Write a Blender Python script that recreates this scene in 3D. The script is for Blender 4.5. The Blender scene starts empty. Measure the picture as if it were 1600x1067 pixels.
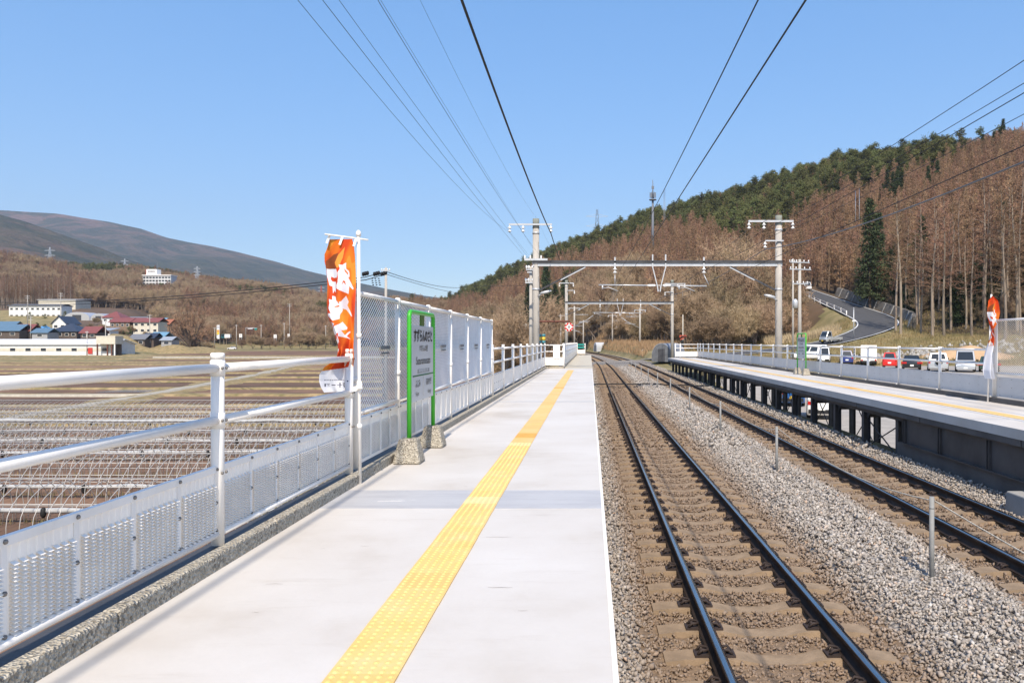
import bpy, math, random
import numpy as np
from mathutils import Vector, Matrix

# ---------------------------------------------------------------- camera, sky, sun, exposure
scene = bpy.context.scene
COL = scene.collection
EYE = 1.42                                   # eye height above the platform floor (z = 0)
cam_data = bpy.data.cameras.new("camera")
cam = bpy.data.objects.new("camera", cam_data)
COL.objects.link(cam)
cam.location = (0, 0, EYE)
cam.rotation_euler = (math.pi / 2, 0, 0)     # looking straight along the track (+Y)
cam_data.sensor_width = 36
cam_data.lens = 1250 * 36 / 1600
cam_data.shift_x = -122 / 1600
cam_data.shift_y = 0.0005
cam_data.clip_start = 0.1
cam_data.clip_end = 30000
scene.camera = cam

SUN_EL, SUN_AZ = math.radians(48), math.radians(181.8)   # behind the camera, a touch to the right
SUN_DIR = Vector((0.0235 * math.sin(SUN_EL) * 1.0, -math.cos(SUN_EL), math.sin(SUN_EL))).normalized()
world = bpy.data.worlds.new("World")
scene.world = world
world.use_nodes = True
wn = world.node_tree.nodes
sky = wn.new("ShaderNodeTexSky")
sky.sky_type = 'NISHITA'
sky.sun_disc = False
sky.sun_elevation = SUN_EL
sky.sun_rotation = math.radians(180)
sky.altitude = 0
sky.air_density = 1.0
sky.dust_density = 0.9
sky.ozone_density = 6.0
bg = wn["Background"]
bg.inputs[1].default_value = 0.15
sk_scale = wn.new("ShaderNodeVectorMath"); sk_scale.operation = 'SCALE'; sk_scale.inputs[3].default_value = 0.1
sk_gamma = wn.new("ShaderNodeGamma"); sk_gamma.inputs[1].default_value = 0.52      # the camera's flatter, deeper blue
sk_hs = wn.new("ShaderNodeHueSaturation"); sk_hs.inputs["Saturation"].default_value = 1.64; sk_hs.inputs["Hue"].default_value = 0.508; sk_hs.inputs["Value"].default_value = 6.3
wl = world.node_tree.links
wl.new(sky.outputs[0], sk_scale.inputs[0]); wl.new(sk_scale.outputs[0], sk_gamma.inputs[0]); wl.new(sk_gamma.outputs[0], sk_hs.inputs["Color"]); wl.new(sk_hs.outputs[0], bg.inputs[0])
sun_data = bpy.data.lights.new("sun", 'SUN')
sun_data.energy = 3.65
sun_data.angle = math.radians(0.53)
sun_data.color = (1.0, 0.90, 0.765)
sun = bpy.data.objects.new("sun", sun_data)
COL.objects.link(sun)
sun.rotation_euler = SUN_DIR.to_track_quat('Z', 'Y').to_euler()
scene.view_settings.view_transform = 'Standard'
scene.view_settings.look = 'None'
scene.view_settings.exposure = 0.63
scene.view_settings.gamma = 1
scene.render.engine = 'CYCLES'
scene.cycles.use_denoising = True
scene.cycles.max_bounces = 6
scene.cycles.transparent_max_bounces = 8
scene.cycles.volume_bounces = 0

rng = np.random.default_rng(7)
random.seed(7)

# ---------------------------------------------------------------- materials
MATS = {}
def mat(name, col, rough=0.8, var=0.0, vscale=3.0, bump=0.0, bscale=40.0, metal=0.0, col2=None, spec=0.3,
        objrand=0.0, stretch=None, detail=6.0):
    """Principled material with a noise mix between two colours and an optional bump."""
    if name in MATS: return MATS[name]
    m = bpy.data.materials.new(name); m.use_nodes = True
    nt = m.node_tree; N = nt.nodes; L = nt.links
    b = N["Principled BSDF"]
    b.inputs["Roughness"].default_value = rough
    b.inputs["Metallic"].default_value = metal
    b.inputs["Specular IOR Level"].default_value = spec
    c1 = (*col, 1)
    if var or col2:
        tc = N.new("ShaderNodeTexCoord")
        src = tc.outputs["Object"]
        if stretch:
            mp = N.new("ShaderNodeMapping"); mp.inputs["Scale"].default_value = stretch
            L.new(src, mp.inputs[0]); src = mp.outputs[0]
        nz = N.new("ShaderNodeTexNoise"); nz.inputs["Scale"].default_value = vscale; nz.inputs["Detail"].default_value = detail
        nz.inputs["Roughness"].default_value = 0.6
        L.new(src, nz.inputs["Vector"])
        rp = N.new("ShaderNodeValToRGB")
        rp.color_ramp.elements[0].position = 0.32; rp.color_ramp.elements[1].position = 0.68
        if col2: a, z = (*col, 1), (*col2, 1)
        else:
            a = (*[max(0, x * (1 - var)) for x in col], 1); z = (*[min(1, x * (1 + var)) for x in col], 1)
        rp.color_ramp.elements[0].color = a; rp.color_ramp.elements[1].color = z
        L.new(nz.outputs["Fac"], rp.inputs[0]); out = rp.outputs[0]
    else:
        rgb = N.new("ShaderNodeRGB"); rgb.outputs[0].default_value = c1; out = rgb.outputs[0]
    if objrand:
        oi = N.new("ShaderNodeObjectInfo"); hs = N.new("ShaderNodeHueSaturation")
        mr = N.new("ShaderNodeMapRange"); mr.inputs[3].default_value = 1 - objrand; mr.inputs[4].default_value = 1 + objrand
        L.new(oi.outputs["Random"], mr.inputs[0]); L.new(mr.outputs[0], hs.inputs["Value"])
        mr2 = N.new("ShaderNodeMapRange"); mr2.inputs[3].default_value = 0.5 - objrand * 0.05; mr2.inputs[4].default_value = 0.5 + objrand * 0.05
        wn_ = N.new("ShaderNodeTexWhiteNoise"); wn_.noise_dimensions = '1D'
        L.new(oi.outputs["Random"], wn_.inputs["W"]); L.new(wn_.outputs["Value"], mr2.inputs[0]); L.new(mr2.outputs[0], hs.inputs["Hue"])
        L.new(out, hs.inputs["Color"]); out = hs.outputs[0]
    L.new(out, b.inputs["Base Color"])
    if bump:
        tc2 = N.new("ShaderNodeTexCoord"); n2 = N.new("ShaderNodeTexNoise")
        n2.inputs["Scale"].default_value = bscale; n2.inputs["Detail"].default_value = 4
        L.new(tc2.outputs["Object"], n2.inputs["Vector"])
        bp = N.new("ShaderNodeBump"); bp.inputs["Strength"].default_value = bump; bp.inputs["Distance"].default_value = 0.02
        L.new(n2.outputs["Fac"], bp.inputs["Height"]); L.new(bp.outputs[0], b.inputs["Normal"])
    MATS[name] = m
    return m

# ---------------------------------------------------------------- objects
def tag(o, label=None, cat=None, group=None, kind=None):
    if label: o["label"] = label
    if cat: o["category"] = cat
    if group: o["group"] = group
    if kind: o["kind"] = kind
    return o
def thing(name, label, cat, loc=(0, 0, 0), rotz=0.0, group=None):
    o = bpy.data.objects.new(name, None); COL.objects.link(o)
    o.location = loc; o.rotation_euler = (0, 0, rotz); o.empty_display_size = 0.2
    return tag(o, label, cat, group)
def root_offset(p):
    v = Vector((0, 0, 0))
    while p is not None:
        v += p.location; p = p.parent
    return v
def np_mesh(name, V, F, m, parent=None, smooth=False, world=False, idx=None):
    V = np.asarray(V, dtype=np.float32); F = np.asarray(F, dtype=np.int32)
    me = bpy.data.meshes.new(name)
    if world and parent is not None: V = V - np.array(root_offset(parent), dtype=np.float32)
    k = F.shape[1]
    me.vertices.add(len(V)); me.vertices.foreach_set("co", V.ravel())
    me.loops.add(F.size); me.loops.foreach_set("vertex_index", F.ravel())
    me.polygons.add(len(F)); me.polygons.foreach_set("loop_start", np.arange(0, F.size, k, dtype=np.int32))
    if smooth: me.polygons.foreach_set("use_smooth", np.ones(len(F), dtype=bool))
    for q in (m if isinstance(m, (list, tuple)) else [m]): me.materials.append(q)
    if idx is not None: me.polygons.foreach_set("material_index", np.asarray(idx, dtype=np.int32))
    me.update(calc_edges=True); me.validate()
    o = bpy.data.objects.new(name, me); COL.objects.link(o)
    if parent is not None: o.parent = parent
    return o
class MB:
    """collects primitive shapes into ONE mesh"""
    def __init__(s): s.V = []; s.F = []; s.S = []; s.I = []; s.mi = 0
    def add(s, vs, fs, smooth=False):
        b = len(s.V); s.V += [tuple(v) for v in vs]
        for f in fs: s.F.append([b + i for i in f]); s.S.append(smooth); s.I.append(s.mi)
        return s
    def box(s, c, d, rot=None):
        x, y, z = d[0] / 2, d[1] / 2, d[2] / 2
        vs = [Vector((a * x, b * y, e * z)) for a in (-1, 1) for b in (-1, 1) for e in (-1, 1)]
        if rot is not None: vs = [rot @ v for v in vs]
        vs = [v + Vector(c) for v in vs]
        return s.add(vs, [(0, 1, 3, 2), (4, 6, 7, 5), (0, 4, 5, 1), (2, 3, 7, 6), (0, 2, 6, 4), (1, 5, 7, 3)])
    def box2(s, a, b):
        return s.box([(a[i] + b[i]) / 2 for i in range(3)], [abs(b[i] - a[i]) for i in range(3)])
    def tube(s, pts, r, n=8, smooth=True, caps=True):
        pts = [Vector(p) for p in pts]; k = len(pts)
        rs = r if isinstance(r, (list, tuple)) else [r] * k
        vs = []; up = None
        for i, p in enumerate(pts):
            t = (pts[min(i + 1, k - 1)] - pts[max(i - 1, 0)]).normalized()
            if up is None:
                ref = Vector((0, 0, 1)) if abs(t.z) < 0.9 else Vector((1, 0, 0))
                up = (ref - t * ref.dot(t)).normalized()
            else: up = (up - t * up.dot(t)).normalized()
            sd = t.cross(up)
            for j in range(n):
                a = 2 * math.pi * j / n
                vs.append(p + (up * math.cos(a) + sd * math.sin(a)) * rs[i])
        fs = []
        for i in range(k - 1):
            for j in range(n):
                j2 = (j + 1) % n
                fs.append((i * n + j, i * n + j2, (i + 1) * n + j2, (i + 1) * n + j))
        s.add(vs, fs, smooth)
        if caps:
            b = len(s.V) - len(vs)
            s.F.append([b + j for j in range(n)][::-1]); s.S.append(False); s.I.append(s.mi)
            s.F.append([b + (k - 1) * n + j for j in range(n)]); s.S.append(False); s.I.append(s.mi)
        return s
    def bar(s, p0, p1, w, h=None):
        """square bar between two points"""
        h = h or w; p0 = Vector(p0); p1 = Vector(p1); d = p1 - p0
        q = d.to_track_quat('Y', 'Z').to_matrix()
        return s.box((p0 + p1) / 2, (w, d.length, h), q)
    def prism(s, poly, axis, a, b):
        """extrude a 2-D polygon along an axis (x: (y,z), y: (x,z), z: (x,y))"""
        def mk(p, t): return {'x': (t, p[0], p[1]), 'y': (p[0], t, p[1]), 'z': (p[0], p[1], t)}[axis]
        n = len(poly); vs = [mk(p, a) for p in poly] + [mk(p, b) for p in poly]
        fs = [tuple(range(n))[::-1], tuple(range(n, 2 * n))] + [(i, (i + 1) % n, n + (i + 1) % n, n + i) for i in range(n)]
        return s.add(vs, fs)
    def lathe(s, prof, c=(0, 0, 0), n=12, axis='z'):
        vs = []
        for r, h in prof:
            for j in range(n):
                a = 2 * math.pi * j / n; u, v = r * math.cos(a), r * math.sin(a)
                p = {'z': (u, v, h), 'y': (u, h, v), 'x': (h, u, v)}[axis]
                vs.append((p[0] + c[0], p[1] + c[1], p[2] + c[2]))
        k = len(prof)
        fs = [(i * n + j, i * n + (j + 1) % n, (i + 1) * n + (j + 1) % n, (i + 1) * n + j) for i in range(k - 1) for j in range(n)]
        fs += [tuple(range(n))[::-1], tuple((k - 1) * n + j for j in range(n))]
        return s.add(vs, fs, True)
    def build(s, name, m, parent=None, world=False):
        me = bpy.data.meshes.new(name)
        off = root_offset(parent) if (world and parent is not None) else Vector((0, 0, 0))
        me.from_pydata([(v[0] - off.x, v[1] - off.y, v[2] - off.z) for v in s.V], [], s.F)
        me.polygons.foreach_set("use_smooth", s.S)
        for q in (m if isinstance(m, (list, tuple)) else [m]): me.materials.append(q)
        me.polygons.foreach_set("material_index", s.I)
        import bmesh
        bm = bmesh.new(); bm.from_mesh(me); bmesh.ops.recalc_face_normals(bm, faces=bm.faces); bm.to_mesh(me); bm.free()
        me.update()
        o = bpy.data.objects.new(name, me); COL.objects.link(o)
        if parent is not None: o.parent = parent
        return o
def copy_tree(o, parent=None):
    c = o.copy(); COL.objects.link(c); c.parent = parent
    for ch in list(o.children): copy_tree(ch, c)
    return c
def bevel(o, w=0.01, seg=2):
    md = o.modifiers.new("bevel", 'BEVEL'); md.width = w; md.segments = seg; md.limit_method = 'ANGLE'; md.angle_limit = math.radians(40)
    return o
def at(px, Y, y=None, z=None):
    """world point at depth Y seen at photo column px (and row y, or at height z)"""
    return (px - 922) / 1250 * Y, Y, (z if z is not None else EYE - (y - 534) / 1250 * Y)

# ---------------------------------------------------------------- terrain
def smooth01(t): t = np.clip(t, 0, 1); return t * t * (3 - 2 * t)
def curve(Y): return np.clip(np.asarray(Y, float) - 75, 0, 330) ** 2 / 2680      # the line bends to the left
ROAD = np.array([(8, 104, -0.9), (17, 109, -0.4), (25.6, 115, 0.2), (35, 120, 1.2), (44, 128, 3.0), (50, 139, 4.7), (52.4, 152, 6.6),
                 (52.5, 170, 9.6), (52.5, 190, 13), (50, 215, 17.5), (44, 245, 22)], float)
def dense(path, step=1.5):
    out = []
    for i in range(len(path) - 1):
        a, b = path[i], path[i + 1]; n = max(1, int(np.linalg.norm(b - a) / step))
        p0 = path[max(i - 1, 0)]; p3 = path[min(i + 2, len(path) - 1)]
        for k in range(n):
            t = k / n
            out.append(0.5 * ((2 * a) + (-p0 + b) * t + (2 * p0 - 5 * a + 4 * b - p3) * t * t + (-p0 + 3 * a - 3 * b + p3) * t ** 3))
    out.append(path[-1]); return np.array(out)
ROADD = dense(ROAD)
HU = [640, 700, 800, 900, 1000, 1100, 1200, 1300, 1450, 1600, 1800, 2300]
HB = [480, 400, 300, 250, 185, 152, 150, 165, 128, 113, 95, 75]
HRU = [600, 640, 700, 800, 900, 1000, 1100, 1300, 1450, 1600, 2300]
HRY = [800, 760, 700, 620, 560, 520, 480, 420, 375, 330, 250]
HRZ = [0, 12, 33, 54, 62, 71, 72, 82, 78, 75, 68]
LU = [-600, 0, 110, 180, 300, 400, 500, 600, 660, 720]
LZ = [95, 95, 86, 82, 70, 60, 42, 28, 20, 14]
def road_dist(X, Y):
    X = np.asarray(X, float); Y = np.asarray(Y, float); sh = X.shape
    x = X.ravel(); y = Y.ravel(); D = np.full(x.shape, 1e9); Z = np.zeros(x.shape)
    sel = (x > -10) & (x < 100) & (y > 80) & (y < 270)
    if sel.any():
        d2 = (x[sel, None] - ROADD[None, :, 0]) ** 2 + (y[sel, None] - ROADD[None, :, 1]) ** 2
        k = d2.argmin(1); D[sel] = np.sqrt(d2[np.arange(len(k)), k]); Z[sel] = ROADD[k, 2]
    return D.reshape(sh), Z.reshape(sh)
def wob(X, Y, s, seed=0.0):
    return (np.sin(X / s + seed) * np.cos(Y / s * 1.13 + seed * 2.1) + 0.5 * np.sin(X / s * 2.3 + Y / s * 1.7 + seed) + 0.3 * np.cos(X / s * 4.1 - Y / s * 3.7 + seed * 3)) / 1.8
def hill_t(X, Y):
    Yc = np.maximum(Y, 20); u = np.clip(922 + 1250 * X / Yc, -600, 2300)
    return u, (Yc - np.interp(u, HU, HB)) / (np.interp(u, HRU, HRY) - np.interp(u, HU, HB))
def ground(X, Y):
    X = np.asarray(X, float); Y = np.asarray(Y, float)
    xs = X + curve(Y)
    u, t = hill_t(X, Y)
    # left valley
    zf = -6.6 + 0.011 * np.clip(Y, -50, 420)
    ys = np.interp(u, [200, 300, 420, 640], [285, 408, 420, 430])
    d = Y - ys
    rise = np.clip(d, 0, 140) * 0.105 + np.clip(d - 140, 0, 40) * 0.2
    zt = np.interp(u, LU, LZ)
    hi = smooth01((Y - 470) / 520) * np.maximum(zt - 20, 0)
    zl = zf + rise + hi + np.where(Y > 470, wob(X, Y, 55, 1.0) * 5 * smooth01((Y - 470) / 100), 0)
    slope = -0.75 + (xs + 2.6) * 0.52
    bank = np.clip((Y - 55) / 60, 0, 1) * 2.2 * np.clip(1 - np.abs(xs + 9) / 14, 0, 1)
    left = np.maximum(zl + bank, slope)
    # right
    base = np.interp(Y, [0, 50, 62, 70, 92, 105, 120, 140, 200, 400], [-2.6, -2.5, -1.9, -1.34, -1.34, -0.8, 0.2, 0.8, 1.2, 2.0])
    base = base + 0.07 * np.clip(X - 25, 0, 60) * smooth01((Y - 95) / 22)
    k = smooth01((xs - 8.0) / 1.6)
    right = -1.36 * (1 - k) + base * k
    mid = np.full(X.shape, -1.36)
    z = np.where(xs < -2.6, left, np.where(xs < 8.0, mid, right))
    # right hill
    zr = np.interp(u, HRU, HRZ)
    tt = np.clip(t, 0, 1)
    hill = zr * (0.15 * smooth01(tt) + 0.85 * tt) + wob(X, Y, 34, 2.0) * 3.0 * smooth01(tt * 4) - np.clip(t - 1, 0, 1) * 60
    z = np.where((t > 0) & (zr > 0) & (xs > -2.6), z + np.maximum(hill, -50), z)
    z = np.where((t > 0) & (zr > 0) & (xs <= -2.6), np.maximum(z, hill - 3), z)
    D, Z = road_dist(X, Y)
    w = smooth01((D - 3.4) / 8.0)
    z = np.where(D < 1e8, (Z - 0.12) * (1 - w) + z * w, z)
    return z
def gz(x, y): return float(ground(np.array([x]), np.array([y]))[0])
# ---------------------------------------------------------------- material set
def node_mat(name, fn):
    m = bpy.data.materials.new(name); m.use_nodes = True
    nt = m.node_tree; fn(nt, nt.nodes, nt.links, nt.nodes["Principled BSDF"]); MATS[name] = m; return m
def noise(N, L, scale, detail=5, src=None, rough=0.6, stretch=None, coord="Object"):
    if src is None:
        tc = N.new("ShaderNodeTexCoord"); src = tc.outputs[coord]
    if stretch:
        mp = N.new("ShaderNodeMapping"); mp.inputs["Scale"].default_value = stretch; L.new(src, mp.inputs[0]); src = mp.outputs[0]
    n = N.new("ShaderNodeTexNoise"); n.inputs["Scale"].default_value = scale; n.inputs["Detail"].default_value = detail
    n.inputs["Roughness"].default_value = rough; L.new(src, n.inputs["Vector"]); return n.outputs["Fac"]
def ramp(N, L, fac, stops):
    r = N.new("ShaderNodeValToRGB"); e = r.color_ramp.elements
    while len(e) < len(stops): e.new(0.5)
    for i, (p, c) in enumerate(stops):
        e[i].position = p; e[i].color = (*c, 1) if len(c) == 3 else c
    L.new(fac, r.inputs[0]); return r.outputs[0]
def mix(N, L, fac, a, b, mode='MIX'):
    x = N.new("ShaderNodeMix"); x.data_type = 'RGBA'; x.blend_type = mode
    if isinstance(fac, (int, float)): x.inputs[0].default_value = fac
    else: L.new(fac, x.inputs[0])
    for v, i in ((a, 6), (b, 7)):
        if isinstance(v, tuple): x.inputs[i].default_value = (*v, 1)
        else: L.new(v, x.inputs[i])
    return x.outputs[2]
def bumpn(N, L, b, h, strength=0.5, dist=0.02):
    bp = N.new("ShaderNodeBump"); bp.inputs["Strength"].default_value = strength; bp.inputs["Distance"].default_value = dist
    L.new(h, bp.inputs["Height"]); L.new(bp.outputs[0], b.inputs["Normal"])

def f_platform(nt, N, L, b):
    big = noise(N, L, 0.55, 6); fine = noise(N, L, 30, 4)
    c = ramp(N, L, big, [(0.30, (0.49, 0.44, 0.38)), (0.45, (0.57, 0.53, 0.48)), (0.6, (0.61, 0.575, 0.53)), (0.8, (0.645, 0.615, 0.575))])
    streak = noise(N, L, 3.0, 8, stretch=(0.35, 2.2, 1), rough=0.7)
    c = mix(N, L, ramp(N, L, streak, [(0.56, (0, 0, 0)), (0.72, (0.42, 0.42, 0.42))]), c, (0.45, 0.40, 0.34))
    # beige dirt that gathers along the kerb
    tc = N.new("ShaderNodeTexCoord"); sp = N.new("ShaderNodeSeparateXYZ"); L.new(tc.outputs["Object"], sp.inputs[0])
    mr = N.new("ShaderNodeMapRange"); mr.inputs[1].default_value = -1.3; mr.inputs[2].default_value = -2.35
    L.new(sp.outputs[0], mr.inputs[0])
    mu = N.new("ShaderNodeMath"); mu.operation = 'MULTIPLY'; L.new(mr.outputs[0], mu.inputs[0]); L.new(noise(N, L, 1.6, 6), mu.inputs[1])
    c = mix(N, L, mu.outputs[0], c, (0.43, 0.36, 0.28))
    # hairline chips
    ch = noise(N, L, 9, 9, stretch=(0.3, 1.5, 1), rough=0.75)
    c = mix(N, L, ramp(N, L, ch, [(0.735, (0, 0, 0)), (0.755, (0.8, 0.8, 0.8))]), c, (0.33, 0.31, 0.29))
    c = mix(N, L, ramp(N, L, fine, [(0.3, (0.0, 0.0, 0.0)), (0.7, (0.10, 0.10, 0.10))]), c, (0.45, 0.43, 0.40))
    L.new(c, b.inputs["Base Color"]); b.inputs["Roughness"].default_value = 0.62; b.inputs["Specular IOR Level"].default_value = 0.25
    bumpn(N, L, b, noise(N, L, 22, 5), 0.12, 0.01)
node_mat("platform_paint", f_platform)
def f_grey(nt, N, L, b):
    n = noise(N, L, 2.2, 9, stretch=(0.5, 2.0, 1), rough=0.72)
    c = ramp(N, L, n, [(0.38, (0.40, 0.395, 0.40)), (0.53, (0.455, 0.45, 0.45)), (0.645, (0.46, 0.455, 0.455)), (0.66, (0.64, 0.615, 0.58))])
    L.new(c, b.inputs["Base Color"]); b.inputs["Roughness"].default_value = 0.6
node_mat("worn_grey_paint", f_grey)
mat("platform_bare", (0.50, 0.45, 0.36), 0.85, 0.14, 1.2, 0.2, 30)
def f_kerb(nt, N, L, b):
    tc = N.new("ShaderNodeTexCoord")
    v = N.new("ShaderNodeTexVoronoi"); v.inputs["Scale"].default_value = 60; L.new(tc.outputs["Object"], v.inputs["Vector"])
    c = ramp(N, L, v.outputs["Color"], [(0.1, (0.19, 0.165, 0.13)), (0.5, (0.42, 0.375, 0.30)), (0.9, (0.62, 0.56, 0.46))])
    c = mix(N, L, ramp(N, L, noise(N, L, 5, 6), [(0.4, (0, 0, 0)), (0.7, (0.55, 0.55, 0.55))]), c, (0.44, 0.40, 0.32))
    L.new(c, b.inputs["Base Color"]); b.inputs["Roughness"].default_value = 0.95
    bumpn(N, L, b, v.outputs["Distance"], 1.0, 0.02)
node_mat("rough_concrete", f_kerb)
def f_white(nt, N, L, b):
    c = ramp(N, L, noise(N, L, 1.7, 7, stretch=(1, 1, 0.5), rough=0.7), [(0.3, (0.80, 0.755, 0.69)), (0.55, (0.88, 0.84, 0.785)), (0.8, (0.89, 0.855, 0.80))])
    c = mix(N, L, ramp(N, L, noise(N, L, 16, 8, rough=0.75), [(0.66, (0, 0, 0)), (0.72, (0.55, 0.55, 0.55))]), c, (0.42, 0.33, 0.25))
    c = mix(N, L, ramp(N, L, noise(N, L, 9, 6, stretch=(1, 1, 0.12), rough=0.7), [(0.60, (0, 0, 0)), (0.78, (0.28, 0.28, 0.28))]), c, (0.50, 0.42, 0.34))
    L.new(c, b.inputs["Base Color"]); b.inputs["Roughness"].default_value = 0.42; b.inputs["Specular IOR Level"].default_value = 0.4
node_mat("white_paint", f_white)
mat("white_panel", (0.95, 0.885, 0.80), 0.45, 0.06, 4.0, spec=0.4)
mat("steel_bolt", (0.25, 0.23, 0.21), 0.5, metal=0.7)
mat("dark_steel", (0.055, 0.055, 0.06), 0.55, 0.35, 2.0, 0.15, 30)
mat("grey_steel", (0.075, 0.07, 0.068), 0.55, 0.3, 1.2, 0.1, 30)
mat("rust_steel", (0.15, 0.062, 0.042), 0.8, 0.3, 6)
mat("galvanised", (0.52, 0.53, 0.54), 0.42, 0.1, 3, metal=0.35)
mat("concrete_pole", (0.40, 0.37, 0.33), 0.85, 0.16, 1.3, 0.1, 40, stretch=(3, 3, 0.5))
mat("concrete", (0.34, 0.33, 0.31), 0.9, 0.18, 1.0, 0.25, 18)
mat("dark_concrete", (0.115, 0.105, 0.098), 0.9, 0.25, 1.0, 0.25, 18)
mat("porcelain", (0.80, 0.79, 0.77), 0.2, spec=0.6)
mat("black_rubber", (0.018, 0.018, 0.018), 0.6)
mat("wire_black", (0.012, 0.012, 0.013), 0.5)
mat("wire_grey", (0.16, 0.16, 0.165), 0.5, metal=0.3)
mat("wire_green", (0.09, 0.12, 0.11), 0.5, metal=0.3)
mat("rope_pale", (0.45, 0.41, 0.34), 0.9, 0.5, 45)
mat("rail_side", (0.040, 0.027, 0.020), 0.75, 0.35, 5)
def f_railtop(nt, N, L, b):
    c = ramp(N, L, noise(N, L, 4, 4, stretch=(8, 0.4, 1)), [(0.3, (0.30, 0.29, 0.28)), (0.7, (0.46, 0.45, 0.44))])
    L.new(c, b.inputs["Base Color"]); b.inputs["Metallic"].default_value = 1.0; b.inputs["Roughness"].default_value = 0.16
node_mat("rail_top", f_railtop)
mat("sleeper_concrete", (0.265, 0.19, 0.122), 0.92, 0.22, 6, 0.35, 60)
mat("rail_clip", (0.042, 0.03, 0.026), 0.7, 0.3, 20)
def f_stone(nt, N, L, b, a=0.0):
    g = N.new("ShaderNodeNewGeometry")
    c = ramp(N, L, g.outputs["Random Per Island"], [(0.0, (0.19, 0.165, 0.14)), (0.18, (0.31, 0.275, 0.24)), (0.42, (0.40, 0.36, 0.315)),
        (0.62, (0.35, 0.32, 0.29)), (0.78, (0.47, 0.425, 0.375)), (0.90, (0.38, 0.31, 0.25)), (0.96, (0.60, 0.56, 0.51)), (1.0, (0.44, 0.29, 0.19))])
    # rust and brake dust lie close to the rails
    sp = N.new("ShaderNodeSeparateXYZ"); L.new(g.outputs["Position"], sp.inputs[0])
    def near(center, half, soft):
        s = N.new("ShaderNodeMath"); s.operation = 'SUBTRACT'; s.inputs[1].default_value = center; L.new(sp.outputs[0], s.inputs[0])
        ab = N.new("ShaderNodeMath"); ab.operation = 'ABSOLUTE'; L.new(s.outputs[0], ab.inputs[0])
        mr = N.new("ShaderNodeMapRange"); mr.inputs[1].default_value = half + soft; mr.inputs[2].default_value = half; L.new(ab.outputs[0], mr.inputs[0]); return mr.outputs[0]
    mx = N.new("ShaderNodeMath"); mx.operation = 'MAXIMUM'; L.new(near(1.64, 1.0, 0.45), mx.inputs[0]); L.new(near(5.58, 0.85, 0.4), mx.inputs[1])
    sc = N.new("ShaderNodeMath"); sc.operation = 'MULTIPLY'; sc.inputs[1].default_value = 0.76; L.new(mx.outputs[0], sc.inputs[0])
    c = mix(N, L, sc.outputs[0], c, (0.215, 0.14, 0.085))
    L.new(c, b.inputs["Base Color"]); b.inputs["Roughness"].default_value = 0.88; b.inputs["Specular IOR Level"].default_value = 0.2
node_mat("ballast_stone", f_stone)
def f_ballast(nt, N, L, b):
    g = N.new("ShaderNodeNewGeometry")
    v = N.new("ShaderNodeTexVoronoi"); v.inputs["Scale"].default_value = 17; v.inputs["Randomness"].default_value = 1; L.new(g.outputs["Position"], v.inputs["Vector"])
    c = ramp(N, L, v.outputs["Color"], [(0.05, (0.20, 0.175, 0.15)), (0.35, (0.39, 0.345, 0.30)), (0.65, (0.46, 0.41, 0.355)), (0.9, (0.55, 0.495, 0.43))])
    ed = ramp(N, L, v.outputs["Distance"], [(0.25, (0, 0, 0)), (0.62, (0.75, 0.75, 0.75))])
    c = mix(N, L, ed, c, (0.09, 0.08, 0.07))
    L.new(c, b.inputs["Base Color"]); b.inputs["Roughness"].default_value = 0.95
    bumpn(N, L, b, v.outputs["Distance"], 0.9, 0.04); b.inputs["Specular IOR Level"].default_value = 0.15
node_mat("ballast_bed", f_ballast)
mat("rusty_ballast", (0.21, 0.145, 0.092), 0.95, 0.35, 14, 0.8, 30)
def f_yellow(nt, N, L, b):
    oi = N.new("ShaderNodeObjectInfo")
    c = mix(N, L, ramp(N, L, noise(N, L, 2.2, 6), [(0.3, (0, 0, 0)), (0.75, (1, 1, 1))]), (0.76, 0.475, 0.14), (0.79, 0.54, 0.215))
    c = mix(N, L, ramp(N, L, noise(N, L, 35, 5), [(0.55, (0, 0, 0)), (0.8, (0.35, 0.35, 0.35))]), c, (0.78, 0.66, 0.40))
    g = N.new("ShaderNodeNewGeometry"); c = mix(N, L, ramp(N, L, g.outputs["Random Per Island"], [(0.0, (0.0, 0.0, 0.0)), (0.5, (0.12, 0.12, 0.12)), (1.0, (0.5, 0.5, 0.5))]), c, (0.66, 0.40, 0.12))
    c = mix(N, L, ramp(N, L, noise(N, L, 1.1, 8, rough=0.75), [(0.52, (0, 0, 0)), (0.72, (0.4, 0.4, 0.4))]), c, (0.62, 0.50, 0.33))
    L.new(c, b.inputs["Base Color"]); b.inputs["Roughness"].default_value = 0.6
node_mat("yellow_tile", f_yellow)
mat("orange_tile", (0.74, 0.37, 0.07), 0.6, 0.12, 6)
mat("pale_yellow_tile", (0.72, 0.56, 0.26), 0.6, 0.1, 6)
mat("asphalt", (0.36, 0.33, 0.295), 0.9, 0.14, 1.2, 0.3, 40)
mat("road_asphalt", (0.075, 0.075, 0.078), 0.9, 0.14, 1.0, 0.3, 30)
mat("lot_surface", (0.33, 0.30, 0.265), 0.95, 0.15, 0.5, 0.3, 12)
mat("line_paint", (0.68, 0.68, 0.66), 0.7, 0.1, 3)
mat("soil", (0.175, 0.102, 0.064), 0.95, 0.5, 0.35, 0.8, 5, stretch=(0.25, 1, 1))
mat("soil_dark", (0.125, 0.074, 0.048), 0.95, 0.5, 0.4, 0.8, 5, stretch=(0.25, 1, 1))
mat("soil_pale", (0.24, 0.155, 0.09), 0.95, 0.45, 0.4, 0.7, 5, stretch=(0.25, 1, 1))
mat("straw", (0.35, 0.255, 0.135), 0.95, col2=(0.17, 0.14, 0.062), vscale=0.9, bump=0.8, bscale=6)
mat("meadow", (0.31, 0.24, 0.125), 0.95, col2=(0.145, 0.13, 0.05), vscale=0.22, bump=0.7, bscale=3, detail=9)
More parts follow.
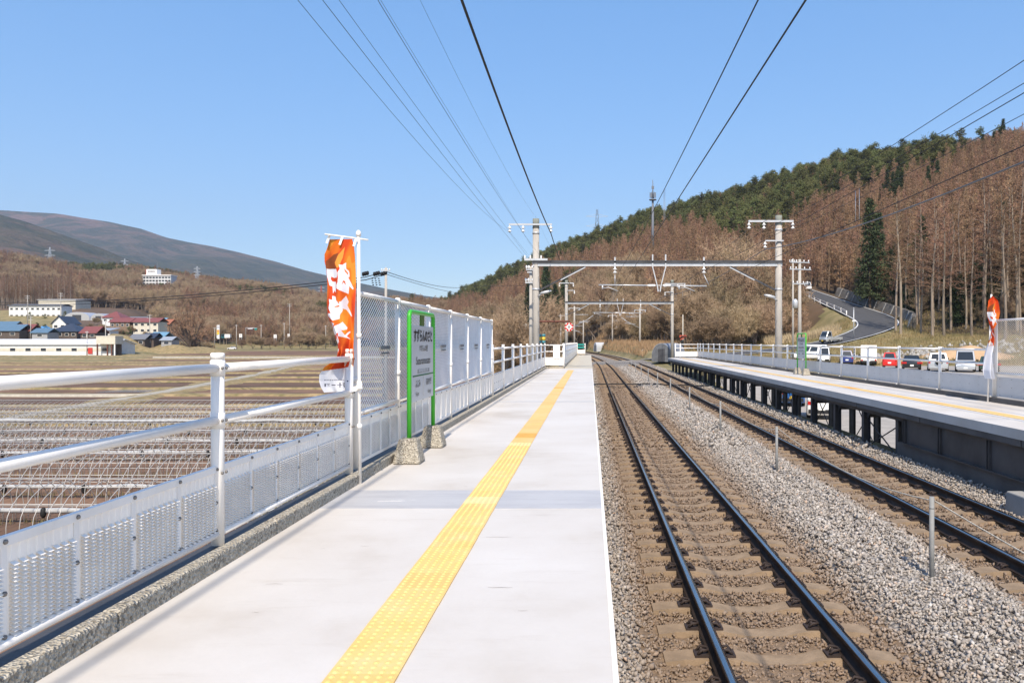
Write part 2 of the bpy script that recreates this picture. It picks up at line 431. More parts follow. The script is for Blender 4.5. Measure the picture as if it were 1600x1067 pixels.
mat("reed", (0.46, 0.36, 0.22), 0.9, 0.3, 0.7)
mat("leaf_litter", (0.135, 0.085, 0.05), 0.95, col2=(0.075, 0.055, 0.03), vscale=0.12, bump=0.8, bscale=1.5, detail=10)
mat("far_wood_floor", (0.15, 0.095, 0.062), 0.95, col2=(0.085, 0.06, 0.04), vscale=0.05, bump=0.8, bscale=0.5, detail=10)
mat("path_gravel", (0.37, 0.335, 0.27), 0.95, 0.15, 2.0, 0.3, 12)
mat("orange_sand", (0.47, 0.31, 0.18), 0.95, 0.15, 0.8, 0.3, 5)
mat("rubble_stone", (0.33, 0.31, 0.28), 0.95, 0.4, 1.0, 0.4, 5)

# ---------------------------------------------------------------- ground sheet
def axis_lines(segs):
    out = []
    for a, b, st in segs:
        n = max(1, int(round((b - a) / st))); out += list(np.linspace(a, b, n, endpoint=False))
    out.append(segs[-1][1]); return np.array(out)
gx = axis_lines([(-1100, -400, 25), (-400, -120, 8), (-120, -40, 3), (-40, -13, 1.5), (-13, -2.6, 0.5), (-2.6, -2.55, 0.05), (-2.55, 10, 0.4), (10, 75, 1.5), (75, 200, 5), (200, 600, 25)])
gy = axis_lines([(-30, 110, 2.0), (110, 260, 2.5), (260, 520, 6), (520, 1300, 15)])
GX, GY = np.meshgrid(gx, gy)
GZ = ground(GX, GY)
nx, ny = len(gx), len(gy)
ii, jj = np.meshgrid(np.arange(nx - 1), np.arange(ny - 1))
q = (jj * nx + ii).ravel()
GF = np.stack([q, q + 1, q + nx + 1, q + nx], 1)
cx = (GX[:-1, :-1] + GX[1:, 1:]).ravel() / 2; cy = (GY[:-1, :-1] + GY[1:, 1:]).ravel() / 2
cxs = cx + curve(cy); U, T_ = hill_t(cx, cy)
mi = np.zeros(len(cx), int)                                     # 0 soil 1 meadow 2 leaf litter 3 lot 4 far wood 5 asphalt
mi[cxs > 7.6] = 1
mi[(cxs < -2.6) & (cxs > -15)] = 1
ysr = np.interp(U, [200, 300, 420, 640], [285, 408, 420, 430])
mi[(cxs < -15) & (cy > ysr - 60)] = 1
mi[(cxs < -15) & (cy > np.where(U < 110, 462, ysr + 35))] = 4
mi[(T_ > 0.0) & (U > 640) & (cy > 90)] = 2
mi[(cxs > 10.5) & (cxs < 21) & (cy < 66)] = 5
mi[(cx > 24) & (cx < 60) & (cy > 66) & (cy < 93)] = 3
mi[(cx > 20.9) & (cx < 60) & (cy <= 66) & (cy > 20)] = 3
mi[(cxs > -2.6) & (cxs < 7.6) & (cy < 270)] = 6
gnd = np_mesh("ground", np.stack([GX.ravel(), GY.ravel(), GZ.ravel()], 1), GF,
              [MATS[k] for k in ("soil", "meadow", "leaf_litter", "lot_surface", "far_wood_floor", "asphalt", "ballast_bed")], smooth=True, idx=mi)
tag(gnd, kind="structure")

# ---------------------------------------------------------------- track bed, stones, rails
RAIL_Z = -1.12
def trk(c, Y): return c - float(curve(Y))
SLEEP_Z = RAIL_Z - 0.160
def bed_z(x):
    d = np.minimum(np.abs(x - 1.64), np.abs(x - 5.58))
    return np.where(d < 1.05, -1.335, -1.335 + 0.13 * smooth01((d - 1.05) / 0.45)) - 0.25 * smooth01((x - 7.0) / 0.6)
bxs = np.concatenate([np.linspace(0.05, 7.9, 60)]); bys = axis_lines([(0.5, 60, 0.5), (60, 330, 2.0)])
BX, BY = np.meshgrid(bxs, bys)
BZ = bed_z(BX) + wob(BX, BY, 0.8, 3.0) * 0.018
n1 = len(bxs); ii, jj = np.meshgrid(np.arange(n1 - 1), np.arange(len(bys) - 1)); q = (jj * n1 + ii).ravel()
bcx = (BX[:-1, :-1] + BX[1:, 1:]).ravel() / 2
bidx = ((np.abs(bcx - 1.64) < 1.15) | (np.abs(bcx - 5.58) < 1.0)).astype(int)
tag(np_mesh("trackbed", np.stack([(BX - curve(BY)).ravel(), BY.ravel(), BZ.ravel()], 1), np.stack([q, q + 1, q + n1 + 1, q + n1], 1),
            [MATS["ballast_bed"], MATS["rusty_ballast"]], smooth=True, idx=bidx), kind="structure")

SP = 0.652
sleepers_y = np.arange(1.05, 300, SP)
def stone_field(n, x0, x1, y0, y1, smin, smax, hi):
    x = rng.uniform(x0, x1, n); y = y0 + (y1 - y0) * rng.uniform(0, 1, n)
    ph = np.abs(((y - 1.05) / SP + 0.5) % 1 - 0.5) * SP
    on = (np.minimum(np.abs(x - 1.64), np.abs(x - 5.58)) < 1.03) & (ph < 0.13)
    k = ~on & (np.abs(np.abs(x - 1.64) - 0.566) > 0.07) & (np.abs(np.abs(x - 5.58) - 0.566) > 0.07); x, y = x[k], y[k]; n = len(x)
    s = rng.uniform(smin, smax, n) * np.where(np.minimum(np.abs(x - 1.64), np.abs(x - 5.58)) < 1.05, 0.85, 1.0)
    if True:
        B = np.array([(a, b, c) for a in (-1, 1) for b in (-1, 1) for c in (-1, 1)], float) / 1.35
        F = np.array([(0, 1, 3), (0, 3, 2), (4, 6, 7), (4, 7, 5), (0, 4, 5), (0, 5, 1), (2, 3, 7), (2, 7, 6), (0, 2, 6), (0, 6, 4), (1, 5, 7), (1, 7, 3)])
    elif hi:
        g = (1 + 5 ** 0.5) / 2
        B = np.array([(-1, g, 0), (1, g, 0), (-1, -g, 0), (1, -g, 0), (0, -1, g), (0, 1, g), (0, -1, -g), (0, 1, -g), (g, 0, -1), (g, 0, 1), (-g, 0, -1), (-g, 0, 1)]) / 1.9
        F = np.array([(0, 11, 5), (0, 5, 1), (0, 1, 7), (0, 7, 10), (0, 10, 11), (1, 5, 9), (5, 11, 4), (11, 10, 2), (10, 7, 6), (7, 1, 8),
                      (3, 9, 4), (3, 4, 2), (3, 2, 6), (3, 6, 8), (3, 8, 9), (4, 9, 5), (2, 4, 11), (6, 2, 10), (8, 6, 7), (9, 8, 1)])
    else:
        B = np.array([(1, 0, 0), (-1, 0, 0), (0, 1, 0), (0, -1, 0), (0, 0, 1), (0, 0, -1)], float)
        F = np.array([(0, 2, 4), (2, 1, 4), (1, 3, 4), (3, 0, 4), (2, 0, 5), (1, 2, 5), (3, 1, 5), (0, 3, 5)])
    m = len(B)
    P = B[None] * (1 + rng.uniform(-0.62, 0.30, (n, m, 1))) + rng.normal(0, 0.20, (n, m, 3))
    P = P * rng.uniform(0.5, 1.35, (n, 1, 3))
    qn = rng.normal(size=(n, 4)); qn /= np.linalg.norm(qn, axis=1, keepdims=True)
    w, a, b, c = qn.T
    R = np.stack([1 - 2 * (b * b + c * c), 2 * (a * b - c * w), 2 * (a * c + b * w), 2 * (a * b + c * w), 1 - 2 * (a * a + c * c), 2 * (b * c - a * w),
                  2 * (a * c - b * w), 2 * (b * c + a * w), 1 - 2 * (a * a + b * b)], 1).reshape(n, 3, 3)
    P = np.einsum('nij,nmj->nmi', R, P) * (s * 0.5)[:, None, None]
    z = bed_z(x) + rng.uniform(-0.015, 0.05, n) * (s / 0.05)
    P += np.stack([x, y, z], 1)[:, None, :]
    return P.reshape(-1, 3), (F[None] + (np.arange(n) * m)[:, None, None]).reshape(-1, 3)
v1, f1 = stone_field(52000, 0.14, 7.2, 2.9, 9.5, 0.020, 0.048, True)
v2, f2 = stone_field(60000, 0.14, 7.3, 9.5, 20, 0.027, 0.056, False)
v3, f3 = stone_field(34000, 0.14, 7.4, 20, 44, 0.05, 0.09, False)
v4, f4 = stone_field(26000, 0.14, 7.4, 44, 84, 0.06, 0.10, False)
tag(np_mesh("gravel", np.concatenate([v1, v2, v3, v4]), np.concatenate([f1, f2 + len(v1), f3 + len(v1) + len(v2), f4 + len(v1) + len(v2) + len(v3)]), MATS["ballast_stone"]), kind="stuff")

RP = [(-0.034, 0), (0.034, 0), (0.037, -0.012), (0.034, -0.037), (0.009, -0.05), (0.009, -0.128), (0.06, -0.141), (0.06, -0.153),
      (-0.06, -0.153), (-0.06, -0.141), (-0.009, -0.128), (-0.009, -0.05), (-0.034, -0.037), (-0.037, -0.012)]
def rail_mesh(c, ys):
    nP = len(RP); V = []; F = []; I = []
    for y in ys:
        for (a, h) in RP: V.append((c + a - float(curve(y)), y, RAIL_Z + h))
    for i in range(len(ys) - 1):
        for j in range(nP):
            j2 = (j + 1) % nP
            F.append((i * nP + j, (i + 1) * nP + j, (i + 1) * nP + j2, i * nP + j2)); I.append(0 if j in (0,) else 1)
    return V, F, I
rail_ys = list(np.arange(0.5, 75, 5)) + list(np.arange(75, 300, 4))
def sleeper_mb():
    m = MB()
    prof = [(-1.0, -0.02), (-0.83, 0.0), (-0.36, 0.0), (-0.16, -0.045), (0.16, -0.045), (0.36, 0.0), (0.83, 0.0), (1.0, -0.02)]
    for i in range(len(prof) - 1):
        (x0, z0), (x1, z1) = prof[i], prof[i + 1]
        vs = []
        for (x, z) in ((x0, z0), (x1, z1)):
            w = 0.10 if abs(x) < 0.3 else 0.115
            vs += [(x, -w, z), (x, w, z), (x, w + 0.03, z - 0.16), (x, -w - 0.03, z - 0.16)]
        fs = [(0, 4, 5, 1), (1, 5, 6, 2), (3, 7, 4, 0)]
        if i == 0: fs.append((0, 1, 2, 3))
        if i == len(prof) - 2: fs.append((7, 6, 5, 4))
        m.add(vs, fs)
    return m
def clip_mb(s):
    m = MB()
    m.box((s * 0.115, 0, 0.010), (0.12, 0.15, 0.02))
    m.tube([(s * 0.15, -0.05, 0.02), (s * 0.115, -0.055, 0.06), (s * 0.06, -0.03, 0.05), (s * 0.055, 0.03, 0.05), (s * 0.115, 0.055, 0.06), (s * 0.15, 0.05, 0.02)], 0.013, 5)
    m.lathe([(0.016, 0.02), (0.016, 0.055), (0.008, 0.062)], (s * 0.115, 0, 0), 6)
    return m
sl0 = clips0 = None
def build_track(c, label):
    global sl0, clips0
    t = thing("railway_track", label, "railway track", (c, 0, RAIL_Z))
    for s in (-0.566, 0.566):
        V, F, I = rail_mesh(c + s, rail_ys)
        np_mesh("rail", V, F, [MATS["rail_top"], MATS["rail_side"]], t, world=True, idx=I)
    for k, y in enumerate(sleepers_y[3:103]):
        if sl0 is None:
            sl = sleeper_mb().build("sleeper", MATS["sleeper_concrete"], t); sl0 = sl
            clips0 = []
            for cc in (-0.566, 0.566):
                for s in (-1, 1):
                    m = clip_mb(s); cl = m.build("rail_clip", MATS["rail_clip"], sl); cl.location = (cc, 0, 0.0); clips0.append(cl)
        else:
            sl = sl0.copy(); COL.objects.link(sl); sl.parent = t
            if k < 60:
                for q_ in clips0:
                    d = q_.copy(); COL.objects.link(d); d.parent = sl
        sl.location = (trk(c, y) - c, y, SLEEP_Z - RAIL_Z)
    m = MB(); base = sleeper_mb()
    for y in sleepers_y[103:]:
        off = trk(c, y) - c
        m.add([(v[0] + off, v[1] + y, v[2] + SLEEP_Z - RAIL_Z) for v in base.V], base.F)
    tag(m.build("sleeper_row", MATS["sleeper_concrete"], t), kind="stuff")
build_track(1.64, "railway track beside the left platform edge, dark rails on tan concrete sleepers")
build_track(5.58, "railway track beside the right steel platform, dark rails in pale gravel")

# posts with a sagging rope between the two tracks
post_ys = [8.85, 16.2, 23.2, 30.4, 37.6, 44.8, 52, 59.2, 66.4, 73.6]
p0 = None
POST_X = 3.78
for i, y in enumerate(post_ys):
    if p0 is None:
        m = MB(); m.tube([(0, 0, -0.15), (0, 0, 0.93)], 0.027, 10); m.lathe([(0.029, 0.80), (0.029, 0.815)], n=10)
        p0 = m.build("marker_post", mat("weathered_zinc", (0.25, 0.25, 0.24), 0.7, 0.2, 6)); o = p0
        tag(o, "nearest grey steel post in the gravel between the tracks", "post", "grey posts between the two tracks")
    else:
        o = p0.copy(); COL.objects.link(o)
        nth = ["second", "third", "fourth", "fifth", "sixth", "seventh", "eighth", "ninth", "tenth"][i - 1]
        o["label"] = f"thin grey post between the tracks, {nth} in the row from the camera"
    o.location = (trk(POST_X, y), y, -1.22)
m = MB(); pts = []
for a, b in zip([1.6] + post_ys[:-1], post_ys):
    for k in range(10):
        t = k / 10; pts.append((trk(POST_X, a + (b - a) * t) + 0.04 + 0.5 * 4 * t * (1 - t) * (0.4 if a < 3 else 0.25), a + (b - a) * t, -0.34 - 0.24 * 4 * t * (1 - t)))
m.tube(pts, 0.008, 5)
tag(m.build("rope", MATS["rope_pale"]), "pale rope sagging from post to post between the tracks", "rope")
m = MB(); m.tube([(0.2 + 7.0 * t, 48.6 + 0.5 * math.sin(t * 5) - 1.2 * t, -1.10 + (0.0 if abs(t - 0.5) < 0.1 else -0.04)) for t in np.linspace(0, 1, 24)], 0.035, 6)
tag(m.build("cable", MATS["black_rubber"]), "black hose lying across both tracks", "cable")
# ---------------------------------------------------------------- left platform
P_EDGE, K_IN, K_OUT, FX = 0.122, -2.315, -2.405, -2.43
P_END, N_END, NX = 43.0, 88.0, -1.40
t = thing("station_platform", "left platform with white painted floor and yellow tactile strip", "platform", (-1.1, 0, 0))
m = MB(); m.box2((-2.32, -12, -0.30), (P_EDGE, P_END, 0)); m.build("floor_slab", MATS["platform_paint"], t, world=True)
m = MB(); m.box2((NX - 0.1, P_END, -0.30), (P_EDGE, N_END, -0.006)); m.build("bare_floor_slab", MATS["platform_bare"], t, world=True)
m = MB(); m.box2((-2.25, -12, -1.6), (-0.05, N_END, -0.302)); m.build("retaining_wall", MATS["dark_concrete"], t, world=True)
m = MB()
y = -12.0
while y < P_END:
    y2 = min(y + 1.99, P_END); m.box2((K_OUT, y, -0.3), (K_IN, y2 - 0.008, 0.10)); y = y2 + 0.002
m.box2((K_OUT, P_END, -0.3), (NX, P_END + 0.1, 0.10)); m.box2((NX - 0.1, P_END + 0.1, -0.3), (NX - 0.01, N_END, 0.10))
kb = m.build("kerb", MATS["rough_concrete"], t, world=True); bevel(kb, 0.012, 2)
m = MB(); m.box2((-2.535, -12, -0.35), (K_OUT - 0.002, P_END, 0.082)); m.build("edge_beam", MATS["dark_steel"], t, world=True)  # ledge behind the kerb; its near-black colour stands in for the fence's shade
m = MB(); m.box2((P_EDGE - 0.024, -12, 0.0), (P_EDGE - 0.002, P_END, 0.004)); m.build("edge_line", MATS["white_paint"], t, world=True)
m = MB()
for ya, yb in ((6.82, 7.66),): m.box2((K_IN + 0.003, ya, 0), (P_EDGE - 0.002, yb, 0.003))
m.build("grey_paint_band", MATS["worn_grey_paint"], t, world=True)
m = MB()
for yc in (18.9, 27.8, 37.2): m.box2((K_IN + 0.003, yc, 0), (P_EDGE - 0.002, yc + 0.10, 0.003)); m.box2((K_IN + 0.003, yc + 0.17, 0), (P_EDGE - 0.002, yc + 0.29, 0.003))
m.build("expansion_joint", MATS["worn_grey_paint"], t, world=True)
# thin cracks in the paint
m = MB()
for _ in range(30):
    y = 4.2 * math.exp(random.random() * 1.6); x = random.uniform(-2.1, 0.05); ln = random.uniform(0.03, 0.35) * .6
    if -1.15 < x + ln / 2 < -0.8 or -1.15 < x < -0.8 or x + ln > 0.08: continue
    n = 5; w = random.uniform(0.0012, 0.0025); a = [(x + ln * i / n, y + random.uniform(-.004, .004)) for i in range(n + 1)]
    for i in range(n):
        ww = w * (1 - abs(i - n / 2 + .5) / n); m.add([(a[i][0], a[i][1], 0.0022), (a[i + 1][0], a[i + 1][1], 0.0022), (a[i + 1][0], a[i + 1][1] + ww * 2, 0.0022), (a[i][0], a[i][1] + ww * 2, 0.0022)], [(0, 1, 2, 3)])
m.build("paint_crack", mat("crack_brown", (0.30, 0.25, 0.20), 0.9), t, world=True)
def tile_strip(x0, y0, y1, parent, flip=1, detail=11.0):
    """tactile tiles: 0.3 m squares with raised domes near the camera"""
    MT = {"tactile_tile": "yellow_tile", "orange_tactile_tile": "orange_tile", "pale_tactile_tile": "pale_yellow_tile"}
    y = y0; g = None; kind = None
    while y < y1:
        orange = (y > 11.6 and y < 12.3) or (y > 24.2 and y < 24.9) or (y > 8.9 and y < 9.1)
        pale = (y > 10.7 and y < 11.1) or (y > 6.8 and y < 7.2)
        k2 = "orange_tactile_tile" if orange else "pale_tactile_tile" if pale else "tactile_tile"
        if k2 != kind:
            if g is not None: g.build(kind, MATS[MT[kind]], parent, world=True)
            g = MB(); kind = k2
        tl = random.uniform(-0.0015, 0.0015); gap = 0.004 if random.random() < .75 else 0.009
        g.box2((x0 + tl, y + gap / 2, 0.0), (x0 + 0.30 + tl, y + 0.30 - gap / 2, 0.009))
        if y < detail:
            for a in range(6):
                for b in range(6):
                    cx_, cy_ = x0 + 0.025 + a * 0.05 + tl, y + 0.025 + b * 0.05
                    r0, r1 = 0.0165, 0.009
                    vs = [(cx_ + r * math.cos(k * math.pi / 3), cy_ + r * math.sin(k * math.pi / 3), h) for r, h in ((r0, 0.009), (r1, 0.0145)) for k in range(6)]
                    g.add(vs, [(k, (k + 1) % 6, 6 + (k + 1) % 6, 6 + k) for k in range(6)] + [tuple(range(6, 12))])
        y += 0.30
    g.build(kind, MATS[MT[kind]], parent, world=True)
tile_strip(-1.115, -2, 40.2, t)

# ---------------------------------------------------------------- railings
def bolt(m, x, y, z, s=1): m.lathe([(0.011, 0), (0.011, 0.008 * s), (0.005, 0.012 * s)], (x, y, z), 6, 'x')
def louvre_panel(m, x, y0, y1, z0, z1, fine):
    """punched sheet: vertical ribs, louvre slots in the lower part, plain sheet above"""
    n = max(3, int((y1 - y0) / 0.05)); dy = (y1 - y0) / n
    zt = z1 - 0.07
    for i in range(n):
        a = y0 + i * dy; b = a + dy
        rw = dy * 0.38
        m.add([(x, a, z0), (x, a + rw, z0), (x, a + rw, z1), (x, a, z1)], [(0, 1, 2, 3)])
        # louvre column standing slightly proud
        m.add([(x, a + rw, zt), (x + 0.006, a + rw + 0.005, zt), (x + 0.006, b - 0.005, zt), (x, b, zt), (x, a + rw, z1), (x + .006, a + rw + .005, z1), (x + .006, b - .005, z1), (x, b, z1)],
              [(0, 1, 5, 4), (1, 2, 6, 5), (2, 3, 7, 6)])
        if not fine:
            m.add([(x, a + rw, z0), (x + 0.006, a + rw + 0.005, z0), (x + 0.006, b - 0.005, z0), (x, b, z0), (x, a + rw, zt), (x + .006, a + rw + .005, zt), (x + .006, b - .005, zt), (x, b, zt)],
                  [(0, 1, 5, 4), (1, 2, 6, 5), (2, 3, 7, 6)])
            continue
        m.add([(x - 0.004, a + rw, z0), (x - 0.004, b, z0), (x - 0.004, b, zt), (x - 0.004, a + rw, zt)], [(0, 1, 2, 3)])
        k = int((zt - z0) / 0.0165); dz = (zt - z0) / k
        for j in range(k):
            za = z0 + j * dz
            m.add([(x + 0.024, a + rw, za), (x + 0.024, b, za), (x + 0.003, b, za + dz * 0.64), (x + 0.003, a + rw, za + dz * 0.64), (x + 0.0, b, za + dz), (x + 0.0, a + rw, za + dz)], [(0, 1, 2, 3), (3, 2, 4, 5)])
def post_mb(h=1.24):
    m = MB(); m.tube([(0, 0, 0), (0, 0, h)], 0.041, 14); m.lathe([(0.044, h - 0.03), (0.044, h + 0.004), (0.034, h + 0.010)], n=14)
    for z in (0.81, 1.15): m.lathe([(0.046, z - 0.05), (0.046, z + 0.05)], n=14)
    return m
def railing(root, posts, x, sub=6, fine_to=9.0, base=0.10, along='y', panels=True, mid=True):
    """tube posts, two rails, framed louvre panels below; runs along y at x"""
    pm = None
    for i, y in enumerate(posts):
        if pm is None: pm = post_mb().build("post", MATS["white_paint"], root); o = pm
        else: o = pm.copy(); COL.objects.link(o); o.parent = root
        o.location = Vector((x, y, base)) - root_offset(root)
        if y < 9 and y > 0:
            b = MB()
            for z in (0.81, 1.15, 0.47): 
                for s in (-1, 1): bolt(b, 0.040, s * 0.028, z)
            b.build("bolt", MATS["steel_bolt"], o)
    for i in range(len(posts) - 1):
        a, b = posts[i], posts[i + 1]
        for z, r in ((1.15, 0.03), (0.81, 0.03)):
            m = MB(); m.tube([(x, a + 0.03, base + z), (x, b - 0.03, base + z)], r, 12); m.build("rail", MATS["white_paint"], root, world=True)
        if panels:
            n = sub; fr = MB(); fr.box2((x - 0.02, a + 0.03, base + 0.475), (x + 0.012, b - 0.03, base + 0.515)); fr.tube([(x + 0.005, a + 0.03, base + 0.072), (x + 0.005, b - 0.03, base + 0.072)], 0.024, 8)
            for k in range(n + 1):
                y = a + 0.035 + (b - a - 0.07) * k / n; w = 0.018
                fr.box2((x - 0.012, y - w, base + 0.09), (x + 0.008, y + w, base + 0.476))
            f = fr.build("panel_frame", MATS["white_paint"], root, world=True)
            if a < 20:
                bo = MB()
                for k in range(n + 1):
                    y = a + 0.035 + (b - a - 0.07) * k / n
                    for z in (0.495, 0.28, 0.10): bolt(bo, x + (0.012 if z > 0.4 else 0.008), y, base + z)
                bo.build("bolt", MATS["steel_bolt"], f, world=True)
            for k in range(n):
                y0 = a + 0.035 + (b - a - 0.07) * k / n + 0.02; y1 = a + 0.035 + (b - a - 0.07) * (k + 1) / n - 0.02
                pn = MB(); louvre_panel(pn, x, y0, y1, base + 0.092, base + 0.474, a < fine_to); pn.build("louvre_panel", MATS["white_panel"], root, world=True)
rt = thing("railing", "white tube railing with louvre panels nearest the camera, left of the orange banner", "railing", (FX, 2.3, 0))
railing(rt, [-3.5, -0.6, 2.33, 5.22, 8.06], FX)
rt = thing("railing", "white railing beyond the mesh fence, running to the cross railing", "railing", (FX, 19.8, 0))
railing(rt, [19.85, 22.35, 25.2, 28.1, 30.9, 33.8, 36.7, 39.6, 42.9], FX, fine_to=0)

# tall mesh fence
MY = [8.32, 10.1, 12.0, 13.9, 15.8, 17.7, 19.7]
rt = thing("mesh_fence", "tall white expanded metal fence behind the station name board", "fence", (FX, 8.32, 0))
def mesh_panel(root, x, y0, y1, z0, z1, depth=0.007, sw=0.0038):
    """diamond lattice of flat strands"""
    m = MB(); W, H = y1 - y0, z1 - z0; py, pz = 0.085, 0.050
    sl = pz / py; V = []; F = []
    for sgn in (1, -1):
        n = int((W + H / sl) / py) + 2
        for i in range(-1, n):
            # line y = ya + t, z = z0 + sl*t (mirrored for sgn -1)
            ya = -H / sl + i * py
            t0 = max(0, -ya); t1 = min(H / sl, W - ya)
            if t1 - t0 < 0.01: continue
            p = [(ya + t0, sl * t0), (ya + t1, sl * t1)]
            if sgn < 0: p = [(W - a, b) for a, b in p]
            (a0, b0), (a1, b1) = p
            dx, dz = a1 - a0, b1 - b0; L_ = math.hypot(dx, dz); wx, wz = (-dz / L_ * sw, dx / L_ * sw) if dx < 0 else (dz / L_ * sw, -dx / L_ * sw)
            b_ = len(V); xo = x + 0.004 * sgn
            V += [(xo - depth / 2, y0 + a0 - wx, z0 + b0 - wz), (xo + depth / 2, y0 + a0 + wx, z0 + b0 + wz), (xo + depth / 2, y0 + a1 + wx, z0 + b1 + wz), (xo - depth / 2, y0 + a1 - wx, z0 + b1 - wz)]
            F.append((b_, b_ + 1, b_ + 2, b_ + 3))
    m.add(V, F); return m.build("mesh_panel", MATS["white_panel"], root, world=True)
pm = None
for i, y in enumerate(MY):
    m = MB(); m.tube([(0, 0, 0.10), (0, 0, 1.95)], 0.034, 12); m.lathe([(0.04, 1.90), (0.04, 1.955), (0.025, 1.975)], n=12); m.lathe([(0.041, 1.0), (0.041, 1.06)], n=12)
    m.bar((0.03, -0.02, 1.86), (0.03, -0.12, 1.86), 0.012, 0.05)
    o = m.build("post", MATS["white_paint"], rt); o.location = (0, y - 8.32, 0)
for a, b in zip(MY[:-1], MY[1:]):
    for z in (1.93, 0.68):
        m = MB(); m.tube([(FX, a, z), (FX, b, z)], 0.026, 10); m.build("rail", MATS["white_paint"], rt, world=True)
    mesh_panel(rt, FX - 0.005, a + 0.04, b - 0.04, 0.70, 1.91)
    m = MB(); m.box2((FX - 0.03, a + 0.04, 0.59), (FX + 0.022, b - 0.04, 0.625)); m.box2((FX - 0.015, a + 0.04, 0.15), (FX + 0.022, b - 0.04, 0.185))
    for k in range(5): m.box2((FX, a + 0.05 + (b - a - .1) * k / 4 - 0.016, 0.185), (FX + 0.024, a + 0.05 + (b - a - .1) * k / 4 + 0.016, 0.59))
    f = m.build("panel_frame", MATS["white_paint"], rt, world=True)
    bo = MB()
    for k in range(5): bolt(bo, FX + 0.023, a + 0.05 + (b - a - .1) * k / 4, 0.605)
    bo.build("bolt", MATS["steel_bolt"], f, world=True)
    for k in range(4):
        y0 = a + 0.05 + (b - a - .1) * k / 4 + 0.016; y1 = a + 0.05 + (b - a - .1) * (k + 1) / 4 - 0.016
        pn = MB(); louvre_panel(pn, FX, y0, y1, 0.185, 0.59, a < 11); pn.build("louvre_panel", MATS["white_panel"], rt, world=True)
    m = MB(); yc = a + (b - a) * 0.62; m.box2((FX + 0.012, yc - 0.22, 1.335), (FX + 0.02, yc + 0.22, 1.375)); m.box2((FX + 0.012, yc - 0.16, 1.28), (FX + 0.017, yc + 0.2, 1.30))
    m.build("name_strip", mat("grey_strip", (0.20, 0.20, 0.20), 0.6), rt, world=True)

# cross railing at the end of the wide part (faces the camera)
def cross_railing(x0, x1, y, base, label, board=None, teal=False, posts=(0, 1), solid=True, top=1.15):
    r = thing("end_railing", label, "railing", ((x0 + x1) / 2, y, base))
    for k in posts:
        m = MB(); x = x0 + (x1 - x0) * k; m.tube([(x, y, base), (x, y, base + top + 0.06)], 0.04, 10); m.lathe([(0.046, base + top + 0.05), (0.03, base + top + 0.09)], (x, y, 0), 10); m.build("post", MATS["white_paint"], r, world=True)
    for z in (top, 0.81):
        m = MB(); m.tube([(x0, y, base + z), (x1, y, base + z)], 0.03, 8); m.build("rail", MATS["white_paint"], r, world=True)
    m = MB(); m.box2((x0 + 0.03, y - 0.01, base + 0.07), (x1 - 0.03, y + 0.02, base + 0.50)); m.build("panel", MATS["white_panel"], r, world=True)
    if board:
        m = MB(); m.box2((board[0], y - 0.055, base + 0.44), (board[1], y - 0.035, base + 1.12)); m.build("notice_board", MATS["white_paint"], r, world=True)
    if teal:
        for z in (0.68, 0.98):
            m = MB(); m.box2((x0 + 0.02, y - 0.05, base + z), (x1 - 0.10, y - 0.035, base + z + 0.20)); m.build("teal_plate", mat("teal", (0.02, 0.22, 0.19), 0.5), r, world=True)
    return r
cross_railing(FX, NX, 42.98, 0.10, "white end railing with a blank board, across the wide part of the left platform", board=(-1.98, -1.62))
rt = thing("railing", "white railing along the narrow bare end of the left platform", "railing", (NX - 0.05, 43, 0))
railing(rt, list(np.linspace(43.1, N_END, 17)), NX - 0.05, fine_to=0, sub=3)
cross_railing(NX, -0.55, N_END, 0.05, "white end panel with two teal plates at the far tip of the left platform", teal=True)
# ---------------------------------------------------------------- right platform on steel legs
RE, RK = 6.98, 9.48
t = thing("station_platform", "right platform on dark steel legs with white floor and yellow strip", "platform", (8.2, 40, 0))
m = MB(); m.box2((RE, 5, -0.17), (RK + 0.02, 71.8, 0)); m.build("floor_slab", MATS["platform_paint"], t, world=True)
m = MB()
y = 5.0
while y < 71.8:
    y2 = min(y + 3.98, 71.8)
    if 15.6 < y2 < 17.2: pass
    m.box2((RE + 0.012, y, -0.29), (RE + 0.10, y2 - 0.02, -0.03)); y = y2 + 0.02
m.box2((RE + 0.11, 5, -0.29), (RK + 0.1, 71.7, -0.171))
eb = m.build("edge_beam", MATS["dark_concrete"], t, world=True); bevel(eb, 0.008, 1)
m = MB(); m.box2((RK, 5, -0.2), (RK + 0.12, 71.8, 0.11)); m.build("kerb", MATS["dark_concrete"], t, world=True)
m = MB(); m.box2((7.72, 5, 0), (7.78, 71, 0.003)); m.box2((8.42, 5, 0), (8.47, 71, 0.003))
for yc in (14.6, 24.5, 34.2, 46, 58): m.box2((RE + 0.03, yc, 0), (RK - 0.01, yc + 0.14, 0.0035))
m.build("expansion_joint", MATS["worn_grey_paint"], t, world=True)
tile_strip(7.90, 8, 70, t, detail=0)
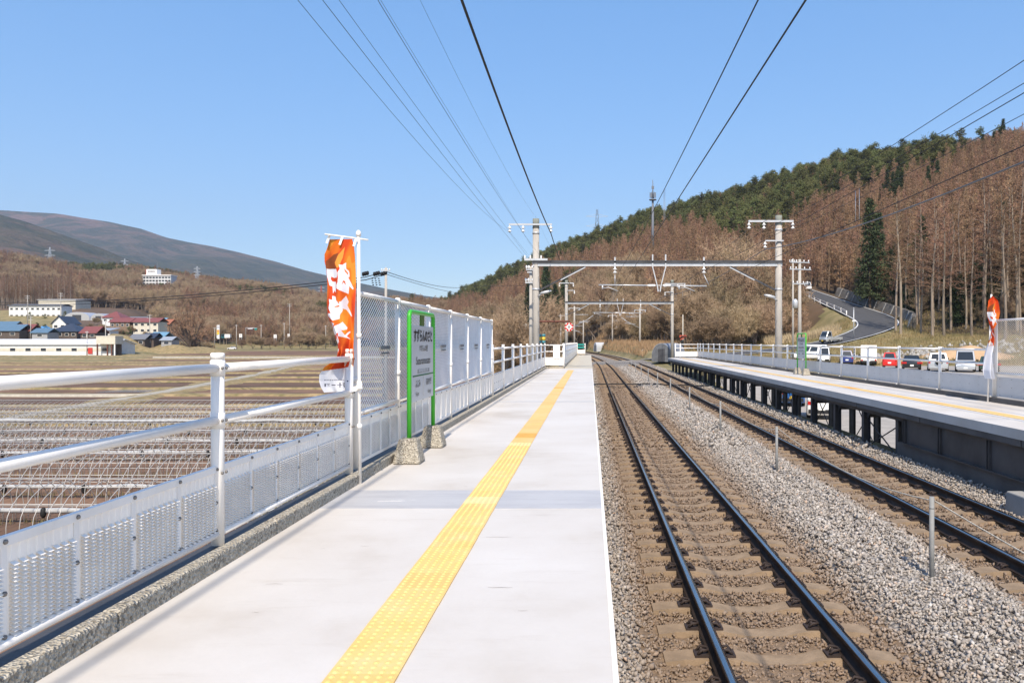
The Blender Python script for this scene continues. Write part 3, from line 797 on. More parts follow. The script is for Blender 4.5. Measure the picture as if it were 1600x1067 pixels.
# plate girder near the camera
m = MB(); m.box2((RE + 0.14, 5, -0.86), (RE + 0.16, 18.2, -0.30)); m.box2((RE + 0.08, 5, -0.88), (RE + 0.30, 18.2, -0.855)); m.box2((RE + 0.13, 5, -0.33), (RE + 0.30, 18.2, -0.30))
for y in (6, 8, 10, 12, 14.2, 16.2, 18.0): m.box2((RE + 0.10, y, -0.854), (RE + 0.139, y + 0.02, -0.331)); m.box2((RE + 0.10, y + .10, -0.854), (RE + 0.139, y + 0.12, -0.331))
m.build("girder", MATS["grey_steel"], t, world=True)
m = MB(); m.box2((RE + 0.16, 3, -1.7), (RE + 0.60, 18.6, -0.89)); w = m.build("footing_wall", MATS["dark_concrete"], t, world=True)
m = MB(); m.box2((RE + 0.06, 12.75, -0.26), (RE + 0.09, 13.25, -0.03)); m.box2((RE + 0.05, 12.80, -0.22), (RE + 0.055, 13.15, -0.06)); m.build("plate", mat("pale_teal_plate", (0.28, 0.40, 0.38), 0.4), t, world=True)
for y0, x0 in ((13.0, 7.02),):
    m = MB(); m.prism([(11.7, -1.4), (13.0, -1.4), (12.92, -0.98), (11.78, -0.98)], 'x', 6.72, 7.12); bl = m.build("concrete_block", MATS["concrete"], t, world=True); bevel(bl, 0.02, 2)
# longitudinal beams and bents
m = MB()
for x in (RE + 0.30, RK - 0.15): m.box2((x - 0.06, 18.3, -0.42), (x + 0.06, 71.6, -0.295))
m.build("long_beam", MATS["dark_steel"], t, world=True)
bents = [18.75] + [21.1 + 2.45 * k for k in range(21)]
def column_mb(h):
    m = MB(); m.box((-0.085, 0, -h / 2), (0.014, 0.17, h)); m.box((0.085, 0, -h / 2), (0.014, 0.17, h)); m.box((0, 0, -h / 2), (0.156, 0.012, h)); m.box((0, 0, -h + 0.012), (0.28, 0.26, 0.024)); return m
fcol = bcol = None
for i, y in enumerate(bents):
    if fcol is None:
        fcol = column_mb(1.0).build("column", MATS["dark_steel"], t); a = fcol
        bcol = column_mb(2.25).build("column", MATS["dark_steel"], t); b = bcol
    else:
        a = fcol.copy(); COL.objects.link(a); a.parent = t; b = bcol.copy(); COL.objects.link(b); b.parent = t
    a.location = Vector((RE + 0.30, y, -0.42)) - Vector((8.2, 40, 0)); b.location = Vector((RK - 0.15, y, -0.42)) - Vector((8.2, 40, 0))
    m = MB(); m.box2((RE + 0.30, y - 0.05, -0.56), (RK - 0.15, y + 0.05, -0.421)); m.build("cross_beam", MATS["dark_steel"], t, world=True)
    for x in (RE + 0.30, RK - 0.15):
        m = MB()
        for s in (-1, 1): m.prism([(y + s * 0.085, -0.421), (y + s * 0.36, -0.421), (y + s * 0.22, -0.50), (y + s * 0.12, -0.62), (y + s * 0.085, -0.74)], 'x', x - 0.006, x + 0.006)
        m.build("knee_plate", MATS["dark_steel"], t, world=True)
for i in range(1, len(bents) - 1, 2):
    a, b = bents[i], bents[i + 1]
    m = MB(); x = RK - 0.15; m.tube([(x - .02, a + 0.1, -0.6), (x - .02, b - 0.1, -2.1)], 0.018, 6); m.tube([(x + .02, a + 0.1, -2.1), (x + .02, b - 0.1, -0.6)], 0.018, 6); m.build("cross_bracing", MATS["dark_steel"], t, world=True)
m = MB(); x = RE + 0.30; m.tube([(x - .02, 18.95, -0.6), (x - .02, 21.0, -1.32)], 0.018, 6); m.tube([(x + .02, 18.95, -1.32), (x + .02, 21.0, -0.6)], 0.018, 6); m.build("cross_bracing", MATS["dark_steel"], t, world=True)

# right railing with solid panels
RX = 9.62
def solid_railing(root, posts, x, base=0.08, side=-1):
    pm = None
    for i, y in enumerate(posts):
        if pm is None: pm = post_mb(1.2).build("post", MATS["white_paint"], root); o = pm
        else: o = pm.copy(); COL.objects.link(o); o.parent = root
        o.location = Vector((x, y, base)) - root_offset(root)
        b = MB(); b.box((side * 0.06, 0.05, 0.03), (0.05, 0.06, 0.05)); b.build("foot_clamp", MATS["white_paint"], o)
    for a, b in zip(posts[:-1], posts[1:]):
        for z in (1.15, 0.81):
            m = MB(); m.tube([(x, a + 0.03, base + z), (x, b - 0.03, base + z)], 0.028, 8); m.build("rail", MATS["white_paint"], root, world=True)
        m = MB(); m.box2((x - 0.012, a + 0.045, base + 0.06), (x + 0.012, b - 0.045, base + 0.515)); m.box2((x - 0.016, a + 0.045, base + 0.495), (x + 0.03, b - 0.045, base + 0.520))
        p = m.build("panel", mat("grey_white_panel", (0.60, 0.585, 0.57), 0.5, 0.05, 2), root, world=True)
        bo = MB(); n = 6
        for k in range(n):
            yy = a + 0.2 + (b - a - 0.4) * k / (n - 1)
            for z in (0.48, 0.29, 0.10): bo.lathe([(0.009, 0), (0.005, -0.009)], (x - 0.013, yy, base + z), 5, 'x')
        bo.build("bolt", MATS["steel_bolt"], p, world=True)
rt = thing("railing", "white railing with solid panels along the back of the right platform", "railing", (RX, 22, 0.08))
solid_railing(rt, [19.05, 22.0, 24.9, 27.7, 30.6, 33.4, 36.2, 39.0, 42.0, 45.0, 47.8, 50.7, 53.6, 56.5, 59.4, 62.2, 65.0, 68.0, 69.8, 71.4], RX)
rt = thing("mesh_fence", "white mesh fence at the right picture edge, beside the small orange banner", "fence", (RX, 18.9, 0.08))
RMY = [18.95, 17.0, 15.1, 13.2]
for y in RMY:
    m = MB(); m.tube([(RX, y, 0.08), (RX, y, 1.97)], 0.034, 10); m.build("post", MATS["white_paint"], rt, world=True)
for a, b in zip(RMY[1:], RMY[:-1]):
    for z in (1.93, 0.68):
        m = MB(); m.tube([(RX, a, z), (RX, b, z)], 0.026, 8); m.build("rail", MATS["white_paint"], rt, world=True)
    mesh_panel(rt, RX, a + 0.04, b - 0.04, 0.70, 1.91, 0.006, 0.0036)
    m = MB(); m.box2((RX - 0.012, a + 0.04, 0.14), (RX + 0.012, b - 0.04, 0.60)); p = m.build("panel", MATS["grey_white_panel"], rt, world=True)
    bo = MB()
    for k in range(4):
        for z in (0.56, 0.37, 0.18): bo.lathe([(0.009, 0), (0.005, -0.009)], (RX - 0.013, a + 0.2 + (b - a - .4) * k / 3, z), 5, 'x')
    bo.build("bolt", MATS["steel_bolt"], p, world=True)
cross_railing(7.62, RX, 71.5, 0.06, "white end railing across the far end of the right platform", posts=(0, 0.22, 1))

# ---------------------------------------------------------------- station name boards
def text_mesh(body, size, name, m, parent, loc, facing, bold=0.0, sx=1.0, align='CENTER'):
    cu = bpy.data.curves.new(name, 'FONT'); cu.body = body; cu.size = size; cu.align_x = align; cu.align_y = 'CENTER'; cu.offset = bold; cu.extrude = 0.0; cu.resolution_u = 3
    tmp = bpy.data.objects.new("tmp_text", cu); COL.objects.link(tmp)
    bpy.context.view_layer.update()
    me = bpy.data.meshes.new_from_object(tmp.evaluated_get(bpy.context.evaluated_depsgraph_get()))
    bpy.data.objects.remove(tmp); bpy.data.curves.remove(cu)
    me.name = name; me.materials.clear(); me.materials.append(m)
    o = bpy.data.objects.new(name, me); COL.objects.link(o); o.parent = parent
    o.location = Vector(loc) - root_offset(parent); o.rotation_euler = (math.pi / 2, 0, facing); o.scale = (sx, 1, 1)
    return o
INK = mat("ink_black", (0.012, 0.012, 0.013), 0.5)
GREEN = mat("sign_green", (0.055, 0.46, 0.03), 0.35, 0.06, 3, spec=0.5)
def name_board(x, ya, yb, face, label, detail=True):
    """a green pipe frame in two concrete feet, board between; face=+1 looks towards +x"""
    yc = (ya + yb) / 2; r = thing("station_sign", label, "station sign", (x, yc, 0))
    m = MB(); R = 0.07; pts = [(x, ya, 0.2), (x, ya, 1.78 - R)]
    for k in range(1, 6): a = math.pi / 2 * k / 5; pts.append((x, ya + R - R * math.cos(a), 1.78 - R + R * math.sin(a)))
    pts += [(x, yb - R + R * math.sin(math.pi / 2 * k / 5), 1.78 - R + R * math.cos(math.pi / 2 * k / 5)) for k in range(0, 6)] + [(x, yb, 0.2)]
    m.tube(pts, 0.027, 12); m.build("frame", GREEN, r, world=True)
    for y in (ya, yb):
        m = MB(); m.prism([(-0.17, 0), (0.17, 0), (0.10, 0.29), (-0.10, 0.29)], 'x', -0.165, 0.165)
        m.V = [(v[0] * (1 - 0.36 * v[2] / 0.29), v[1], v[2]) for v in m.V]
        o = m.build("concrete_foot", MATS["rough_concrete"], r); o.location = (0, y - yc, 0.001); bevel(o, 0.03, 3)
    m = MB(); m.box2((x - 0.012, yc - 0.085, 1.60), (x + 0.012, yc + 0.085, 1.755)); m.build("bracket", mat("olive_bracket", (0.10, 0.17, 0.03), 0.5), r, world=True)
    m = MB(); m.box2((x - 0.018, ya + 0.075, 0.70), (x + 0.018, yb - 0.075, 1.62)); b = m.build("board", mat("board_grey", (0.62, 0.64, 0.65), 0.3, spec=0.5), r, world=True); bevel(b, 0.006, 2)
    xs = x + face * 0.0205; fc = math.pi / 2 if face > 0 else -math.pi / 2
    f = face
    m = MB(); m.box2((xs - 0.001, ya + 0.10, 1.000), (xs + 0.001, yb - 0.10, 1.016)); m.build("green_line", mat("dark_green", (0.02, 0.15, 0.06), 0.5), r, world=True)
    m = MB(); m.box2((xs - 0.001, yc - 0.003, 0.74), (xs + 0.001, yc + 0.003, 0.995)); m.box2((xs - 0.001, yc - 0.36, 1.035), (xs + 0.001, yc + 0.36, 1.085)); m.build("printed_line", mat("print_grey", (0.30, 0.31, 0.31), 0.5), r, world=True)
    def T(s, size, dy, z, bold=0.0, sx=1.0, mt=INK, nm="lettering"): return text_mesh(s, size, nm, mt, r, (xs + face * 0.0015, yc + f * dy, z), fc, bold, sx)
    T("すずらんのさと", 0.165, 0, 1.485, 0.005, 0.98)
    T("すずらんの里", 0.085, 0, 1.335, 0.001)
    T("Suzurannosato", 0.135, 0, 1.185, 0.0, 1.08)
    T("長野県諏訪郡富士見町", 0.046, 0, 1.06, 0.0, 1.25, mat("print_white", (0.8, 0.8, 0.8), 0.5))
    T("ふじみ", 0.105, -0.33, 0.905, 0.001, 0.9); T("Fujimi", 0.075, -0.36, 0.785)
    T("あおやぎ", 0.10, 0.33, 0.905, 0.001, 0.8); T("Aoyagi", 0.075, 0.36, 0.785)
    return r
name_board(-2.13, 9.42, 10.85, 1, "green framed station name board in concrete feet before the tall mesh fence")
name_board(9.2, 34.1, 35.5, -1, "small green framed station name board standing on the right platform")

# ---------------------------------------------------------------- banners
def banner_colour(img):
    me = bpy.data.materials.new(img); me.use_nodes = True; nt = me.node_tree; b = nt.nodes["Principled BSDF"]
    a = nt.nodes.new("ShaderNodeVertexColor"); a.layer_name = "print"; nt.links.new(a.outputs[0], b.inputs["Base Color"]); b.inputs["Roughness"].default_value = 0.75
    b.inputs["Specular IOR Level"].default_value = 0.2
    # thin cloth lets a little light through
    tr = nt.nodes.new("ShaderNodeBsdfTranslucent"); nt.links.new(a.outputs[0], tr.inputs[0]); mx = nt.nodes.new("ShaderNodeMixShader"); mx.inputs[0].default_value = 0.25
    nt.links.new(b.outputs[0], mx.inputs[1]); nt.links.new(tr.outputs[0], mx.inputs[2]); nt.links.new(mx.outputs[0], nt.nodes["Material Output"].inputs[0]); return me
CLOTH = banner_colour("printed_cloth")
def inside(x, y, poly):
    r = np.zeros(x.shape, bool); n = len(poly); j = n - 1
    for i in range(n):
        xi, yi = poly[i]; xj, yj = poly[j]
        c = ((yi > y) != (yj > y)) & (x < (xj - xi) * (y - yi) / (yj - yi + 1e-12) + xi); r ^= c; j = i
    return r
# outline of the hanging cloth and its brush marks, measured in a 100 x 600 cloth grid
LE = [(0, 24), (40, 12), (57, 5), (85, 4), (120, 9), (170, 12), (250, 14), (300, 20), (340, 36), (380, 49), (410, 57), (445, 60), (470, 58), (486, 38), (500, 20), (530, 4), (555, 2), (580, 6), (600, 14)]
RE_ = [(0, 96), (30, 101), (60, 103), (200, 105), (300, 105), (400, 104), (450, 103), (480, 102), (505, 101), (600, 99)]
def _zp(pts, oy): return [((480 + x / 6.667 - 505) / 0.51, (oy + y / 6.667 - 372) / 238 * 600) for x, y in pts]
GLYPHS = [
 _zp([(200, 515), (315, 520), (330, 560), (330, 610), (285, 612), (248, 595), (245, 625), (265, 650), (318, 655), (322, 770), (300, 745), (285, 775), (270, 700), (235, 690), (205, 600)], 340),
 _zp([(345, 475), (385, 480), (425, 455), (425, 520), (455, 545), (460, 600), (445, 610), (500, 725), (490, 735), (450, 700), (440, 780), (330, 725), (325, 690), (345, 660), (345, 610), (335, 560), (360, 520)], 340),
 _zp([(245, 835), (285, 845), (280, 800), (320, 810), (330, 850), (355, 870), (385, 860), (420, 800), (440, 860), (430, 900), (480, 1015), (465, 1010), (425, 945), (400, 935), (400, 960), (375, 1000), (370, 1040), (315, 1060), (240, 1010), (240, 985), (290, 985), (250, 930), (260, 880)], 340),
 _zp([(285, 270), (330, 290), (320, 330), (400, 270), (445, 330), (440, 350), (390, 360), (420, 410), (465, 365), (470, 380), (440, 420), (475, 450), (380, 420), (375, 385), (330, 410), (265, 405), (245, 350), (310, 350)], 460),
 _zp([(360, 400), (378, 430), (390, 480), (360, 500), (345, 460)], 460), _zp([(330, 520), (345, 520), (335, 570), (385, 545), (370, 585), (345, 600), (320, 590)], 460), _zp([(430, 620), (470, 590), (497, 630)], 460)]
HOLES = [_zp([(406, 520), (446, 565), (440, 582), (408, 545)], 340), _zp([(385, 685), (396, 640), (412, 650), (418, 690), (400, 660)], 340), _zp([(310, 912), (370, 900), (372, 916), (320, 922)], 340), _zp([(345, 860), (372, 872), (362, 886)], 340)]
def banner(r, x_of, y_of, top, bottom, rows=520, cols=120, white_from=0.845, seed=0):
    """cloth grid with folds; r = root; x_of(u,v), y_of(u,v) give the folds"""
    v = np.linspace(0, 1, rows + 1); u = np.linspace(0, 1, cols + 1); Uu, Vv = np.meshgrid(u, v)
    X, Y, Z = x_of(Uu, Vv), y_of(Uu, Vv), top + (bottom - top) * Vv
    V = np.stack([X.ravel(), Y.ravel(), Z.ravel()], 1)
    n = cols + 1; i, j = np.meshgrid(np.arange(cols), np.arange(rows)); q = (j * n + i).ravel()
    o = np_mesh("cloth", V, np.stack([q, q + n, q + n + 1, q + 1], 1), CLOTH, r, smooth=True, world=True)
    lx = np.interp(Vv * 600, [a for a, _ in LE], [b for _, b in LE]); rx = np.interp(Vv * 600, [a for a, _ in RE_], [b for _, b in RE_])
    px = lx + (rx - lx) * Uu; py = Vv * 600
    s = seed
    n1 = np.sin(Uu * 7 + Vv * 9 + s) + np.sin(Uu * 3.1 - Vv * 14 + 1 + s) + 0.6 * np.sin(Uu * 15 + Vv * 22 + s)
    n1 = n1 + 0.7 * np.sin(Uu * 5.0 * np.sin(Vv * 3) + 4)
    C = np.zeros(Uu.shape + (4,), np.float32); C[..., 3] = 1
    k = smooth01((n1 + 1.2) / 2.4)[..., None]
    C[..., :3] = np.array([0.66, 0.070, 0.018]) * (1 - k) + np.array([0.78, 0.20, 0.020]) * k
    C[(n1 > 1.25)] = (0.80, 0.29, 0.035, 1)
    br = inside(px, py, [(8, 84), (34, 60), (52, 52), (44, 76), (38, 100), (46, 112), (28, 122), (6, 120)]); C[br] = (0.26, 0.07, 0.025, 1)
    ol = inside(px, py, [(50, 62), (72, 30), (66, 70), (52, 110), (46, 112), (38, 92)]); C[ol] = (0.84, 0.34, 0.06, 1)
    base_c = C.copy()
    for g in GLYPHS: C[inside(px, py, g)] = (0.80, 0.80, 0.84, 1)
    for g in HOLES: q_ = inside(px, py, g); C[q_] = base_c[q_]
    edge = white_from + 0.03 * (0.5 - Uu)
    C[Vv > edge] = (0.80, 0.81, 0.86, 1)
    if rows > 300:
        # small print along the foot
        def blk(a0, a1, b0, b1): C[(px > a0) & (px < a1) & (py > b0) & (py < b1)] = (0.05, 0.05, 0.09, 1)
        for w in [(14, 17, 566, 578), (18, 27, 566, 568.5), (20, 25, 571, 573), (20, 26, 576, 578), (31, 44, 570.5, 573.5), (48, 62, 570, 573), (54, 57, 562, 582), (66, 69, 562, 576), (72, 75, 561, 574), (70, 74, 574, 581)]: blk(*w)
        for a in range(14, 74, 5): blk(a, a + 2.5, 550, 554)
        blk(84, 88, 553, 558)
    at_ = o.data.color_attributes.new("print", 'FLOAT_COLOR', 'POINT'); at_.data.foreach_set("color", C.reshape(-1, 4).ravel())
    o.data.materials.clear(); o.data.materials.append(CLOTH)
    return o
PXW = 8.1 / 1250
r = thing("banner", "orange banner with white brush writing on a white pole by the left railing", "banner", (-2.31, 8.03, 0))
m = MB(); m.tube([(-2.31, 8.03, 0.0), (-2.345, 8.10, 2.50)], 0.017, 10); m.lathe([(0.026, 2.49), (0.026, 2.53), (0.01, 2.55)], (-2.345, 8.10, 0), 10)
for z in (0.55, 0.98, 1.46): m.lathe([(0.026, z), (0.026, z + 0.045)], (-2.31 - 0.035 * z / 2.5, 8.03 + .07 * z / 2.5, 0), 10)
m.build("pole", MATS["white_paint"], r, world=True)
m = MB(); m.tube([(-2.66, 8.02, 2.50), (-2.345, 8.10, 2.465), (-2.25, 8.12, 2.455)], 0.008, 8); m.build("arm", MATS["white_paint"], r, world=True)
m = MB()
for x, z in ((-2.64, 2.49), (-2.51, 2.475), (-2.37, 2.46)): m.box((x + 0.005, 8.05, z - 0.035), (0.022, 0.006, 0.09), Matrix.Rotation(0.35, 3, 'Y'))
m.build("strap", MATS["white_panel"], r, world=True)
def bx(u, v):
    lx = np.interp(v * 600, [a for a, _ in LE], [b for _, b in LE]); rx = np.interp(v * 600, [a for a, _ in RE_], [b for _, b in RE_])
    return -2.71 + (lx + (rx - lx) * u) * (51 / 100 * PXW)
def by(u, v):
    return 8.05 + 0.035 * np.sin(u * 7 + v * 5) * smooth01(v * 3) + 0.02 * np.sin(u * 15 - v * 8) * smooth01(v * 2) + 0.07 * np.sin(v * 6.0 + 0.5) * (1 - u) + 0.05 * np.exp(-((v - 0.79) / 0.05) ** 2) * np.sin(u * 16) + (v > 0.6) * 0.02 * np.sin(u * 22 + v * 30) * smooth01((v - 0.6) / 0.15) * smooth01((0.86 - v) / .06)
banner(r, bx, by, 2.455, 0.915)
m = MB(); m.bar((-2.47, 8.06, 0.925), (-2.32, 8.05, 0.96), 0.03, 0.045); m.bar((-2.34, 8.07, 0.955), (-2.3, 8.0, 0.98), 0.04, 0.05); m.build("tie", MATS["white_panel"], r, world=True)
r = thing("banner", "small orange and white banner on a white pole by the right railing", "banner", (9.42, 19.0, 0))
m = MB(); m.tube([(9.42, 18.95, 0.0), (9.53, 19.0, 2.55)], 0.02, 8); m.build("pole", MATS["white_paint"], r, world=True)
def bx2(u, v):
    w = np.interp(v, [0, .05, .2, .34, .40, .5, .62, .75, .88, 1], [.03, .22, .26, .14, .02, .10, .2, .22, .20, .12])
    c = np.interp(v, [0, .1, .3, .4, .5, .7, .9, 1], [9.53, 9.55, 9.54, 9.51, 9.50, 9.44, 9.43, 9.46])
    return c + (u - 0.5) * w
def by2(u, v): return 18.93 + 0.12 * np.sin(u * 9 + v * 8) * (0.3 + 0.7 * v)
banner(r, bx2, by2, 2.50, 0.55, rows=160, cols=40, white_from=0.60, seed=2)
# ---------------------------------------------------------------- overhead line
GZ_BEAM = 5.53
def disc_insulator(m, p, n=2, d=(0, 0, -1), r=0.13):
    """string of porcelain discs hanging from p along d"""
    p = Vector(p); d = Vector(d).normalized(); q = d.to_track_quat('Z', 'Y').to_matrix()
    for k in range(n):
        b = MB(); h = 0.08 + 0.17 * k
        b.lathe([(0.035, h - 0.05), (0.04, h), (r, h + 0.05), (r * 0.98, h + 0.065), (0.05, h + 0.07), (0.035, h + 0.12)], n=10)
        m.add([q @ Vector(v) + p for v in b.V], b.F, True)
    return p + d * (0.12 + 0.17 * n)
def gantry(Y, xl, xr, top_l, top_r, label, zb=GZ_BEAM, arms=True, lamps=True, dx=0.0, beam_h=0.26):
    base = -1.5; r = thing("catenary_gantry", label, "catenary gantry", ((xl + xr) / 2, Y, base))
    for x, top in ((xl, top_l), (xr, top_r)):
        m = MB(); m.tube([(x, Y, base), (x, Y, top - 0.42)], [0.19, 0.168], 20); p = m.build("pole", MATS["concrete_pole"], r, world=True)
        m = MB(); m.tube([(x, Y, top - 0.42), (x, Y, top)], 0.172, 20); m.lathe([(0.185, top - 0.5), (0.185, top - 0.44)], (x, Y, 0), 20); m.build("cap", mat("pole_cap", (0.21, 0.22, 0.19), 0.8), p, world=True)
        m = MB(); z = 0.3; k = 0
        while z < top - 1.0:
            if not (zb - 0.3 < z < zb + 0.3): m.tube([(x - 0.12 * (1 if k % 2 else -1), Y - 0.16, z), (x - 0.16 * (1 if k % 2 else -1), Y - 0.30, z)], 0.011, 5)
            z += 0.45; k += 1
        m.build("step_bolt", MATS["dark_steel"], p, world=True)
        m = MB()
        for zz in (zb, zb - 1.35, top - 0.75): m.lathe([(0.19, zz - 0.05), (0.19, zz + 0.05)], (x, Y, 0), 20)
        m.build("pole_band", MATS["galvanised"], p, world=True)
    x0, x1 = xl - 0.15, xr + 0.15
    m = MB(); m.box2((x0, Y - 0.14, zb - 0.13), (x1, Y - 0.12, zb + 0.05)); m.box2((x0, Y - 0.16, zb + 0.05), (x1, Y + 0.16, zb + 0.13)); m.box2((x0, Y + 0.12, zb - 0.13), (x1, Y + 0.14, zb + 0.05)); m.box2((x0, Y - 0.17, zb - 0.15), (x1, Y - 0.10, zb - 0.131))
    m.V = m.V
    b = m.build("beam", MATS["galvanised"], r, world=True)
    m = MB(); m.box2((x0, Y - 0.19, zb + 0.132), (x1, Y + 0.19, zb + 0.15)); m.box2((x0, Y - 0.20, zb + 0.012), (x1, Y - 0.162, zb + 0.131)); m.build("beam_flange", MATS["dark_steel"], r, world=True)
    for s, x in ((1, xl), (-1, xr)):
        m = MB(); m.bar((x + s * 0.15, Y - 0.10, zb - 1.42), (x + s * 2.6, Y - 0.10, zb - 0.15), 0.07, 0.09); m.build("brace", MATS["dark_steel"], r, world=True)
        m = MB(); m.bar((x + s * 1.3, Y - 0.145, zb - 0.875), (x + s * 2.6, Y - 0.145, zb - 0.2), 0.01, 0.05); m.build("brace_plate", MATS["galvanised"], r, world=True)
    # droppers from the beam
    cx = (1.64 + 5.58) / 2 + dx
    for x in (1.3 + dx, 5.95 + dx):
        m = MB(); m.box2((x - 0.04, Y - 0.20, zb - 0.24), (x + 0.04, Y - 0.162, zb + 0.32)); m.build("hanger_bar", MATS["galvanised"], r, world=True)
        m = MB(); e = disc_insulator(m, (x, Y - 0.18, zb - 0.18), 2, r=0.12); m.build("insulator", MATS["porcelain"], r, world=True)
        m = MB(); m.tube([(x, Y - 0.18, zb - 0.6), (x + (0.0 if x < 3 else 0.25), Y - 0.18, zb - 1.12)], 0.022, 6); m.build("hanger_rod", MATS["galvanised"], r, world=True)
    for s in (-1, 1):
        m = MB(); m.box2((cx + s * 0.34 - 0.035, Y - 0.20, zb - 0.2), (cx + s * 0.34 + 0.035, Y - 0.162, zb + 0.46)); m.build("hanger_bar", MATS["galvanised"], r, world=True)
        m = MB(); m.bar((cx + s * 0.34, Y - 0.18, zb - 0.2), (cx + s * 0.09, Y - 0.18, zb - 1.2), 0.05, 0.05); m.bar((cx + s * 0.09, Y - 0.18, zb - 1.2), (cx + s * 0.05, Y - 0.18, zb - 1.48), 0.06, 0.06); m.build("vee_strut", MATS["galvanised"], r, world=True)
    zp = zb - 1.16
    m = MB(); m.tube([(0.45 + dx, Y - 0.18, zp + 0.03), (cx - 0.2, Y - 0.18, zp), ], 0.035, 8); m.tube([(cx - 0.2, Y - .18, zp), (cx + 0.2, Y - .18, zp)], 0.02, 8); m.tube([(cx + 0.2, Y - 0.18, zp), (6.1 + dx, Y - 0.18, zp - 0.03)], 0.035, 8); m.build("registration_pipe", MATS["galvanised"], r, world=True)
    m = MB(); m.lathe([(0.05, cx - 0.6), (0.06, cx - 0.55), (0.06, cx - 0.22), (0.05, cx - 0.2)], (0, Y - 0.18, zp), 10, 'x'); m.lathe([(0.05, cx + 0.2), (0.06, cx + 0.22), (0.06, cx + 0.55), (0.05, cx + 0.6)], (0, Y - 0.18, zp), 10, 'x'); m.build("insulator", MATS["porcelain"], r, world=True)
    for xa in (0.65 + dx, 4.65 + dx):
        m = MB(); m.tube([(xa, Y - 0.18, zp), (xa, Y - 0.18, zp - 0.2)], 0.04, 8); m.tube([(xa + 0.05, Y - 0.18, zp - 0.14), (xa + 0.3, Y - 0.18, zp - 0.10), (xa + 0.55, Y - 0.18, zp - 0.18), (xa + 0.82, Y - 0.18, zp - 0.30)], 0.018, 6); m.build("registration_arm", MATS["galvanised"], r, world=True)
    def crossarm(x, z, a, b, pins, n=2, hang=True, w=0.09):
        m = MB(); m.box2((x + a, Y - 0.26, z - w / 2), (x + b, Y - 0.18, z + w / 2)); m.build("crossarm", MATS["galvanised"], r, world=True)
        for px_ in pins:
            m = MB()
            if hang: disc_insulator(m, (x + px_, Y - 0.22, z - w / 2), n, r=0.11)
            else: m.lathe([(0.03, z), (0.05, z + 0.06), (0.04, z + 0.18), (0.02, z + 0.22)], (x + px_, Y - 0.22, 0), 8)
            m.build("insulator", MATS["porcelain"], r, world=True)
    if arms:
        crossarm(xl, 7.55, -1.4, 0.85, (-1.36, -0.66, 0.79))
        crossarm(xl, zb + 0.19, -0.60, 0.62, (-0.57, -0.28, 0.28), hang=False, w=0.11)
        crossarm(xr, 7.72, -1.63, 0.72, (-1.6, -0.82, 0.69), w=0.1)
        crossarm(xr, 6.70, -0.76, 0.2, (-0.76,), w=0.06)
        m = MB(); m.box2((xl - 0.45, Y - 0.22, zb - 0.5), (xl - 0.2, Y - 0.18, zb - 0.44)); m.box2((xl - 0.55, Y - .22, zb - 0.9), (xl - 0.2, Y - .18, zb - 0.84)); m.build("side_bracket", MATS["galvanised"], r, world=True)
    else:
        crossarm(xl, top_l - 0.35, -0.85, 0.85, (-0.8, 0.8), w=0.1); crossarm(xr, top_r - 0.45, -0.9, 1.5, (-0.85, 0.6, 1.4), w=0.1)
        crossarm(xl, zb + 1.4, 0.1, 0.95, (0.92,), w=0.07); crossarm(xr, zb + 1.2, -0.9, 0.1, (-0.85,), w=0.06)
    if lamps:
        for s, x, z in ((1, xl, 3.93), (-1, xr, 3.72)):
            m = MB(); m.tube([(x, Y - 0.1, z - 0.15), (x + s * 0.35, Y - 0.25, z)], 0.03, 6); m.build("lamp_arm", MATS["galvanised"], r, world=True)
            m = MB(); b = MB(); b.lathe([(0.02, 0), (0.08, 0.05), (0.115, 0.25), (0.10, 0.45), (0.05, 0.58), (0.01, 0.62)], n=10, axis='x')
            m.add([(x + s * (0.22 + v[0]), Y - 0.25 + v[1] * 1.1, z + 0.02 + v[2] * 0.75 + v[0] * 0.22) for v in b.V], b.F, True); m.build("lamp", MATS["galvanised"], r, world=True)
    return r
gantry(42.0, -2.84, 9.9, 7.88, 8.05, "nearer concrete gantry spanning both tracks with lamps and a steel beam")
gantry(92.0, -2.72, 9.45, 8.52, 8.55, "second smaller looking concrete gantry farther along the tracks", zb=5.93, arms=False, lamps=False, dx=-0.15)
def mast(px, Y, ytop, ybase, side, label, arm=2.6):
    """single concrete mast with a bracket over the track, side = direction of the bracket"""
    x, _, zt = at(px, Y, ytop); zb = at(px, Y, ybase)[2] - 0.6
    r = thing("catenary_mast", label, "catenary mast", (x, Y, zb))
    m = MB(); m.tube([(x, Y, zb), (x, Y, zt)], [0.19, 0.15], 12); m.build("pole", MATS["concrete_pole"], r, world=True)
    z = zt - 1.6
    m = MB(); m.tube([(x, Y, z), (x + side * arm, Y, z)], 0.045, 6); m.tube([(x, Y, z - 2.2), (x + side * arm * 0.95, Y, z - 0.9), (x + side * arm * 1.35, Y, z - 0.15)], 0.05, 6)
    m.tube([(x + side * arm * 0.3, Y, z - 1.45), (x + side * arm * 1.1, Y, z - 1.2)], 0.04, 6); m.build("bracket", MATS["galvanised"], r, world=True)
    m = MB(); m.box2((x - 1.1, Y - 0.06, zt - 0.45), (x + 1.1, Y + 0.06, zt - 0.33)); m.build("crossarm", MATS["galvanised"], r, world=True)
    for k in (-1, 1):
        m = MB(); disc_insulator(m, (x + k, Y, zt - 0.4), 2, r=0.13); m.build("insulator", MATS["porcelain"], r, world=True)
    m = MB(); disc_insulator(m, (x + side * arm * 0.55, Y, z - 0.0), 1, (side, 0, 0.2), 0.12); m.build("insulator", MATS["porcelain"], r, world=True)
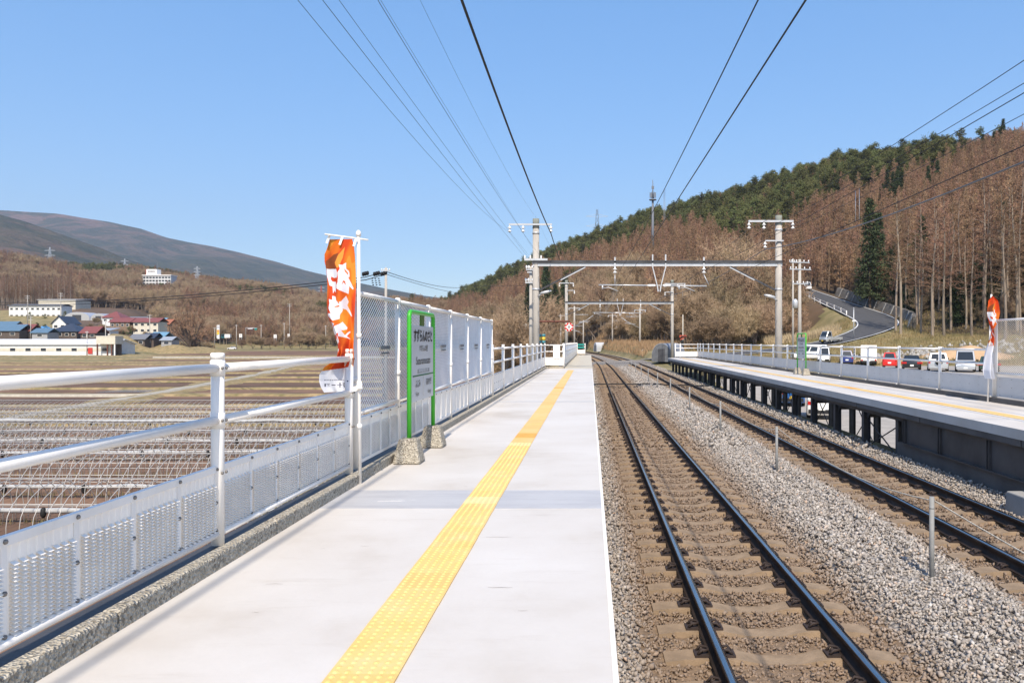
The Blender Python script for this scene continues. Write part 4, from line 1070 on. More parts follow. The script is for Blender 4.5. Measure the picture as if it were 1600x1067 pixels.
for a in [(957, 190, 490, 552, 1, "concrete mast with a bracket, midway between the two tracks' far curve"),
          (1000, 150, 481, 556, -1, "concrete mast right of the tracks beside the grey tunnel hut"),
          (897.5, 150, 478, 545, 1, "concrete mast just right of the red and white diamond sign"),
          (911.5, 215, 500, 547, -1, "thin concrete mast above the teal plates of the left platform"),
          (876, 170, 490, 545, -1, "concrete mast just left of the red and white diamond sign"),
          (849, 215, 499, 545, 1, "concrete mast behind the blue and yellow boards"),
          (822, 235, 505, 545, 1, "concrete mast left of the tall gantry pole, topped by a curled crossarm"),
          (792, 250, 507, 545, 1, "leftmost far concrete mast above the railing by the mesh fence")]:
    mast(*a)

def wire(name, pts, r, m, label, cat="overhead wire", group=None, n=6):
    o = MB().tube(pts, r, n).build(name, MATS[m]); return tag(o, label, cat, group)
def span(a, b, sag, k=14):
    a, b = Vector(a), Vector(b); return [tuple(a + (b - a) * (i / k) - Vector((0, 0, sag * 4 * (i / k) * (1 - i / k)))) for i in range(k)] + [tuple(b)]
def line(supports, sags):
    out = []
    for i in range(len(supports) - 1): out += span(supports[i], supports[i + 1], sags[i])[:-1]
    return out + [supports[-1]]
Yb, Y1, Y2, Y3 = -8.0, 42.0, 92.0, 140.0
cv = lambda Y: float(curve(Y))
G = "wires over the left platform"
wire("feeder_cable", line([(-2.04, Yb, 7.6), (-2.05, Y1 - 0.2, 7.1), (-1.9, Y2, 7.6), (-1.9 - cv(Y3), Y3, 7.8)], [0.55, 0.5, 0.4]), 0.024, "wire_black", "thick black cable hung from the left gantry pole's top arm")
for x, z1, zs, r_, lab in [(-4.2, 7.12, 0.9, 0.013, "leftmost thin wire, on the outer insulator of the left pole's top arm"),
                         (-3.41, 5.85, 0.15, 0.013, "thin wire on the outer pin of the left pole's lower arm"),
                         (-3.12, 5.86, 0.28, 0.010, "thin wire on the middle pin of the left pole's lower arm"),
                         (-2.56, 5.86, 0.42, 0.012, "thin wire on the inner pin of the left pole's lower arm"),
                         (-3.50, 7.12, 0.05, 0.010, "thin wire on the inner insulator of the left pole's top arm"),
                         (-2.84, 7.95, 0.9, 0.008, "hair thin wire ending at the very top of the left gantry pole")]:
    wire("overhead_wire", line([(x, Yb, z1 + 0.1), (x, Y1 - 0.22, z1), (x + 0.9, Y2, z1 + 0.9), (x + 0.9 - cv(Y3), Y3, z1 + 1)], [zs, 0.6, 0.5]), r_ * 0.34, "wire_green", lab)
for x, z1, zs, r_, mt, lab in [(8.28, 7.28, 0.55, 0.013, "wire_black", "thin wire on the left insulator of the right pole's top arm"),
                             (9.08, 7.28, 0.5, 0.013, "wire_black", "thin wire on the middle insulator of the right pole's top arm"),
                             (10.6, 7.33, 0.4, 0.013, "wire_black", "thin wire on the right insulator of the right pole's top arm"),
                             (9.12, 6.25, 1.1, 0.03, "wire_grey", "thick grey cable on the right pole's second arm")]:
    wire("overhead_wire", line([(x, Yb, z1 + 0.1), (x, Y1 - 0.22, z1), (x - 0.4, Y2, z1 + 0.5), (x - 0.4 - cv(Y3), Y3, z1 + 0.6)], [zs, 0.5, 0.4]), r_ * 0.72, mt, lab)
def catenary(c, label, stag):
    r = thing("catenary_wires", label, "catenary wires", (c, 0, 5))
    sup = [Yb, Y1 - 0.18, Y2 - 0.18, 132.0, 175.0, 210.0]
    cz = [3.93, 4.08, 4.5, 4.6, 4.8, 4.9]
    cp = [(c - cv(y) + s, y, z) for y, z, s in zip(sup, cz, (0.0, stag, -stag, stag, 0, 0))]
    mp = [(p[0], p[1], p[2] + 0.98) for p in cp]
    m = MB(); m.tube(line(cp, [0.02] * 5), 0.008, 6); m.build("contact_wire", MATS["wire_black"], r, world=True)
    m = MB(); m.tube(line(mp, [0.34] * 5), 0.0075, 6); m.build("messenger_wire", MATS["wire_black"], r, world=True)
    ml = line(mp, [0.34] * 5); cl = line(cp, [0.02] * 5)
    for i in range(15, len(ml), 1):
        if i % 14: MB().tube([ml[i], cl[i]], 0.004, 4, caps=False).build("dropper", MATS["galvanised"], r, world=True)
    m = MB(); i = 7
    for s in (-0.12, 0.12): m.tube([(ml[i][0], ml[i][1] + s, ml[i][2]), (cl[i][0], cl[i][1] + s, cl[i][2])], 0.005, 5)
    m.build("feeder_dropper", MATS["galvanised"], r, world=True)
catenary(1.64, "pair of black running wires above the left track", -0.14)
catenary(5.58, "pair of black running wires above the right track", 0.14)

# ---------------------------------------------------------------- utility poles
def utility_pole(px, Y, ytop, label, arms=((0.4, 1.2), (1.0, 1.6)), r0=0.16, yb=None, can=False, group=None, ang=0.0, m_="concrete_pole"):
    x, _, zt = at(px, Y, ytop); zb = gz(x, Y) - 0.3
    r = thing("utility_pole", label, "utility pole", (x, Y, zb), 0, group)
    h = zt - zb
    m = MB(); m.tube([(0, 0, 0), (0, 0, h)], [r0, r0 * 0.65], 10); m.build("pole", MATS[m_], r)
    q = Matrix.Rotation(ang, 3, 'Z')
    for dz, w in arms:
        m = MB(); m.box(q @ Vector((0, -0.12, h - dz)), (w, 0.08, 0.08), q); m.build("crossarm", MATS["galvanised"], r)
        m = MB()
        for k in (-0.45, -0.2, 0.2, 0.45):
            c = q @ Vector((k * w, -0.12, 0)); m.lathe([(0.03, h - dz + 0.04), (0.06, h - dz + 0.12), (0.04, h - dz + 0.24)], (c.x, c.y, 0), 6)
        m.build("insulator", MATS["porcelain"], r)
    if can:
        m = MB(); m.lathe([(0.05, h - 4.6), (0.24, h - 4.55), (0.25, h - 3.9), (0.18, h - 3.8), (0.05, h - 3.7)], (-0.42, 0, 0), 12); m.build("transformer", MATS["galvanised"], r)
    return r
utility_pole(603, 83, 418, "wooden looking pole behind the mesh fence with black insulators at its left", arms=((0.35, 0.9),), r0=0.19)
utility_pole(829.5, 44, 416, "slim pole close beside the left gantry pole", arms=((0.2, 0.5), (0.9, 0.6)), r0=0.12)
utility_pole(1249.5, 75, 405, "tall utility pole with three short arms beyond the right platform", arms=((0.3, 1.9), (0.95, 2.2), (2.3, 1.6)), r0=0.2, ang=0.25, can=True)
utility_pole(1239, 96, 404, "older utility pole just behind the tall pole with three arms", arms=((0.4, 0.9),), r0=0.14)
utility_pole(1111.5, 150, 516, "short thick post at the edge of the brown bushes", arms=(), r0=0.2)
for px, Y, yt, lab in [(43, 380, 461, "utility pole behind the white apartment row"), (95, 385, 457, "utility pole in front of the dark larch stand"), (48, 330, 494, "utility pole among the blue roofs"),
                       (165, 300, 500, "utility pole beside the long white building"), (136, 285, 517, "utility pole in front of the long building's windows"), (234, 345, 491, "utility pole right of the red roofs"),
                       (335.5, 400, 511, "thin pole left of the orange roadside sign"), (369.5, 400, 507, "thin pole between two roadside signs"), (408, 400, 507, "thin pole right of the overhead traffic sign"),
                       (444, 405, 504, "thin pole by the white roadside board"), (509, 410, 508, "thin pole just left of the orange banner"), (452.5, 430, 474, "pole on the wooded slope left of the banner")]:
    utility_pole(px, Y, yt, lab, arms=((0.5, 2.2), (1.5, 2.2)) if yt < 500 else ((0.5, 1.2),), r0=0.2)
# strain insulators hanging in the cross-valley line
r = thing("strain_insulator", "cluster of black strain insulators hanging in the wires left of the wooden pole", "insulator", at(585, 83, 432))
x, Y, z = at(585, 83, 428)
m = MB()
for dx in (-1.15, 0.0, 0.75):
    for k in range(3): m.lathe([(0.04, -0.14), (0.2, -0.10), (0.24, 0.0), (0.2, 0.10), (0.04, 0.14)], (x + dx + 0.22 * k, Y, z + 0.05 * k), 8, 'x')
for dx in (-0.3, 0.05, 0.4):
    for k in range(4): m.lathe([(0.03, -0.06), (0.13, 0), (0.03, 0.06)], (x + dx + 0.04 * k, Y + 0.2, z - 0.45 - 0.22 * k), 8)
m.build("insulator_disc", MATS["wire_black"], r, world=True)
pa = at(603, 83, 424)
wire("power_line", span(at(-60, 160, 470), at(570, 83, 433), 1.2, 24) + [pa], 0.045, "wire_black", "upper black power line crossing the valley to the wooden pole", "power line")
wire("power_line", span(at(-60, 162, 474), at(572, 84, 437), 1.2, 24) + [at(603, 84, 428)], 0.045, "wire_black", "lower black power line crossing the valley to the wooden pole", "power line")
wire("power_line", span(pa, at(735, 190, 447), 0.9, 16) + [at(830, 240, 446)], 0.035, "wire_black", "power line running right from the wooden pole to the hillside", "power line")
wire("power_line", span(at(603, 84, 428), at(735, 200, 459), 0.5, 16), 0.03, "wire_black", "lower power line running right from the wooden pole", "power line")
# red and white diamond sign on a rusty bracket, striped boards, crossing signal
r = thing("diamond_sign", "red and white diamond sign hanging from a rusty bracket", "railway sign", (-3.2, 48, -1))
m = MB(); m.tube([(-3.25, 48, -1.0), (-3.25, 48, 2.55), (-3.15, 48, 2.65), (-1.2, 48, 2.65)], 0.06, 8); m.build("bracket", MATS["rust_steel"], r, world=True)
cx, cz = -1.26, 2.32
def poly_ring(m, pts, y, th=0.01): m.prism(pts, 'y', y, y - th)
m = MB(); R = 0.27; poly_ring(m, [(cx + R * math.cos(a), cz + R * math.sin(a)) for a in [math.pi / 8 + k * math.pi / 4 for k in range(8)]], 48, 0.02); b = m.build("board", mat("sign_red", (0.55, 0.03, 0.03), 0.5), r, world=True)
m = MB(); R = 0.20; poly_ring(m, [(cx, cz + R), (cx + R, cz), (cx, cz - R), (cx - R, cz)], 47.976); 
for k in range(8): a = k * math.pi / 4; poly_ring(m, [(cx + 0.235 * math.cos(a) + dx, cz + 0.235 * math.sin(a) + dz) for dx, dz in ((-.025, -.025), (.025, -.025), (.025, .025), (-.025, .025))], 47.979, 0.004)
m.build("white_diamond", MATS["white_paint"], r, world=True)
m = MB(); poly_ring(m, [(cx + 0.09 * math.cos(a), cz + 0.09 * math.sin(a)) for a in np.linspace(0, 2 * math.pi, 16)[:-1]], 47.965, 0.004); m.build("grey_dot", mat("print_grey", (0.30, 0.31, 0.31), 0.5), r, world=True)
for k, lab in enumerate(("left of two blue and yellow striped stop boards", "right of two blue and yellow striped stop boards")):
    x = -2.91 + 0.215 * k; r = thing("stop_board", lab + " beside the left gantry pole", "railway sign", (x, 46.5, -1), 0, "striped stop boards by the gantry pole")
    m = MB(); m.tube([(x, 46.55, -1), (x, 46.55, 1.85)], 0.03, 8); m.build("post", MATS["dark_steel"], r, world=True)
    for z0, z1, mt in ((1.33, 1.50, "teal2"), (1.50, 1.71, "yellow2"), (1.71, 1.88, "teal2")):
        m = MB(); m.lathe([(0.10, z0), (0.10, z1)], (x, 46.5, 0), 12); m.build("stripe", mat(mt, (0.07, 0.24, 0.27) if mt == "teal2" else (0.75, 0.50, 0.06), 0.5), r, world=True)
x, Y, z = at(1067, 105, 527); r = thing("crossing_signal", "red level crossing signal on a pale post before the brown bushes", "signal", (x, Y, z - 3))
m = MB(); m.tube([(x, Y, z - 3), (x, Y, z + 3.0)], [0.09, 0.07], 8); m.build("post", MATS["rope_pale"], r, world=True)
m = MB(); m.box2((x - 0.45, Y - 0.12, z + 0.0), (x + 0.45, Y - 0.06, z + 0.30)); m.bar((x - .35, Y - .1, z - .3), (x + .3, Y - .1, z + .1), 0.05, 0.12); m.build("cross_board", mat("signal_red", (0.50, 0.09, 0.05), 0.5), r, world=True)
m = MB(); m.box2((x - 0.3, Y - 0.2, z + 0.06), (x + 0.42, Y - 0.13, z + 0.2)); m.box2((x - 0.25, Y - 0.2, z - 1.3), (x + 0.1, Y - 0.05, z - 0.35)); m.build("lamp_box", MATS["black_rubber"], r, world=True)
# ---------------------------------------------------------------- roads and lots on the right
def ribbon(path, w, lift):
    p = np.asarray(path); tg = np.gradient(p[:, :2], axis=0); tg /= np.linalg.norm(tg, axis=1, keepdims=True); nn = np.stack([-tg[:, 1], tg[:, 0]], 1)
    w = np.broadcast_to(w, (len(p),))[:, None]
    a = np.concatenate([p[:, :2] + nn * w, p[:, 2:] + lift], 1); b = np.concatenate([p[:, :2] - nn * w, p[:, 2:] + lift], 1)
    V = np.concatenate([a, b]); n = len(p); i = np.arange(n - 1); return V, np.stack([i, n + i, n + i + 1, i + 1], 1)
rw = 2.9 + 1.2 * np.exp(-((np.arange(len(ROADD)) / len(ROADD) - 0.42) / 0.12) ** 2)
V, F = ribbon(ROADD, rw, 0.03); tag(np_mesh("road", V, F, MATS["road_asphalt"]), kind="structure")
for s, nm in ((1, "edge_line"), (-1, "edge_line")):
    p = ROADD.copy(); tg = np.gradient(p[:, :2], axis=0); tg /= np.linalg.norm(tg, axis=1, keepdims=True)
    p[:, 0] += -tg[:, 1] * s * (rw - 0.3); p[:, 1] += tg[:, 0] * s * (rw - 0.3)
    V, F = ribbon(p, 0.10, 0.036); tag(np_mesh("road_marking", V, F, MATS["line_paint"]), kind="structure")
def offset_path(s, i0, i1):
    p = ROADD[i0:i1].copy(); tg = np.gradient(ROADD[:, :2], axis=0)[i0:i1]; tg /= np.linalg.norm(tg, axis=1, keepdims=True); q = p.copy()
    q[:, 0] += -tg[:, 1] * s; q[:, 1] += tg[:, 0] * s; return q
i0 = int(np.argmin(np.abs(ROADD[:, 1] - 152))); i1 = int(np.argmin(np.abs(ROADD[:, 1] - 214)))
gp = offset_path(3.6, i0, i1)
r = thing("guardrail", "white guardrail on the valley side of the uphill forest road", "guardrail", tuple(gp[0]))
m = MB(); pts = [tuple(p + np.array([0, 0, 0.62])) for p in gp[::2]]
for a, b in zip(pts[:-1], pts[1:]): m.bar(a, b, 0.06, 0.30)
m.build("rail", MATS["white_paint"], r, world=True)
for p in gp[::3]:
    m = MB(); m.tube([tuple(p + np.array([0, 0, -0.5])), tuple(p + np.array([0, 0, 0.8]))], 0.10, 8); m.build("post", MATS["white_paint"], r, world=True)
ia = int(np.argmin(np.abs(ROADD[:, 1] - 134))); ib = int(np.argmin(np.abs(ROADD[:, 1] - 190)))
wp = offset_path(-4.9, ia, ib)
m = MB()
for a, b in zip(wp[:-1], wp[1:]):
    h0 = h1 = 1.5
    vs = [(a[0], a[1], a[2] - 0.6), (b[0], b[1], b[2] - 0.6), (b[0] + 0.8, b[1], b[2] + h1), (a[0] + 0.8, a[1], a[2] + h0), (a[0] + 1.4, a[1], a[2] - .6), (b[0] + 1.4, b[1], b[2] - .6), (b[0] + 1.4, b[1], b[2] + h1), (a[0] + 1.4, a[1], a[2] + h0)]
    m.add(vs, [(0, 1, 2, 3), (3, 2, 6, 7), (4, 7, 6, 5), (0, 3, 7, 4), (1, 5, 6, 2)])
r = m.build("retaining_wall", mat("mossy_concrete", (0.17, 0.15, 0.125), 0.95, 0.3, 0.8, 0.4, 4)); tag(r, "grey concrete retaining wall along the inner side of the forest road", "wall")
m = MB()
for k, (a, b) in enumerate(zip(wp[:-1], wp[1:])):
    if k % 3 == 0: m.bar((a[0] - 0.06, a[1], a[2] - 0.3), (a[0] + 0.75, a[1], a[2] + 1.55), 0.3, 0.12)
m.build("wall_rib", MATS["concrete"], r)
x, Y, z = at(1334, 122, 527); z = gz(x, Y)
r = thing("road_mirror_pole", "slim white pole at the road bend right of the small truck", "pole", (x, Y, z))
m = MB(); m.tube([(0, 0, 0), (0, 0, 4.6)], 0.07, 8); m.lathe([(0.085, 4.5), (0.085, 4.65), (0.03, 4.7)], n=8); m.build("pole", MATS["galvanised"], r)
m = MB(); m.box((0, -0.09, 2.7), (0.5, 0.03, 0.22)); m.build("plate", MATS["white_paint"], r)
# lot markings, sand, rubble, reeds
m = MB()
for px, Y, yb in ((1487, 73, 0), (1525, 73, 0), (1560, 73, 0), (1450, 74, 0), (1415, 76, 0), (1376, 80, 0)):
    x = (px - 922) / 1250 * Y; m.add([(x - 0.06, Y - 2.2, gz(x, Y - 2.2) + 0.02), (x + 0.06, Y - 2.2, gz(x, Y - 2.2) + 0.02), (x + 0.06, Y + 4, gz(x, Y + 4) + 0.03), (x - 0.06, Y + 4, gz(x, Y + 4) + 0.03)], [(0, 1, 2, 3)])
m.build("parking_line", MATS["line_paint"])["kind"] = "structure"
def heap(name, x, y, rx, ry, h, m_, label, cat, flat=False):
    n = 24; V = []; F = []
    for i in range(n + 1):
        for j in range(n + 1):
            a, b = i / n * 2 - 1, j / n * 2 - 1; d = math.hypot(a, b); zz = min(h * 1.0, (h if not flat else h * 2.2) * max(0, 1 - d) ** 0.9) * (1 + 0.25 * math.sin(a * 9 + b * 5)) - 0.25
            V.append((x + a * rx, y + b * ry, gz(x + a * rx, y + b * ry) + zz))
    for i in range(n):
        for j in range(n): F.append((i * (n + 1) + j, (i + 1) * (n + 1) + j, (i + 1) * (n + 1) + j + 1, i * (n + 1) + j + 1))
    o = np_mesh(name, V, F, m_, smooth=True); return tag(o, label, cat)
heap("sand_heap", 48, 102, 7, 3.5, 1.6, MATS["orange_sand"], "orange sand heap behind the parked cars", "sand heap")
heap("earth_bank", 37, 98, 10, 3, 0.75, MATS["orange_sand"], "low bank of orange earth behind the red car", "earth bank")
def rubble(name, cx, cy, lx, ly, n, s0, s1, label=None):
    v = []; f = []
    g = np.array([(1, 0, 0), (-1, 0, 0), (0, 1, 0), (0, -1, 0), (0, 0, 1), (0, 0, -1)], float); fc = [(0, 2, 4), (2, 1, 4), (1, 3, 4), (3, 0, 4), (2, 0, 5), (1, 2, 5), (3, 1, 5), (0, 3, 5)]
    for k in range(n):
        x, y = cx + rng.normal() * lx, cy + rng.normal() * ly; s = rng.uniform(s0, s1)
        P = g * rng.uniform(0.6, 1.2, (6, 1)) * s * rng.uniform(.6, 1.3, 3) + np.array([x, y, gz(x, y) + s * 0.3]); b = len(v); v += list(P); f += [tuple(b + q for q in t_) for t_ in fc]
    return tag(np_mesh(name, v, f, MATS["rubble_stone"]), kind="stuff")
rubble("rubble", 43, 104, 5.0, 1.6, 260, 0.12, 0.5); rubble("rubble", 54, 108, 4.0, 1.5, 160, 0.12, 0.45); rubble("rubble", 38.5, 138, 2.4, 0.8, 90, 0.2, 0.5)
def blades(name, n, fx, fy, h0, h1, w, m_, kind="stuff", label=None):
    x = fx(n); y = fy(n); k_ = road_dist(x, y)[0] > 4.2; x, y = x[k_], y[k_]; n = len(x); z = ground(x, y); h = rng.uniform(h0, h1, n); a = rng.uniform(0, 6.28, n); ln = rng.normal(0, 0.25, (n, 2)) * h[:, None]
    dx, dy = np.cos(a) * w / 2, np.sin(a) * w / 2
    V = np.stack([np.stack([x - dx, y - dy, z - .05], 1), np.stack([x + dx, y + dy, z - .05], 1), np.stack([x + ln[:, 0], y + ln[:, 1], z + h], 1)], 1).reshape(-1, 3)
    F = np.arange(3 * n).reshape(-1, 3); return tag(np_mesh(name, V, F, m_), kind=kind)
blades("dry_reeds", 5200, lambda n: rng.uniform(29, 41, n), lambda n: rng.uniform(128, 136, n), 0.6, 1.9, 0.10, MATS["reed"])
blades("dry_grass", 60000, lambda n: rng.uniform(10, 62, n), lambda n: rng.uniform(93, 150, n), 0.12, 0.55, 0.09, mat("dry_grass_blade", (0.30, 0.22, 0.11), 0.9, col2=(0.17, 0.15, 0.06), vscale=0.25))
_by = rng.uniform(118, 235, 14000); _bx = 8.6 - curve(_by) + rng.uniform(0, 1, 14000) ** 1.3 * 17
blades("bank_reeds", 14000, lambda n: _bx, lambda n: _by, 0.3, 1.2, 0.10, mat("brown_reed", (0.33, 0.215, 0.12), 0.9, 0.35, 0.5))
blades("bank_grass", 22000, lambda n: rng.uniform(-13, -2.7, n), lambda n: rng.uniform(3, 60, n), 0.08, 0.4, 0.035, MATS["dry_grass_blade"])

# ---------------------------------------------------------------- vehicles
PAINT = {}
def paint(nm, c, rough=0.25, metal=0.0):
    if nm not in PAINT:
        m = mat("car_paint_" + nm, c, rough, 0.04, 2.0, metal=metal, spec=0.5); m.node_tree.nodes["Principled BSDF"].inputs["Coat Weight"].default_value = 0.6; PAINT[nm] = m
    return PAINT[nm]
GLASS = mat("car_glass", (0.02, 0.025, 0.03), 0.08, spec=0.7); LAMP_R = mat("tail_lamp", (0.45, 0.02, 0.015), 0.25); LAMP_W = mat("head_lamp", (0.7, 0.72, 0.74), 0.15, spec=0.7)
TRIM = mat("black_trim", (0.02, 0.02, 0.021), 0.6); PLATE = mat("plate_white", (0.75, 0.75, 0.72), 0.5); PLATEY = mat("plate_yellow", (0.75, 0.50, 0.04), 0.5)
def wheel(root, x, y, r):
    m = MB(); m.lathe([(r * 0.62, -0.09), (r * 0.95, -0.10), (r, -0.06), (r, 0.06), (r * 0.95, 0.10), (r * 0.62, 0.09)], (0, 0, 0), 18, 'x'); t_ = m.build("tyre", MATS["black_rubber"], root); t_.location = (x, y, r)
    s = 1 if x > 0 else -1
    m = MB(); m.lathe([(r * 0.62, s * 0.02), (r * 0.60, s * 0.085), (r * 0.2, s * 0.07), (r * 0.15, s * 0.095), (0.01, s * 0.095)], (0, 0, 0), 14, 'x'); m.build("rim", MATS["galvanised"], t_)
def loft(m, secs):
    """secs: list of (y, half-width, z0, z1, inset at top) rounded boxes along the car"""
    rings = []
    for (y, w, z0, z1, ins) in secs:
        r = min(0.09, (z1 - z0) * 0.25); h = z1 - z0
        rings.append([(-w * 0.94, y, z0), (w * 0.94, y, z0), (w, y, z0 + r), (w, y, z0 + h * 0.6), (w - ins * 0.7, y, z1 - r * 0.6), (w - ins - r, y, z1), (-(w - ins - r), y, z1), (-(w - ins * 0.7), y, z1 - r * 0.6), (-w, y, z0 + h * 0.6), (-w, y, z0 + r)])
    n = len(rings[0]); vs = [p for r in rings for p in r]; fs = []
    for i in range(len(rings) - 1):
        for j in range(n): fs.append((i * n + j, i * n + (j + 1) % n, (i + 1) * n + (j + 1) % n, (i + 1) * n + j))
    fs += [tuple(range(n))[::-1], tuple((len(rings) - 1) * n + j for j in range(n))]
    m.add(vs, fs, True)
def car(kind, label, cat, loc, rotz, pt, plate=PLATE, group=None):
    """car pointing to local +y (its tail at -y)"""
    r = thing({"van": "parked_van", "kei": "parked_van", "box": "parked_truck", "pickup": "small_truck"}.get(kind, "parked_car"), label, cat, loc, rotz, group)
    D = {"van": (4.4, 1.70, 1.92), "kei": (3.3, 1.47, 1.86), "hatch": (3.4, 1.47, 1.62), "sedan": (4.5, 1.70, 1.40), "suv": (4.4, 1.78, 1.72), "box": (4.7, 1.72, 2.3), "pickup": (3.4, 1.47, 1.78)}[kind]
    L_, W, H = D; hl, hw = L_ / 2, W / 2; wr = 0.31 if kind in ("van", "sedan", "suv", "box") else 0.26
    belt = {"van": 1.0, "kei": 0.98, "hatch": 0.93, "sedan": 0.86, "suv": 1.02, "box": 1.05, "pickup": 0.95}[kind]
    m = MB(); m.mi = 0
    front = {"van": 0.80, "kei": 0.9, "hatch": 0.80, "sedan": 0.70, "suv": 0.86, "box": 0.95, "pickup": 0.9}[kind]
    rear_y = -hl
    body_end = -hl if kind not in ("box", "pickup") else (0.35)
    loft(m, [(body_end, hw * 0.93, 0.30, belt - 0.06, .02), (body_end + 0.12, hw, 0.20, belt, .02), (hl * 0.45, hw, 0.20, belt, 0.02), (hl - 0.35, hw * 0.98, 0.22, front + .02, 0.03), (hl - 0.06, hw * 0.93, 0.26, front - 0.06, 0.04), (hl, hw * 0.86, 0.32, front - 0.2, 0.04)])
    # cabin
    cab = {"van": (-hl + .04, -hl + .14, hl - 1.35, hl - 0.62), "kei": (-hl + .03, -hl + .12, hl - .62, hl - .12), "hatch": (-hl + .05, -hl + .35, hl - 1.45, hl - .72), "sedan": (-hl + .75, -hl + 1.35, hl - 2.0, hl - 1.25),
           "suv": (-hl + .08, -hl + .45, hl - 1.85, hl - 1.1), "box": (0.37, 0.45, hl - .55, hl - .12), "pickup": (0.38, 0.45, hl - .6, hl - .12)}[kind]
    ins = 0.14 if kind in ("van", "kei", "box", "pickup") else 0.22
    yb0, yb1, yf1, yf0 = cab; wb, wt = hw - 0.03, hw - ins
    vs = [(-wb, yb0, belt - .01), (wb, yb0, belt - .01), (wb, yf0, belt - .01), (-wb, yf0, belt - .01), (-wt, yb1, H), (wt, yb1, H), (wt, yf1, H), (-wt, yf1, H)]
    m.add(vs, [(0, 1, 5, 4), (1, 2, 6, 5), (2, 3, 7, 6), (3, 0, 4, 7), (4, 5, 6, 7)])
    b = m.build("body", pt, r); bevel(b, 0.05, 3)
    V = [Vector(v) for v in vs]
    def pane(quad, name="window", u0=.08, u1=.92, v0=.10, v1=.88, out=0.006, u_off=0.0):
        a, b_, c, d = [V[k] for k in quad]; nrm = (b_ - a).cross(d - a).normalized()
        def P(u, v): return (a * (1 - u) + b_ * u) * (1 - v) + (d * (1 - u) + c * u) * v + nrm * out
        q = [P(u0, v0), P(u1, v0), P(u1, v1), P(u0, v1)]; q2 = [p - nrm * (out + 0.02) for p in q]
        g = MB(); g.add(q + q2, [(0, 1, 2, 3), (4, 7, 6, 5), (0, 4, 5, 1), (1, 5, 6, 2), (2, 6, 7, 3), (3, 7, 4, 0)]); return g.build(name, GLASS, r)
    pane((0, 1, 5, 4), "rear_window", .12, .88, .16, .86); pane((2, 3, 7, 6), "windscreen", .08, .92, .08, .90)
    if kind in ("box", "pickup"): pane((1, 2, 6, 5), "window", .15, .85, .12, .85); pane((3, 0, 4, 7), "window", .15, .85, .12, .85)
    else:
        for q in ((1, 2, 6, 5), (3, 0, 4, 7)):
            k = 3 if kind in ("van", "suv") else 2
            for j in range(k): pane(q, "window", .05 + .9 * j / k + .02, .05 + .9 * (j + 1) / k - .02, .10, .88)
    for x in (-hw + 0.09, hw - 0.09):
        for y in (-hl + 0.75, hl - 0.72): wheel(r, x, y, wr)
    for s in (-1, 1):
        g = MB(); g.box((s * (hw - 0.20), hl - 0.045 if kind != "kei" else hl - .03, front - 0.22), (0.30, 0.07, 0.14)); o = g.build("headlight", LAMP_W, r); bevel(o, 0.02, 2)
        g = MB(); y0 = -hl + (0.02 if kind not in ("box", "pickup") else 0.0); g.box((s * (hw - 0.13), y0, belt - 0.16 if kind not in ("box", "pickup") else .62), (0.16 if kind != "sedan" else 0.5, 0.06, 0.26 if kind in ("van", "suv") else 0.18)); g.build("tail_light", LAMP_R, r)
        g = MB(); g.box((s * (hw + 0.08), yf0 - 0.12, belt + 0.1), (0.12, 0.08, 0.15)); g.build("mirror", TRIM, r)
    g = MB(); g.box((0, hl - 0.03, front - 0.22), (W * 0.42, 0.05, 0.12)); g.build("grille", TRIM, r)
    g = MB(); g.box((0, hl + 0.0, 0.36), (W * 0.88, 0.10, 0.20)); g.box((0, -hl - 0.0, 0.40), (W * 0.88, 0.10, 0.20)); g.build("bumper", pt if kind not in ("kei", "box", "pickup") else TRIM, r)
    g = MB(); g.box((0, hl + 0.055, 0.38), (0.33, 0.012, 0.165)); g.build("plate", plate, r); g = MB(); g.box((0, -hl - 0.055, 0.55 if kind != "sedan" else 0.45), (0.33, 0.012, 0.165)); g.build("plate", plate, r)
    if kind == "box":
        g = MB(); g.box2((-hw, -hl, 0.55), (hw, 0.28, H)); 
        for z in (0.9, 1.25, 1.6, 1.95): g.box2((-hw - 0.015, -hl - 0.02, z), (hw + 0.015, 0.28, z + 0.05))
        g.box2((-hw + 0.1, -hl + .2, 0.40), (hw - .1, hl - .3, 0.549)); g.build("box_body", MATS["white_panel"], r)
    if kind == "pickup":
        g = MB(); g.box2((-hw, -hl, 0.55), (hw, 0.30, 0.62)); g.box2((-hw, -hl, 0.62), (-hw + .04, 0.30, 0.95)); g.box2((hw - .04, -hl, 0.62), (hw, 0.30, 0.95)); g.box2((-hw + .04, -hl, 0.62), (hw - .04, -hl + .04, 0.95)); g.box2((-hw + .1, -hl + .2, .38), (hw - .1, .3, .549)); g.build("bed", pt, r)
    if kind == "suv":
        g = MB(); g.lathe([(0.30, -hl - 0.05), (0.33, -hl - 0.12), (0.30, -hl - 0.20), (0.1, -hl - 0.22)], (0.05, 0, 0.88), 14, 'y'); g.build("spare_wheel", MATS["black_rubber"], r)
    return r
def lot(px, Y): x = (px - 922) / 1250 * Y; return (x, Y, gz(x, Y) + 0.03)
WHITE = paint("white", (0.78, 0.78, 0.77)); SILVER = paint("silver", (0.55, 0.56, 0.56), 0.3, 0.5)
def face_cam(px): return math.atan2(-(px - 922), 1250)
car("van", "silver van parked nose first towards the railing, rightmost complete car of the lot", "van", lot(1508, 74.5), math.pi - 0.42, SILVER)
car("suv", "silver off-roader with a spare wheel, tail towards the railing", "car", lot(1465, 76.5), -0.38, SILVER)
car("sedan", "black sedan with its tail towards the railing, right of the red hatchback", "car", lot(1424, 80), -0.36, paint("black", (0.012, 0.013, 0.016)))
car("hatch", "red hatchback with its tail towards the railing", "car", lot(1391, 85.5), -0.40, paint("red", (0.62, 0.022, 0.015)))
